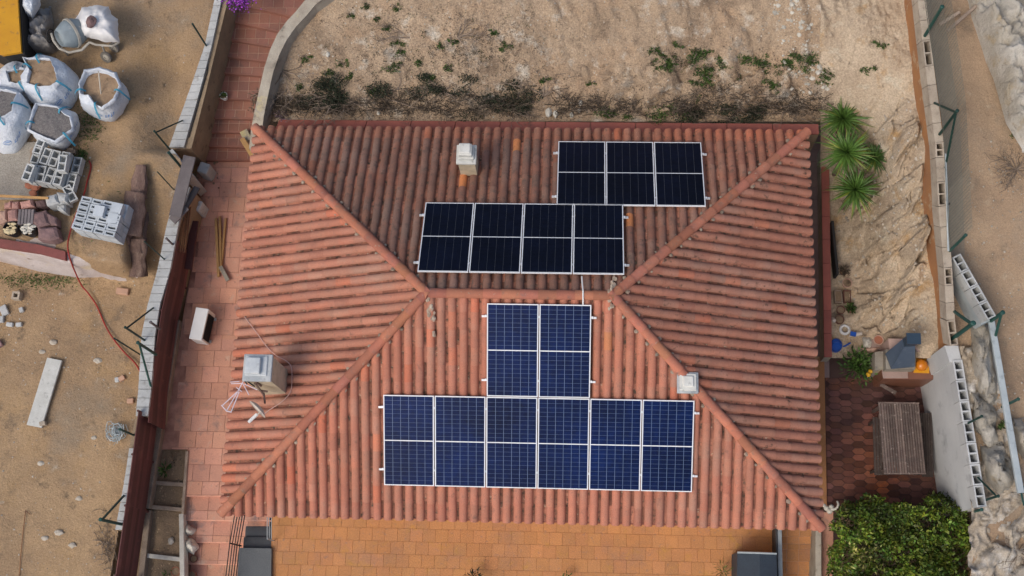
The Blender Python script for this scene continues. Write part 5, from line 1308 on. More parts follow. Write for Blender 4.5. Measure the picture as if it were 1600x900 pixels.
beam('concrete_plank', (85, 561), (53, 666), 0.375, ZL + .13, .06, 'slab_pale', 'long pale concrete plank lying on the lower lot', 'plank', tint=.98)
mb = MB(); q = lotP(70, 663, .08); mb.bbox(q, (.14, .10, .12), .01, .3); root_mesh(mb, 'prop_block', 'block_tan', 'small tan block under the lower corner of the plank', 'concrete block')
mb = MB(); mb.tube([lotP(41, 798, .05), lotP(37, 830, .03), lotP(33, 870, .03), lotP(29, 920, .03)], .009, 5); mb.tube([lotP(41, 798, .05), lotP(48, 804, .03)], .009, 5); root_mesh(mb, 'iron_rod', 'rust', 'thin rusty rod hooked at its top near the bottom left', 'rod')
# bundle of wire mesh
random.seed(77); mb = MB(); c = lotP(184, 678, .12)
for i in range(46):
    a = random.uniform(0, 6.28); r = random.uniform(.05, .22); cc = c + Vector((random.gauss(0, .06), random.gauss(0, .07), random.uniform(-.06, .1))); rx = random.uniform(-.6, .6)
    mb.tint(random.uniform(.6, 1.6)); mb.tube([cc + Vector((r * .8 * math.cos(a + t), r * math.sin(a + t), .05 * math.sin(t * 2 + rx))) for t in (0, .8, 1.6, 2.4, 3.2)], .008, 4)
root_mesh(mb, 'wire_bundle', 'galv', 'tangled grey bundle of wire mesh beside the maroon fence', 'wire bundle')
for k_, (px, py) in enumerate(((205, 625), (236, 560))): pass
random.seed(78); mb = MB()
for i in range(60):
    q = lotP(random.gauss(168, 9), random.gauss(855, 26), .02); a = random.uniform(0, 3.14); l = random.uniform(.1, .35); mb.tint(random.uniform(.7, 1.4)); mb.tube([q, q + Vector((math.cos(a) * l * .5, math.sin(a) * l * .5, .05)), q + Vector((math.cos(a + .3) * l, math.sin(a + .3) * l, .0))], .006, 4)
stuff(mb.build('dry_twigs', 'twig'), 'dry grey twigs at the foot of the block wall', 'twigs')
# yellow steel panel and dark thing beneath
q = [P(-40, -20, 2.6), P(26, -22, 2.6), P(33, 81, 2.6), P(3, 86, 2.6), P(-50, 60, 2.6)]
yp = thing('steel_container', 'yellow steel skip edge cut off by the top left corner', 'skip', tuple(P(10, 40, ZU)))
mb = MB(); mb.slabz([v - Vector((0, 0, .08)) for v in q], q); mb.build('panel', 'yellow', yp)
mb = MB(); q2 = [v + Vector((0.05, -.02, 0)) for v in q]; mb.slabz([Vector((v.x, v.y, ZU)) for v in q2], [v - Vector((0, 0, .081)) for v in q2]); mb.build('body', 'darkgap', yp)
# grey plastic sheeting and bag on top
def softthing(outline, z0, z1_, m, label, cat, name, seed, fold=.05, fs=5, power=2.4, k=5, group=None, tint=1.0, cpx=None):
    mb = MB().tint(tint); mb.sm = True; mb.add(*blob(dense(outline, k, .6), z0, z1_, 14, fold, seed, power, fs=fs, cpx=cpx)); return root_mesh(mb, name, m, label, cat, group)
softthing([(30, 20), (58, 6), (80, 10), (84, 38), (76, 60), (90, 82), (62, 88), (36, 86), (32, 60)], ZU, ZU + .7, 'plastic_grey', 'crumpled grey plastic sheeting beside the yellow steel skip', 'sheeting', 'plastic_sheet', 51, .13, 4.5)
softthing([(24, -14), (62, -16), (64, 8), (52, 30), (38, 22), (26, 8)], ZU + .5, ZU + 1.0, 'bag', 'folded white bag on top of the grey sheeting', 'bag', 'folded_bag', 52, .09, 5)
# ---- big bags
def bigbag(label, rim, base, rb, h, fill, seed, filldz=.085, fillrise=.07, print_at=None, straps=()):
    random.seed(seed); zt_ = ZU + h; cx_, cy_ = sum(p_[0] for p_ in rim) / len(rim), sum(p_[1] for p_ in rim) / len(rim); rim = [(cx_ + (x - cx_) * 1.16, cy_ + (y - cy_) * 1.16) for x, y in rim]; R_ = [P(x, y, zt_) for x, y in dense(rim, 5, .35)]; n = len(R_)
    c = sum(R_, Vector()) / n; bq = P(*base, ZU); t = thing('bulk_bag', label, 'bulk bag', (bq.x, bq.y, ZU), 'white bulk bags on the building lot')
    if area([(v.x, v.y) for v in R_]) < 0: R_ = R_[::-1]
    mb = MB(); mb.sm = True; vs = []
    def wrk(a, t_): return 1 + .07 * noise.noise(Vector((math.cos(a) * 2.5, math.sin(a) * 2.5, t_ * 2 + seed))) + .07 * abs(noise.noise(Vector((math.cos(a) * 4.5, math.sin(a) * 4.5, t_ * 3.5 + seed)))) + .05 * abs(noise.noise(Vector((math.cos(a) * 9 + t_ * 4, math.sin(a) * 9, t_ * 5 + seed))))
    def sq(a, r):   # rounded square radius
        return r / (abs(math.cos(a)) ** 3.2 + abs(math.sin(a)) ** 3.2) ** (1 / 3.2)
    prof = [(0, .90), (.08, .99), (.2, 1.02), (.33, 1.04), (.46, 1.03), (.58, 1.0), (.70, .97), (.8, .93), (.88, .90)]
    ang = [math.atan2(v.y - c.y, v.x - c.x) for v in R_]
    for t_, k in prof:
        for i in range(n):
            a = ang[i]; r = sq(a + .35, rb) * k * wrk(a, t_)
            cc = bq.lerp(Vector((c.x, c.y, ZU)), t_); vs.append(Vector((cc.x + r * math.cos(a), cc.y + r * math.sin(a), ZU + t_ * h)))
    for k, dzz in ((1.16, -.06), (1.07, .0), (1.02, 0.03), (.99, -.03), (.98, -filldz - .06)):
        for i, v in enumerate(R_):
            w = .07 * noise.noise(Vector((ang[i] * 2.2, k * 2, seed * 2.0))) + .04 * noise.noise(Vector((ang[i] * 6, k * 3, seed * 2.0)))
            vs.append(c + (v - c) * k + Vector((0, 0, dzz + w + (.05 * noise.noise(Vector((math.cos(ang[i]) * 3, math.sin(ang[i]) * 3, seed))) if k > .97 else 0))))
    m_ = len(prof) + 5; fs = [(j*n+i, j*n+(i+1)%n, (j+1)*n+(i+1)%n, (j+1)*n+i) for j in range(m_-1) for i in range(n)]
    mb.add(vs, fs); mb.build('bag_body', 'bag', t)
    mb = MB(); mb.sm = True; vs = []
    for j in range(7):
        k = 1 - j / 6
        for i, v in enumerate(R_):
            q = c + (v - c) * k * .985; vs.append(Vector((q.x, q.y, zt_ - filldz + fillrise * (1 - k * k) + .035 * fbm(q.x, q.y, 4, 3, seed) * (k < .95))))
    mb.add(vs, [(j*n+i, j*n+(i+1)%n, (j+1)*n+(i+1)%n, (j+1)*n+i) for j in range(6) for i in range(n)]); stuff(mb.build('filling', fill, t))
    for (i0, off) in straps:      # lifting loops: blue bands over the rim and down the side
        v = R_[int(i0 * n) % n]; d = (v - c); d.z = 0; d.normalize(); s_ = Vector((-d.y, d.x, 0))
        pts = [v - d * .10 + Vector((0, 0, -.08)), v - d * .02 + Vector((0, 0, .05)), v + d * .07 + Vector((0, 0, .03)), v + d * .18 + s_ * off + Vector((0, 0, -.10)), v + d * .24 + s_ * off * 1.3 + Vector((0, 0, -.30))]
        vs = []
        pts = smooth(pts, 3)
        for q in pts: vs += [q - s_ * .022, q + s_ * .022]
        mb = MB(); mb.add(vs, [(2*i, 2*i+1, 2*i+3, 2*i+2) for i in range(len(pts)-1)]); mb.add([w - Vector((0, 0, .006)) for w in vs], [(2*i+2, 2*i+3, 2*i+1, 2*i) for i in range(len(pts)-1)]); mb.build('strap', 'blue_strap', t)
    if print_at is not None:      # printed oval emblem and letter strokes on the side facing the camera
        mb = MB(); a0 = print_at
        def side(a, t_):
            for q in range(len(prof) - 1):
                if prof[q][0] <= t_ <= prof[q+1][0]: k = lerp(prof[q][1], prof[q+1][1], (t_ - prof[q][0]) / (prof[q+1][0] - prof[q][0])); break
            r = sq(a + .35, rb) * k * wrk(a, t_) + .012
            cc = bq.lerp(Vector((c.x, c.y, ZU)), t_); return Vector((cc.x + r * math.cos(a), cc.y + r * math.sin(a), ZU + t_ * h + .004))
        def band(pts, w):
            q = [side(a0 + x / rb, .52 + y / h) for x, y in pts]; q2 = [side(a0 + (x + w * .3) / rb, .52 + (y + w) / h) for x, y in pts]
            vs = []
            for u_, v_ in zip(q, q2): vs += [u_, v_]
            mb.add(vs, [(2*i, 2*i+2, 2*i+3, 2*i+1) for i in range(len(pts)-1)])
        band([(-.15 + .085 * math.cos(x * .5), .055 * math.sin(x * .5)) for x in range(13)], .016)
        band([(-.20, 0), (-.10, .01)], .022)
        for i, ch in enumerate(((.0, .10), (.055, .10), (.11, .10), (.165, .10))):
            x = ch[0]; band([(x - .01, -.04), (x + .004, -.04)], .085)
            band([(x, .03 if i % 2 else -.04), (x + .035, .03 if i % 2 else -.04)], .016)
        mb.build('print', 'blue_print', t)
    return t
bigbag('small bulk bag with dark opening at the left edge behind the sand bag', [(12, 112), (24, 109), (36, 108), (38, 120), (30, 128), (16, 127)], (12, 136), .40, .80, 'soil', 3, straps=((.3, .02), (.8, -.03)))
bigbag('bulk bag filled with tan sand beside the cement mixer', [(41, 94), (55, 94), (75, 95), (82, 108), (86, 126), (76, 131), (62, 132), (45, 127), (49, 110)], (92, 146), .52, .95, 'sandfill', 5, print_at=-.75, straps=((.05, .04), (.55, .02), (.3, .05), (.85, -.03)))
bigbag('bulk bag half full of wet sand with a pale stick in it', [(136, 115), (155, 112), (174, 118), (181, 134), (174, 152), (158, 163), (148, 158), (140, 146), (130, 146), (129, 132)], (170, 162), .46, .9, 'sandfill', 8, .17, .02, print_at=-1.35, straps=((.15, .03), (.65, -.05), (.4, .02)))
bigbag('bulk bag with dark gravel cut off by the left picture edge', [(-30, 150), (0, 143), (21, 147), (15, 172), (0, 181), (-30, 185)], (12, 206), .58, .95, 'gravel', 11, print_at=-1.0, straps=((.05, .04), (.55, .0), (.3, .03)))
bigbag('bulk bag full of dark gravel beside the grey block stack', [(61, 167), (87, 170), (96, 179), (105, 184), (106, 200), (85, 216), (70, 210), (50, 200), (54, 185)], (94, 204), .46, .82, 'gravel', 14, .05, .06, print_at=-.2, straps=((.8, .0), (.15, .03), (.5, -.02)))
softthing([(18, 130), (40, 124), (58, 134), (62, 150), (48, 163), (30, 158), (20, 146)], ZU, ZU + .55, 'plastic_grey', 'grey crumpled sack between the white bulk bags', 'sack', 'grey_sack', 61, .08, 5, tint=1.6)
mb = MB(); a, b = P(154, 112, ZU + 1.25), P(158, 150, ZU + .68); mb.tube([a, b], .016, 6); root_mesh(mb, 'stick', 'palewood', 'pale stick poking into the wet sand bag', 'stick')
# ---- cement mixer
mx = thing('cement_mixer', 'grey blue cement mixer with pale frame beside the sand bags', 'cement mixer', tuple(P(125, 75, ZU)))
c = P(112, 52, ZU + .75); Rm = rotM(math.radians(28), math.radians(-62), 0.2)
mb = MB(); mb.sm = True; mb.lathe([(.13, -.30), (.26, -.27), (.33, -.12), (.345, 0.0), (.33, .10), (.25, .26), (.20, .34), (.19, .34), (.235, .25)], c, 24, Rm, cap=True); mb.build('drum', 'mixer', mx)
mb = MB(); mb.lathe([(.35, -.035), (.368, -.03), (.368, .03), (.35, .035)], c, 28, Rm, cap=False); mb.build('drum_ring', 'mixer_pale', mx)
mb = MB(); mb.tube([P(80, 52, ZU + .75), P(84, 64, ZU + .7), P(93, 76, ZU + .62), P(108, 82, ZU + .6), P(128, 78, ZU + .6), P(140, 66, ZU + .65)], .032, 8); mb.build('yoke', 'mixer_pale', mx)
mb = MB(); mb.tube([P(140, 66, ZU + .65), P(150, 70, ZU + .6), P(176, 72, ZU + .55), P(186, 66, ZU + .5)], .028, 8); mb.tube([P(160, 72, ZU + .58), P(164, 82, ZU + .2)], .025, 8); mb.tube([P(96, 74, ZU + .6), P(106, 86, ZU + .05)], .025, 8); mb.tube([P(88, 58, ZU + .5), P(80, 66, ZU + .05)], .02, 8); mb.build('frame', 'mixer_pale', mx)
hub = P(78, 56, ZU + .7)
mb = MB(); vs = [hub + Vector((.03 * math.cos(a / 20 * 6.283), .16 * math.cos(a / 20 * 6.283), .16 * math.sin(a / 20 * 6.283))) for a in range(21)]; mb.tube(vs, .014, 6)
for a in (0, 1.57, 3.14, 4.71): mb.tube([hub, hub + Vector((.03 * math.cos(a), .16 * math.cos(a), .16 * math.sin(a)))], .01, 5)
mb.build('hand_wheel', 'darkgap', mx)
for px, py, r, tl in ((166, 89, .145, -1.1), (178, 74, .13, -1.2)):
    w = P(px, py, ZU + .14); Rw = rotM(0, tl, 1.2); ring = MB(); ring.lathe([(r * .62, -.03), (r, -.035), (r * 1.03, 0), (r, .035), (r * .62, .03)], w, 20, Rw, cap=False); ow_ = ring.build('wheel', 'tyre', mx)
    rm_ = MB(); rm_.lathe([(r * .63, -.02), (r * .25, -.035), (r * .2, .04), (r * .63, .02)], w, 16, Rw); rm_.build('rim', 'mixer_pale', ow_)
softthing([(117, 30), (128, 12), (148, 8), (170, 10), (174, 22), (184, 30), (185, 50), (187, 66), (165, 66), (145, 60), (130, 58), (120, 48)], ZU + .62, ZU + 1.05, 'bagwhite', 'white sack draped over the motor of the cement mixer', 'sack', 'white_sack', 71, .06, 6, power=3.5, cpx=(148, 36))
mb = MB(); mb.rock(P(142, 34, ZU + 1.12), .15, 5, 3, (.85, 1.0, .5)); root_mesh(mb, 'weight_stone', 'purple_stone', 'rounded purple stone weighing down the white sack', 'stone')

# ================================================================ THINGS ON THE WEST TERRACE
c = P(316, 507, .62); az = -0.13
ac = thing('air_conditioner', 'white outdoor air conditioner unit standing on the pink terrace', 'air conditioner', (c.x + .25, c.y - .1, 0))
R3 = rotM(0, 0, az)
c0 = Vector((P(311, 506, .60).x, P(311, 506, .60).y, 0)); 
def acb(off, size, name, m, b=0.012):
    mb = MB(); mb.bbox(c0 + R3 @ Vector(off), size, b, az); return mb.build(name, m, ac)
acb((0, 0, .33), (.30, .76, .54), 'casing', 'white', .02); acb((-.0, 0, .612), (.31, .775, .02), 'lid', 'white', .008)
acb((.158, -.02, .33), (.012, .62, .44), 'grille', 'black', .004)
for i in range(9): acb((.169, -.02, .13 + i * .05), (.008, .62, .006), 'grille_bar', 'darkgap', .001)
acb((.16, .345, .33), (.02, .07, .52), 'side_trim', 'white', .006); acb((.16, -.36, .33), (.02, .04, .52), 'side_trim', 'white', .006)
for s_ in (-.28, .28): acb((.02, s_, .03), (.36, .07, .06), 'foot', 'galv', .01)
G = 'yellow timber boards lying on the pink terrace'
beam('timber_board', (337, 341), (341, 432), .065, .09, .05, 'wood', 'left timber board of the bundle on the pink terrace', 'timber', G, tint=1.1)
beam('timber_board', (343, 338), (345, 425), .055, .12, .05, 'wood', 'middle timber board of the bundle on the pink terrace', 'timber', G, tint=.9)
beam('timber_board', (352, 341), (345, 424), .05, .09, .05, 'wood', 'right slanted timber board on the pink terrace', 'timber', G, tint=1.0)
beam('timber_offcut', (344, 416), (356, 438), .10, .13, .04, 'conc', 'grey offcut at the lower end of the timber boards', 'timber', tint=.75)
beam('timber_plank', (378, 216), (400, 252), .13, .55, .05, 'wood', 'orange yellow plank leaning by the corner of the roof', 'timber', tint=1.25)
beam('stair_slab', (380, 204), (388, 219), .2, .45, .12, 'conc', 'small concrete slab beside the top of the leaning plank', 'slab')
G = 'white rocks beside the raised beds'
for o_, h_, l in (([(286, 821), (297, 819), (308, 828), (300, 836), (292, 838), (285, 832)], .22, 'upper white rock leaning against the pale board'), ([(285, 843), (296, 839), (308, 848), (311, 858), (303, 866), (288, 860)], .26, 'lower white rock beside the terracotta pot')):
    rockmass(o_, -.3, -.3 + h_ + .15, 'white_stone', l, 81 + h_, .05, 7, tint=1.3, group=G, rings=8, k=3, power=1.6)
def pot(px, py, z0, r, h, m, label, group=None, fill='soil', plant=None, name='flowerpot', cat='flowerpot'):
    q = P(px, py, z0 + h); t = thing(name, label, cat, (q.x, q.y, z0), group)
    mb = MB(); mb.sm = False; mb.lathe([(r * .68, 0), (r * .92, h * .8), (r, h * .82), (r, h), (r * .86, h), (r * .84, h * .8)], (q.x, q.y, z0), 20, cap=False); mb.build('pot', m, t)
    mb = MB(); mb.lathe([(r * .86, h * .82), (r * .4, h * .86), (0.001, h * .87)], (q.x, q.y, z0), 14, cap=False); mb.build('soil', fill, t)
    if plant:
        mb = MB(); random.seed(int(px * 7 + py))
        for i in range(plant[0]):
            a = random.uniform(0, 6.28); e = random.uniform(.1, 1.3); d = Vector((math.cos(a) * math.cos(e), math.sin(a) * math.cos(e), math.sin(e)))
            mb.tint(random.uniform(.5, 1.5)); mb.leaf(Vector((q.x, q.y, z0 + h)) + d * random.uniform(0, plant[1] * .6), d, plant[1] * .5, plant[1] * .22)
        stuff(mb.build('leaves', plant[2], t))
    return t
pot(302, 873, -.5, .09, .2, 'terracotta_dark', 'dark terracotta pot below the white rocks', 'pots by the raised beds')
pot(274, 893, -.3, .11, .22, 'terracotta', 'terracotta pot in the corner of the lowest soil bed', 'pots by the raised beds')
pot(299, 899, -.6, .11, .22, 'terracotta', 'terracotta pot at the bottom picture edge beside the pale board', 'pots by the raised beds')
def plantclump(px, py, z0, n, r, leaf, m, label, cat='plant', name='young_plant', group=None, lw=.25, el=(.2, 1.3), q=None, stem=False, seed=None):
    random.seed(seed if seed is not None else int(px * 3 + py * 5)); q = P(px, py, z0) if q is None else q; t = thing(name, label, cat, tuple(q), group); mb = MB()
    for i in range(n):
        a = random.uniform(0, 6.28); e = random.uniform(*el); d = Vector((math.cos(a) * math.cos(e), math.sin(a) * math.cos(e), math.sin(e)))
        mb.tint(random.uniform(.5, 1.6)); mb.leaf(q + d * random.uniform(0, r), (d + Vector((random.uniform(-.6, .6), random.uniform(-.6, .6), 0))), leaf * random.uniform(.6, 1.3), leaf * lw)
    stuff(mb.build('foliage', m, t))
    mb = MB(); mb.tube([q - Vector((0, 0, .05)), q + Vector((0, 0, r * .6))], .01, 5); mb.build('stem', 'twig', t); return t
plantclump(259, 735, -.05, 46, .13, .13, 'leaf', 'bright green seedling in the first soil bed', lw=.35)
plantclump(270, 722, -.05, 26, .22, .10, 'dry', 'dry stalks behind the green seedling in the first bed', name='dry_weed')
plantclump(262, 898, -.1, 24, .12, .12, 'leaf', 'small green sprout at the bottom of the lowest bed', lw=.2)
mb = MB(); mb.rock(P(267, 845, -.05), .085, 7, 2, (.8, 1.1, .5)); root_mesh(mb, 'stone', 'stone', 'tan stone lying in the largest soil bed', 'stone')
# pot on the stairs wall, bougainvillea
pot(349, 149, .55, .10, .18, 'white', 'white pot with a small green plant on the stairway', plant=(60, .13, 'leaf'))
random.seed(44); q = P(371, -2, 2.3); t = thing('bougainvillea', 'bright purple bougainvillea at the top of the stairway', 'shrub', tuple(q)); mb = MB(); mg = MB()
for i in range(1500):
    v = q + Vector((random.gauss(0, .16), random.gauss(.08, .15), random.uniform(-.25, .2))); d = Vector((random.uniform(-1, 1), random.uniform(-1, 1), random.uniform(0, 1.2)))
    (mb if i % 7 else mg).tint(random.uniform(.5, 1.5)).leaf(v, d, .05, .04)
stuff(mb.build('flowers', 'purple', t)); stuff(mg.build('leaves', 'leaf', t))

# ================================================================ AERIALS ON THE ROOF
def rods(t, name, segs, m, r=.011, n=6):
    for a, b in segs:
        mb = MB(); mb.tube([P(*a), P(*b)], r, n); mb.build(name, m, t)
z5 = 4.75
an = thing('tv_aerial', 'white forked television aerial fixed to the corner of the west chimney', 'aerial', tuple(P(381, 597, 4.5)))
rods(an, 'boom', [((380, 596, z5), (372, 611, z5)), ((372, 611, z5), (347, 634, z5)), ((372, 611, z5), (354, 642, z5)), ((374, 612, z5), (361, 644, z5))], 'pinkwhite')
rods(an, 'end_bar', [((346, 633, z5), (354, 642, z5)), ((353, 642, z5), (362, 644, z5))], 'pinkwhite')
rods(an, 'element', [((360, 597, z5 + .05), (374, 596, z5 + .03)), ((361, 599.5, z5), (379, 599, z5)), ((379, 598, z5), (389, 617, z5)), ((382, 600, z5), (402, 609, z5)), ((369, 605, z5), (378, 612, z5))], 'pinkwhite', .009)
rods(an, 'bracket', [((380, 592, 4.7), (386, 600, z5)), ((384, 594, 4.6), (398, 604, 4.6))], 'darkgap', .014)
a2 = thing('satellite_receiver', 'cream satellite dish seen edge on below the west chimney', 'satellite dish', tuple(P(412, 630, 3.9)))
rods(a2, 'mast', [((398, 598, 4.5), (412, 617, 4.2)), ((412, 614, 4.2), (414, 630, 4.0)), ((408, 603, 4.3), (400, 597, 4.6)), ((405, 610, 4.3), (418, 612, 4.2))], 'bark', .022)
d0, d1 = P(392, 626, 4.2), P(416, 650, 4.2); dc = (d0 + d1) / 2; dx_ = (d1 - d0); L_ = dx_.length; az_ = math.atan2(dx_.y, dx_.x)
mb = MB(); mb.sm = True; mb.lathe([(0.001, -.05), (L_ * .25, -.035), (L_ * .40, -.005), (L_ * .5, .03), (L_ * .505, .034), (L_ * .4, .004), (L_ * .25, -.026), (0.001, -.04)], dc, 24, Matrix.Rotation(az_, 3, 'Z') @ Matrix.Rotation(math.radians(80), 3, 'X'), cap=False); mb.build('dish', 'offwhite', a2)
rods(a2, 'feed_arm', [((408, 642, 4.2), (402, 648, 4.2))], 'offwhite', .016)
mb = MB(); mb.lathe([(.03, 0), (.035, .02), (.035, .2), (.028, .24)], P(402, 647, 4.2), 10, Matrix.Rotation(math.atan2(P(387, 661, 4.2).y - P(402, 647, 4.2).y, P(387, 661, 4.2).x - P(402, 647, 4.2).x), 3, 'Z') @ Matrix.Rotation(math.pi / 2, 3, 'Y')); mb.build('receiver', 'white', a2)
def roofline(pts, off=.11): return smooth([roofP(x, y, 'W', off) for x, y in pts], 3)
mb = MB(); mb.tube(roofline([(382, 495), (392, 508), (404, 524), (418, 543), (432, 556), (446, 563), (455, 573), (456, 592), (454, 612), (440, 628), (420, 641), (412, 648)]), .0085, 5); root_mesh(mb, 'aerial_cable', 'cable_pink', 'thin pale cable looping around the west chimney', 'cable')

# ================================================================ SOUTH TERRACE ODDMENTS
box_ = thing('storage_box', 'dark blue-grey covered box with pale rear edge at the terrace bottom', 'box', tuple(P(1183, 890, 0)))
q = [P(1152, 863, 1.0), P(1187, 864, 1.07), P(1213, 865, 1.0), P(1216, 960, 1.0), P(1187, 958, 1.07), P(1151, 957, 1.0)]
mb = MB(); lo_ = [Vector((v.x, v.y, 0.01)) for v in q]
mb.add(lo_ + q, [(6, 7, 10, 11), (7, 8, 9, 10), (0, 1, 7, 6), (1, 2, 8, 7), (2, 3, 9, 8), (3, 4, 10, 9), (4, 5, 11, 10), (5, 0, 6, 11)]); mb.build('body', 'navy', box_)
mb = MB(); mb.tube([q[0] + Vector((0, 0, .01)), q[1] + Vector((0, 0, .01)), q[2] + Vector((0, 0, .01))], .022, 6); mb.build('edge_bar', 'galv', box_)
beam('terrace_rail', (1218, 824), (1221, 960), .10, .55, .5, 'galv', 'pale grey rail post strip between terrace and side steps', 'rail', tint=.8)
beam('terrace_rail', (1213, 826), (1215, 960), .035, .6, .5, 'darkgap', 'thin dark strip left of the pale terrace rail', 'rail', tint=2.0)
ss = thing('side_steps', 'orange tiled steps going down at the south-east corner of the house', 'steps', tuple(P(1250, 860, -.3)))
ny = [790, 820, 838, 858, 877, 896, 916, 940, 965]
for i in range(8):
    z = -.03 - .10 * i; poly = wpoly([(1222, ny[i]), (1278 - i, ny[i]), (1278 - i - 1, ny[i + 1]), (1222, ny[i + 1])], z); mb = MB(); mb.prism(ccw(poly), z - .4, z - .012); o = mb.build('step', 'stair_joint', ss)
    pave(o, poly, grid_cells(5.5, 7.2, -9, -3, .27, .9, .01), z, .03, 'orange', 'tile', .14)
beam('pale_wall_cap', (1279, 822), (1279, 960), .13, .35, .8, 'conc', 'narrow pale wall capping between the side steps and the hedge', 'wall', tint=1.05)
fl = flat('pink_verge', 'pink', [(1284, 800), (1302, 800), (1302, 1000), (1282, 1000)], .02, .05)
# ornament
t = thing('garden_ornament', 'small white ornament with a curved arm at the hedge corner', 'ornament', tuple(P(1296, 797, .3)))
mb = MB(); mb.sm = True
for i, (px, py, r) in enumerate(((1291, 794, .055), (1296, 798, .07), (1299, 792, .06), (1288, 790, .045))): mb.rock(P(px, py, .42), r, i + 60, 2, (1, 1, .9))
mb.build('body', 'white_stone', t)
mb = MB(); mb.sm = True; mb.tube(smooth([P(1299, 796, .45), P(1306, 795, .5), (P(1310, 789, .52)), P(1308, 783, .5)], 3), .035, 8, taper=.022); mb.build('arm', 'white_stone', t)
plantclump(1130, 893, 0.25, 130, .22, .16, 'leaf', 'green grassy plant in front of the covered box', lw=.08, seed=3, name='grass_plant')
plantclump(740, 903, 0.3, 120, .2, .12, 'darkbush', 'dark potted plant cut by the bottom picture edge', seed=4)
plantclump(885, 903, 0.2, 50, .12, .10, 'weed', 'small plant tip at the bottom picture edge', seed=5)

# ================================================================ PATIO
# slatted table
Tz = .76; tq = [P(1372, 628, Tz), P(1436, 629, Tz), P(1447, 741, Tz), P(1381, 741, Tz)]
tb = thing('garden_table', 'brown slatted wooden table on the hexagon paved patio', 'table', tuple(P(1410, 690, 0)))
NS = 16
for i in range(NS):
    a, b = (i + .12) / NS, (i + .88) / NS; r = [tq[0].lerp(tq[1], a), tq[0].lerp(tq[1], b), tq[3].lerp(tq[2], b), tq[3].lerp(tq[2], a)]
    mb = MB().tint(random.uniform(.7, 1.35)); mb.slabz([v - Vector((0, 0, .025)) for v in r], r); mb.build('slat', 'tablewood', tb)
for a, b in ((0.0, .018), (.982, 1.0)):
    r = [tq[0].lerp(tq[3], a), tq[1].lerp(tq[2], a), tq[1].lerp(tq[2], b), tq[0].lerp(tq[3], b)]; mb = MB().tint(1.2); mb.slabz([v - Vector((0, 0, .03)) for v in r], [v + Vector((0, 0, .004)) for v in r]); mb.build('end_rail', 'tablewood', tb)
for a in (.2, .8):
    r = [tq[0].lerp(tq[3], a - .03), tq[1].lerp(tq[2], a - .03), tq[1].lerp(tq[2], a + .03), tq[0].lerp(tq[3], a + .03)]; mb = MB(); mb.slabz([v - Vector((0, 0, .07)) for v in r], [v - Vector((0, 0, .027)) for v in r]); mb.build('crosspiece', 'tablewood', tb)
cq = sum(tq, Vector()) / 4
for v in tq: w = v.lerp(cq, .12); mb = MB(); mb.box((w.x, w.y, Tz / 2 - .015), (.06, .06, Tz - .03)); mb.build('leg', 'tablewood', tb)
def bench(x0p, x1p, y0p, y1p, z, label, n=5, m='tablewood', tint=.55):
    q = [P(x0p, y0p, z), P(x1p, y0p, z), P(x1p + 3, y1p, z), P(x0p + 3, y1p, z)]; t = thing('bench', label, 'bench', tuple((q[0] + q[2]) / 2 - Vector((0, 0, z))), 'benches at the garden table')
    for i in range(n):
        a, b = (i + .08) / n, (i + .92) / n; r = [q[0].lerp(q[1], a), q[0].lerp(q[1], b), q[3].lerp(q[2], b), q[3].lerp(q[2], a)]; mb = MB().tint(tint); mb.slabz([v - Vector((0, 0, .02)) for v in r], r); mb.build('slat', m, t)
    c_ = sum(q, Vector()) / 4
    for v in q: w = v.lerp(c_, .15); mb = MB().tint(tint); mb.box((w.x, w.y, z / 2 - .01), (.05, .05, z - .02)); mb.build('leg', m, t)
bench(1363, 1386, 652, 742, .44, 'dark slatted bench half hidden under the left side of the table')
bench(1438, 1456, 645, 745, .44, 'shaded bench between the table and the cement wall', tint=.3)  # its shade is put into the darker slat and leg tint
# barbecue kitchen
bq_ = thing('barbecue', 'tiled garden barbecue with blue-grey metal hood and brown counter', 'barbecue', tuple(P(1400, 585, 0)))
def zbox(poly, z0, z1_, name, m, parent=bq_, tint=1.0):
    q = [P(x, y, z1_) for x, y in poly]; mb = MB().tint(tint); mb.slabz([Vector((v.x, v.y, z0)) for v in q], q); return mb.build(name, m, parent)
zbox([(1377, 577), (1460, 574), (1458, 593), (1380, 592)], 0, .95, 'counter', 'browntile')
zbox([(1378, 578), (1418, 577), (1419, 591), (1380, 591)], .95, .975, 'counter_slab', 'pinkstone', tint=.75)
zbox([(1367, 550), (1383, 548), (1383, 577), (1367, 578)], 0, 1.0, 'side_shelf', 'conc', tint=.8)
zbox([(1388, 529), (1472, 530), (1466, 551), (1390, 546)], 0, 1.25, 'back_wall', 'pinkstone')
zbox([(1430, 546), (1466, 548), (1460, 556), (1432, 556)], 0, 1.05, 'back_ledge', 'pinkstone', tint=.9)
zbox([(1384, 546), (1432, 546), (1430, 577), (1384, 577)], 0, 1.25, 'fire_box', 'conc', tint=.7)
zbox([(1428, 556), (1452, 556), (1452, 583), (1428, 582)], .9, .99, 'sink_tile', 'yellowtile')
bw_ = P(1440, 570, 1.12); mb = MB(); mb.sm = True; mb.lathe([(.001, .10), (.06, .09), (.115, .05), (.14, 0), (.13, -.05), (.08, -.10), (.001, -.12)], bw_, 24, cap=False)
root_mesh(mb, 'ceramic_bowl', 'orangebowl', 'glossy orange domed bowl on the yellow tile of the barbecue', 'bowl')
h0 = [P(1384, 552, 1.3), P(1420, 549, 1.3), P(1429, 573, 1.3), P(1393, 576, 1.3)]; h1 = [P(1410, 530, 2.1), P(1428, 528, 2.1), P(1430, 541, 2.1), P(1413, 542, 2.1)]
mb = MB(); mb.slabz(h0, h1); hd_ = mb.build('hood', 'hood', bq_)
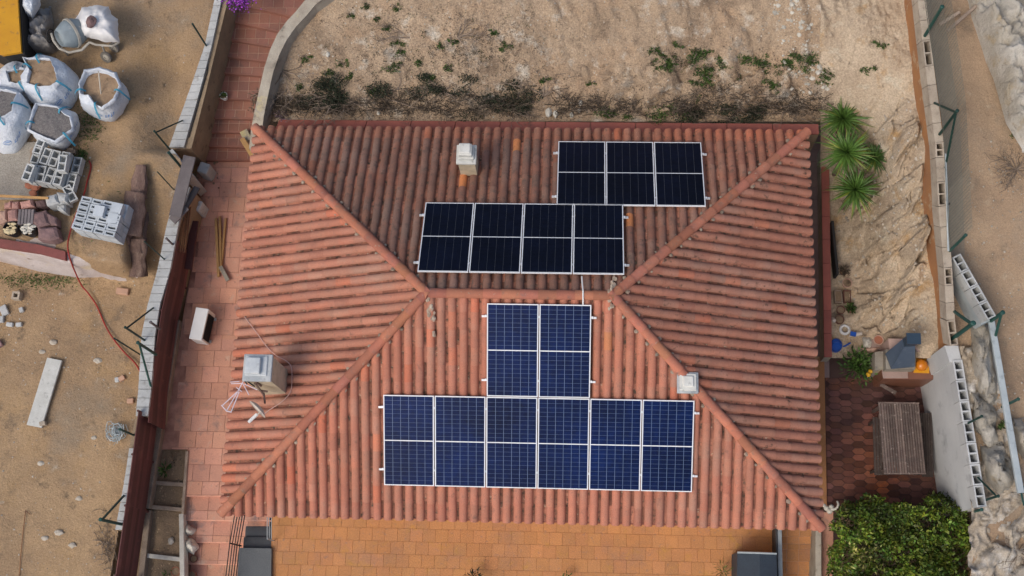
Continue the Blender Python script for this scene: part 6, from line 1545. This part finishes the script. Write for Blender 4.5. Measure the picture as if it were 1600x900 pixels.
mb = MB(); mb.slabz([v - Vector((0, 0, .08)) for v in h0], [v + Vector((0, 0, .0)) for v in h0]); mb.v = [tuple(v) for v in mb.v]; mb.tint(.5); mb.build('hood_rim', 'hood_dark', bq_)
f0 = [Vector((v.x, v.y, 2.1)) for v in h1]; 
f1 = [v + Vector((0, 0, .35)) for v in f0]; mb = MB(); mb.slabz(f0, f1); fl_ = mb.build('flue', 'hood_dark', bq_)
mb = MB(); c_ = sum(f1, Vector()) / 4; mb.box(c_ + Vector((0, 0, .03)), (.30, .24, .04)); mb.build('flue_cap', 'hood_dark', bq_)
# shelf of pots behind
beam('stone_shelf', (1362, 538), (1392, 540), .24, .55, .5, 'pinkstone', 'pink stone shelf holding the round pot beside the hood', 'shelf', tint=.8)
pot(1373, 531, .6, .115, .16, 'tc_pale', 'pale round pot on the stone shelf behind the barbecue', fill='terracotta')
random.seed(91)
softthing([(1347, 528), (1358, 525), (1366, 536), (1360, 545), (1349, 542)], .45, .62, 'white_stone', 'crumpled white bundle beside the pale round pot', 'bundle', 'white_bundle', 93, .05, 8, k=3)
softthing([(1345, 544), (1366, 541), (1386, 541), (1366, 552), (1354, 551)], .42, .56, 'tc_pale', 'cream cloth scrap below the round pot', 'cloth', 'cloth', 95, .04, 8, k=3)
beam('wood_offcut', (1376, 600), (1400, 614), .09, .35, .03, 'tablewood', 'grey brown plank lying below the barbecue counter', 'plank', tint=1.1)
beam('wood_offcut', (1340, 555), (1352, 562), .09, .35, .03, 'brick', 'orange brown board under the citrus plant', 'plank', tint=1.0) if False else None
# watering can
wc = thing('watering_can', 'blue plastic watering can in the corner of the rock bank', 'watering can', tuple(P(1309, 543, .1)))
w = P(1307, 539, .3)
mb = MB(); mb.sm = False; mb.lathe([(.13, -.28), (.145, -.2), (.14, -.02), (.13, 0), (.12, 0), (.125, -.04)], w, 20, Matrix.Diagonal((1, 1.15, 1)), cap=True); mb.build('body', 'blue', wc)
mb = MB(); mb.tube([w + Vector((.11, -.02, -.2)), w + Vector((.22, .0, -.08)), w + Vector((.32, .05, .03))], .03, 8, taper=.018); mb.build('spout', 'blue', wc)
mb = MB(); mb.tube(smooth([w + Vector((-.1, .0, -.02)), w + Vector((-.08, .02, .1)), w + Vector((.04, .03, .12)), w + Vector((.1, .02, .0))], 4), .016, 6); mb.build('handle', 'blue', wc)
# hose reel ring
t = thing('hose_coil', 'white ring of coiled hose above the blue watering can', 'hose', tuple(P(1320, 515, .3)))
for i, (R__, r__) in enumerate(((.115, .022), (.09, .022), (.1, .02))):
    mb = MB(); mb.sm = True; c_ = P(1320, 515, .34 + .03 * i); mb.tube([c_ + Vector((R__ * math.cos(a * .3307), R__ * math.sin(a * .3307), 0)) for a in range(20)], r__, 8); mb.build('coil', 'white', t)
mb = MB(); mb.sm = True
o_ = [P(1326, 526, .4), P(1330, 519, .42), P(1342, 519, .42), P(1355, 517, .4), (P(1348, 523, .4)), P(1336, 526, .4)]; mb.slabz([v - Vector((0, 0, .03)) for v in o_], o_); root_mesh(mb, 'trowel', 'offwhite', 'pale pointed trowel lying beside the white hose ring', 'trowel')
mb = MB(); mb.box(P(1333, 522, .45), (.13, .10, .05), -.2); root_mesh(mb, 'blue_box', 'blue', 'small blue box on the pale trowel', 'box')
mb = MB(); mb.lathe([(.045, 0), (.05, .16), (.03, .2)], P(1301, 498, .4), 12, rotM(.5, 0, 0)); root_mesh(mb, 'green_bottle', 'offwhite', 'pale green bottle leaning on the red coping', 'bottle')
G = 'pots and trays along the rock bank foot'
pot(1324, 442, .3, .115, .17, 'tc_pale', 'wide pale terracotta pot at the top of the pot row', G, plant=(20, .1, 'dry'))
pot(1318, 424, .35, .09, .12, 'terracotta_dark', 'dark pot with dry stalks above the wide pot', G, plant=(90, .2, 'dry'))
pot(1314, 484, .25, .10, .18, 'terracotta_dark', 'dark earthy pot left of the grey-green plant', G)
pot(1312, 499, .25, .11, .18, 'terracotta_dark', 'brown pot above the white hose ring', G)
pot(1329, 482, .25, .10, .18, 'terracotta_dark', 'pot with a grey-green leafy plant', G, plant=(110, .18, 'weed'))
for px, l, m in ((1324, 'reddish rectangular planter below the wide pot', 'terracotta_dark'), (1310, 'grey rectangular planter beside the red coping', 'oldwood')):
    t = thing('planter_tray', l, 'planter', tuple(P(px, 463, .2)), G); q = P(px, 463, .4); s = (.15, .28)
    for dx_, dy_, sx_, sy_ in ((-s[0]/2, 0, .02, s[1]), (s[0]/2, 0, .02, s[1]), (0, s[1]/2, s[0] + .02, .02), (0, -s[1]/2, s[0] + .02, .02)):
        mb = MB(); mb.box(q + Vector((dx_, dy_, -.08)), (sx_, sy_ - (.002 if sy_ > .1 else 0), .16)); mb.build('side', m, t)
    mb = MB(); mb.box(q + Vector((0, 0, -.09)), (s[0], s[1], .1)); mb.build('soil', 'soil', t)
# citrus plant left of the barbecue
plantclump(1342, 572, .35, 520, .42, .12, 'leaf', 'leafy citrus shrub left of the barbecue over the patio', 'shrub', 'citrus_shrub', lw=.42, el=(-.2, 1.2), seed=12)
mb = MB(); mb.rock(P(1357, 585, .75), .055, 3, 2); mb.rock(P(1360, 580, .75), .05, 4, 2); root_mesh(mb, 'citrus_fruit', 'yellowbit', 'yellow citrus fruits at the right side of the leafy shrub', 'fruit')

# ================================================================ HEDGE
random.seed(101)
hq = P(1405, 840, 0); hg = thing('hedge', 'dense glossy green hedge filling the corner below the patio', 'hedge', tuple(hq))
mb = MB(); mt_ = MB(); HB = [(1296, 1520, 786, 985)]
def hedge_h(px, py):
    return 1.35 + .30 * fbm(px / 34, py / 34, 1, 3, 3.0) - .5 * (1 - sstep(1296, 1316, px)) - .6 * sstep(1505, 1525, px) - .5 * (1 - sstep(772 + 9 * math.sin(px / 13), 796 + 8 * math.sin(px / 17), py))
nl = 0
while nl < 24000:
    px, py = random.uniform(1294, 1524), random.uniform(772, 985)
    edge = 782 + 9 * math.sin(px / 17.0) + 6 * math.sin(px / 7.3) - 20 * math.exp(-((px - 1486) / 14) ** 2) + 30 * sstep(1500, 1526, px) + 16 * (1 - sstep(1294, 1325, px))
    if py < edge: continue
    h = hedge_h(px, py)
    if h < .45 or px < 1298 + 9 * math.sin(py / 13) + 6 * math.sin(py / 5.1) or px > 1516 + 8 * math.sin(py / 11): continue
    dep = random.random() ** 1.6; z = h - dep * .7; q = P(px, py, z); 
    gap = fbm(q.x, q.y, 3.3, 2, 9.0)
    if gap < -.22 and dep < .6: continue
    q.z = z; a = random.uniform(0, 6.28); e = random.uniform(.0, 1.25); d = Vector((math.cos(a) * math.cos(e), math.sin(a) * math.cos(e), math.sin(e)))
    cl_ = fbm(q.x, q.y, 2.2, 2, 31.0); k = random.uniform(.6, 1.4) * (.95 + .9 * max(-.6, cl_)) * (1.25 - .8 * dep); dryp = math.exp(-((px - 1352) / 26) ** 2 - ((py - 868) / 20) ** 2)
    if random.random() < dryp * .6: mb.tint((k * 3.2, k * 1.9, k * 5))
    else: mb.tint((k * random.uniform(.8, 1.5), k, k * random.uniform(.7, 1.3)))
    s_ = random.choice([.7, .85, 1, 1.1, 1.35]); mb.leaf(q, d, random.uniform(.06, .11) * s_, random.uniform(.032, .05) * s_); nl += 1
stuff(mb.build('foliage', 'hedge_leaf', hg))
mb = MB()
for i in range(150):
    px, py = random.uniform(1305, 1510), random.uniform(800, 970); q = P(px, py, .0); mb.tube([Vector((q.x, q.y, 0)), Vector((q.x + random.uniform(-.1, .1), q.y, .6)), Vector((q.x + random.uniform(-.2, .2), q.y + random.uniform(-.2, .2), random.uniform(.9, 1.35)))], .018, 5, taper=.005)
mb.build('branches', 'twig', hg)
struct(flat('hedge_bed', 'soil', [(1312, 792), (1506, 792), (1514, 1000), (1312, 1000)], .03, .05))

# ================================================================ YUCCAS
def yucca(px, py, z0, h, R__, n, label, seed, tint=1.0):
    random.seed(seed); q = P(px, py, z0 + h); t = thing('yucca', label, 'yucca', (q.x, q.y, z0), 'yuccas beside the side passage'); mb = MB()
    mt2 = MB(); mt2.tube([Vector((q.x, q.y, z0 - .1)), q - Vector((0, 0, .05))], .06, 8); mt2.build('trunk', 'bark', t)
    for i in range(n):
        a = i * 2.39996 + random.uniform(-.12, .12); f = i / n; e = lerp(1.35, -.15, f ** .8) + random.uniform(-.1, .1); L = R__ * random.uniform(.68, 1.12) * (.75 + .3 * min(1, f * 2)); w = .024
        d = Vector((math.cos(a) * math.cos(e), math.sin(a) * math.cos(e), math.sin(e))); u = Vector((-math.sin(a), math.cos(a), 0)); nn = u.cross(d).normalized()
        dr = .10 * L * (1 + f) * random.uniform(.3, 2.6); sw_ = random.gauss(0, .05); vs = []; K = 5
        for k in range(K + 1):
            s = k / K; c_ = q + d * L * s - Vector((0, 0, dr * s * s)) + u * sw_ * s * s; ww_ = w * (0.7 + 1.2 * s if s < .35 else 1.12 * (1 - (s - .35) / .65) + .04)
            vs += [c_ - u * ww_, c_ + nn * (-.008), c_ + u * ww_]
        g_ = random.uniform(.65, 1.35) * tint; yl = random.random() < .28 and f > .5
        mb.tint((g_ * (2.0 if yl else 1), g_ * (1.25 if yl else 1), g_)); fs = []
        for k in range(K): fs += [(3*k, 3*k+1, 3*k+4, 3*k+3), (3*k+1, 3*k+2, 3*k+5, 3*k+4)]
        mb.add(vs, fs)
    mb.build('leaves', 'yucca', t) if n <= 0 else stuff(mb.build('leaves', 'yucca', t))
yucca(1317, 186, 1.0, 1.1, .68, 120, 'uppermost yucca at the corner of the red coping', 201)
yucca(1366, 246, 1.5, .6, .44, 90, 'small shaded yucca behind the middle one', 204, .6)  # shade painted in as a darker leaf tint
yucca(1323, 238, 1.0, 1.3, .70, 125, 'middle yucca with the brightest star-shaped crown', 202, 1.15)
yucca(1336, 296, .7, 1.2, .66, 120, 'lowest yucca at the foot of the rock bank', 203, 1.0)

# ================================================================ HILLSIDE PLANTS
def scrub(px, py, r, n, m, label, seed, tw=10, leaf=.035, name='shrub', group='scrub on the hillside', flat_=.6, cat='shrub', sx=1.6):
    random.seed(seed); q = hill_q(px, py); t = thing(name, label, cat, tuple(q), group); mb = MB(); mw = MB()
    subs = [(random.gauss(0, r * .75) * sx, random.gauss(0, r * .45), random.uniform(.3, .75)) for _ in range(7)]
    for i in range(n):
        sb = random.choice(subs); a = random.uniform(0, 6.28); rr = r * sb[2] * random.random() ** .6; v = q + Vector((sb[0] + rr * math.cos(a) * sx, sb[1] + rr * math.sin(a), random.uniform(0, r * flat_) * (1 - rr / r * .6) + .55 * sb[1]))
        d = Vector((random.uniform(-1, 1), random.uniform(-1, 1), random.uniform(-.2, 1))); mb.tint(random.uniform(.4, 1.7)); mb.leaf(v, d, leaf * random.uniform(.6, 1.5), leaf * .5)
    if n: stuff(mb.build('foliage', m, t))
    for i in range(tw):
        a = random.uniform(0, 6.28); L = r * random.uniform(.7, 1.5); p0 = q; pts = [q]
        for k in range(4):
            a += random.uniform(-.45, .45); p0 = p0 + Vector((math.cos(a) * L / 4 * sx, math.sin(a) * L / 4, random.uniform(-.02, .09) * (1 if k < 2 else 0))); pts.append(p0)
            if k > 0 and random.random() < .7: b_ = a + random.choice([-.7, .7]); mw.tint(random.uniform(.6, 1.5)); mw.tube([p0, p0 + Vector((math.cos(b_) * L * .3, math.sin(b_) * L * .3, .03))], .005, 4)
        mw.tint(random.uniform(.6, 1.7)); mw.tube(pts, .009, 4, taper=.004)
    if tw: mw.build('branches', 'twig', t)
    return t
big = [(541, 160, .40, 3600, 'darkbush', 'large dark bush just behind the roof on the left', 30), (800, 168, .36, 3000, 'darkbush', 'dark bush behind the roof near the chimney', 26),
       (692, 145, .26, 1200, 'darkbush', 'dark bush between the two large bushes', 22), (1112, 178, .34, 3000, 'darkbush', 'round dark bush behind the back solar array', 8), (948, 181, .17, 600, 'weed', 'low green bush right behind the coping', 6),
       (1036, 180, .20, 600, 'weed', 'dark green bush near the middle of the coping', 8), (436, 165, .30, 1500, 'dry', 'dry shrub in the corner beside the curved wall', 22), (447, 182, .13, 260, 'lilacbloom', 'lilac grey dry flower head at the coping corner', 6),
       (1392, 75, .0, 0, 'dry', '', 0)]
for i, (px, py, r, n, m, l, tw) in enumerate(big):
    if r: scrub(px, py, r, n, m, l, 300 + i, tw, leaf=.05)
weeds = [(621, 68, .07), (628, 82, .06), (622, 105, .06), (611, 112, .05), (672, 124, .09), (673, 135, .06), (478, 94, .06), (514, 113, .08), (519, 138, .06), (497, 150, .07), (535, 101, .07), (548, 120, .06), (655, 100, .06), (699, 108, .07), (585, 143, .09), (465, 138, .07), (790, 75, .09), (770, 55, .05), (850, 125, .07), (923, 128, .06), (705, 70, .07), (690, 74, .06), (606, 45, .06), (548, 26, .04), (572, 12, .05), (590, 30, .05), (620, 12, .06),
         (1022, 83, .07), (1032, 88, .06), (1044, 93, .10), (1055, 70, .08), (1022, 97, .05), (1040, 108, .09), (1025, 108, .06), (1048, 106, .08), (1087, 84, .08), (1095, 80, .07), (1102, 81, .05), (1083, 100, .12), (1092, 107, .11), (1104, 112, .14), (1110, 125, .14), (1100, 118, .11), (1122, 90, .07), (1130, 100, .10), (1157, 116, .10), (1172, 90, .12), (1184, 95, .16), (1196, 98, .10), (1228, 98, .09), (1236, 107, .12), (1240, 84, .06), (1270, 98, .13), (1263, 94, .09), (1292, 110, .06), (1287, 126, .07), (1208, 125, .10), (1215, 132, .09), (1093, 145, .09), (1088, 130, .07), (1352, 112, .05), (1366, 108, .04), (1375, 72, .07), (1254, 95, .12), (1291, 118, .07), (1300, 116, .05)]
random.seed(55)
where = ['left part', 'middle', 'right part']
for i, (px, py, r) in enumerate(weeds):
    side_ = 'by the curved wall' if px < 600 else 'above the chimney' if px < 860 else 'above the back solar array' if px < 1150 else 'near the bright rubble' if px < 1310 else 'on the upper rock bank'
    scrub(px, py, r * 1.15, int(2600 * r), 'weed', f'small green weed on the hillside {side_}', 400 + i, 3, leaf=.045, name='weed', group=f'green weeds on the hillside {side_}', cat='weed', sx=1.25)
# bare arching branches
def bare(px, py, label, seed, spread, n, L, up=.0):
    random.seed(seed); q = hill_q(px, py); t = thing('bare_shrub', label, 'shrub', tuple(q), 'leafless shrubs on the hillside'); mb = MB()
    def grow(p, a, l, r, d):
        pts = [p]; 
        for k in range(5):
            a += random.uniform(-.28, .28); p = p + Vector((math.cos(a) * l / 5, math.sin(a) * l / 5, random.uniform(.0, .06) if k < 3 else -.02)); pts.append(p)
            if d < 2 and k > 0 and random.random() < .6: grow(p, a + random.choice([-1, 1]) * random.uniform(.4, .9), l * .5, r * .6, d + 1)
        mb.tint(random.uniform(.7, 1.8)); mb.tube(pts, r, 4, taper=r * .4)
    for i in range(n): grow(q, lerp(spread[0], spread[1], (i + .5) / n) + random.uniform(-.12, .12), L * random.uniform(.7, 1.15), .014, 0)
    mb.build('branches', 'twig', t); return t
bare(1270, 174, 'leafless fan-shaped shrub at the right end of the hillside', 1, (.3, 2.9), 13, 1.25)
bare(592, 150, 'leafless shrub with pale arching branches behind the left roof edge', 2, (-.5, 2.6), 9, .9)
bare(640, 60, 'leafless shrub high on the left hillside', 3, (1.2, 3.6), 7, .7)
bare(715, 62, 'leafless shrub with drooping branches left of the weeds', 4, (-.8, 1.6), 8, .6)
bare(730, 150, 'leafless brown shrub near the dark bush', 5, (.2, 3.0), 9, .8)
bare(560, 163, 'pale branches trailing left from the large dark bush', 6, (2.7, 3.7), 8, 1.2)
bare(780, 130, 'leafless shrub above the roof chimney', 7, (-.3, 2.4), 8, .8)
bare(1180, 178, 'leafless brown shrub behind the back solar array', 8, (.3, 2.8), 9, .9)
bare(440, 110, 'thin leafless shrub beside the curved wall', 9, (-1.4, -.2), 5, .8)
bare(850, 150, 'grey leafless shrub at the hillside foot', 10, (.1, 2.9), 8, .6)
# straggly brush band along the foot of the slope
random.seed(64); mb = MB(); mw = MB()
for i in range(1150):
    px = random.uniform(440, 1285); py = 178 - abs(random.gauss(0, 18)) * (1 if 600 < px < 900 or px > 1080 else .7)
    if fbm(px / 60, 3.3, 1, 2, 5) < -.35 or px < curve_r(py) + 12: continue
    q = hill_q(px, py); a = random.uniform(0, 6.28); L = random.uniform(.1, .35); p0 = q; pts = [q]
    for k in range(3): a += random.uniform(-.6, .6); p0 = p0 + Vector((math.cos(a) * L / 2, math.sin(a) * L / 3, random.uniform(0, .1))); pts.append(p0)
    mw.tint(random.uniform(.3, .9)); mw.tube(pts, .007, 3)
    for k in range(14):
        v = random.choice(pts) + Vector((random.gauss(0, .05), random.gauss(0, .05), random.uniform(0, .05))); mb.tint(random.uniform(.25, .8)); mb.leaf(v, Vector((random.uniform(-1, 1), random.uniform(-1, 1), random.uniform(0, .8))), random.uniform(.02, .06), random.uniform(.008, .022))
stuff(mw.build('brush_stems', 'twig'), 'tangled dry stems along the foot of the hillside', 'brush'); stuff(mb.build('brush_leaves', 'dry'), 'dark dead leaves in the brush along the foot of the hillside', 'brush')
# dry litter
random.seed(66); mb = MB(); n = 0
while n < 30000:
    px, py = random.uniform(425, 1310), random.uniform(5, 188)
    if px < curve_r(py) + 8: continue
    k = .05 + sstep(110, 175, py) * .8 * (1 if px < 900 or px > 1000 else .5) + .5 * math.exp(-((px - 640) / 90) ** 2 - ((py - 95) / 45) ** 2) + .6 * math.exp(-((px - 770) / 80) ** 2 - ((py - 75) / 45) ** 2) + .4 * math.exp(-((px - 1180) / 110) ** 2 - ((py - 110) / 35) ** 2)
    k *= .25 + 1.5 * max(0, fbm(px / 45, py / 45, 1, 3, 6) + .25)
    n += 1
    if random.random() > k: continue
    q = hill_q(px, py); a = random.uniform(0, 6.28); l = random.uniform(.02, .09); mb.tint(random.uniform(.7, 2.2)); mb.leaf(q + Vector((0, 0, .015)), Vector((math.cos(a), math.sin(a), random.uniform(0, .5))), l, random.uniform(.004, .018), nrm=Vector((0, 0, 1)))
stuff(mb.build('dry_litter', 'dry'), 'dry brown scrub and litter over the hillside', 'scrub')
random.seed(67); mb = MB()
for i in range(2600):
    c_ = random.choice([(640, 90, 45, 35), (780, 75, 45, 35), (560, 60, 70, 35), (700, 110, 60, 25), (1150, 110, 90, 25), (1060, 95, 30, 14)])
    px, py = random.gauss(c_[0], c_[2]), random.gauss(c_[1], c_[3])
    if py > 184 or py < 3 or px < curve_r(py) + 8 or px > 1300 or fbm(px / 9, py / 9, 1, 2, 8) < .12: continue
    q = hill_q(px, py); g_ = random.random() < .4
    for k in range(5):
        d = Vector((random.uniform(-1, 1), random.uniform(-1, 1), random.uniform(0, .8))); mb.tint((.5, .8, .45) if g_ else (random.uniform(.4, 1.0),) * 3); mb.leaf(q + d * .02, d, random.uniform(.02, .055), random.uniform(.008, .02))
stuff(mb.build('tufts', 'dry'), 'tiny dry and green tufts dotted over the hillside', 'tufts')
G = 'white stones at the foot of the hillside'
for i, (px, py, r, l) in enumerate(((857, 177, .10, 'white rounded stone leaning behind the coping'), (868, 179, .08, 'slim white stone beside the rounded one'), (893, 180, .06, 'smaller white stone near the pair'), (907, 160, .06, 'upper white stone of the trail'), (905, 171, .05, 'lower white stone of the trail'), (592, 178, .05, 'tiny white stone behind the left roof edge'), (513, 87, .06, 'white chip on the upper left hillside'))):
    mb = MB(); mb.rock(hill_q(px, py) + Vector((0, 0, .03)), r, i + 5, 2, (.8, 1.3, .6)); root_mesh(mb, 'stone', 'white_stone', l, 'stone', G)
# shrub and dead branches on the far right
def track_q(px, py): return P(px, py, z_e(px, py) + .05)
hq_save = hill_q
hill_q = track_q
scrub(1588, 265, .42, 500, 'dry', 'greyish bare shrub on the far right of the sandy track', 601, 34, leaf=.03, group='shrubs on the sandy track', sx=1.0)
scrub(1596, 215, .16, 260, 'weed', 'small green bush above the bare shrub on the far right', 602, 5, leaf=.05, group='shrubs on the sandy track', sx=1)
scrub(1590, 862, .38, 300, 'dry', 'dry brown brush in the bottom right corner', 603, 30, leaf=.03, group='shrubs on the sandy track', sx=1)
scrub(1572, 678, .16, 380, 'weed', 'green weed growing along the grey metal rail', 604, 3, leaf=.06, name='weed', group='shrubs on the sandy track', sx=.7)
hill_q = hq_save
G = 'timber beams at the top of the sandy track'
beam('timber_beam', (1468, 38), (1500, 18), .07, z_e(1480, 30) + .25, .06, 'oldwood', 'left timber beam leaning against the pale rock', 'timber', G, tint=1.6)
beam('timber_beam', (1480, 48), (1526, 8), .07, z_e(1480, 30) + .3, .06, 'oldwood', 'right timber beam leaning against the pale rock', 'timber', G, tint=1.3)
# grass tufts on the lot
random.seed(88); mb = MB(); n = 0
for i in range(1500):
    k = random.random(); px, py = (random.gauss(60, 40), random.gauss(438, 7)) if k < .5 else (random.gauss(140, 10), random.gauss(195, 14)) if k < .75 else (random.uniform(110, 200), random.uniform(280, 390)) if k < .8 else (random.gauss(128, 5), random.gauss(245, 7))
    if px < -20 or px > 240: continue
    q = lotP(px, py, 0); a = random.uniform(0, 6.28); mb.tint(random.uniform(.6, 2.0)); mb.leaf(q, Vector((math.cos(a), math.sin(a), .7)), random.uniform(.03, .1), .02)
stuff(mb.build('weeds', 'weed'), 'low weeds and dry grass below the lilac wall face', 'weeds')
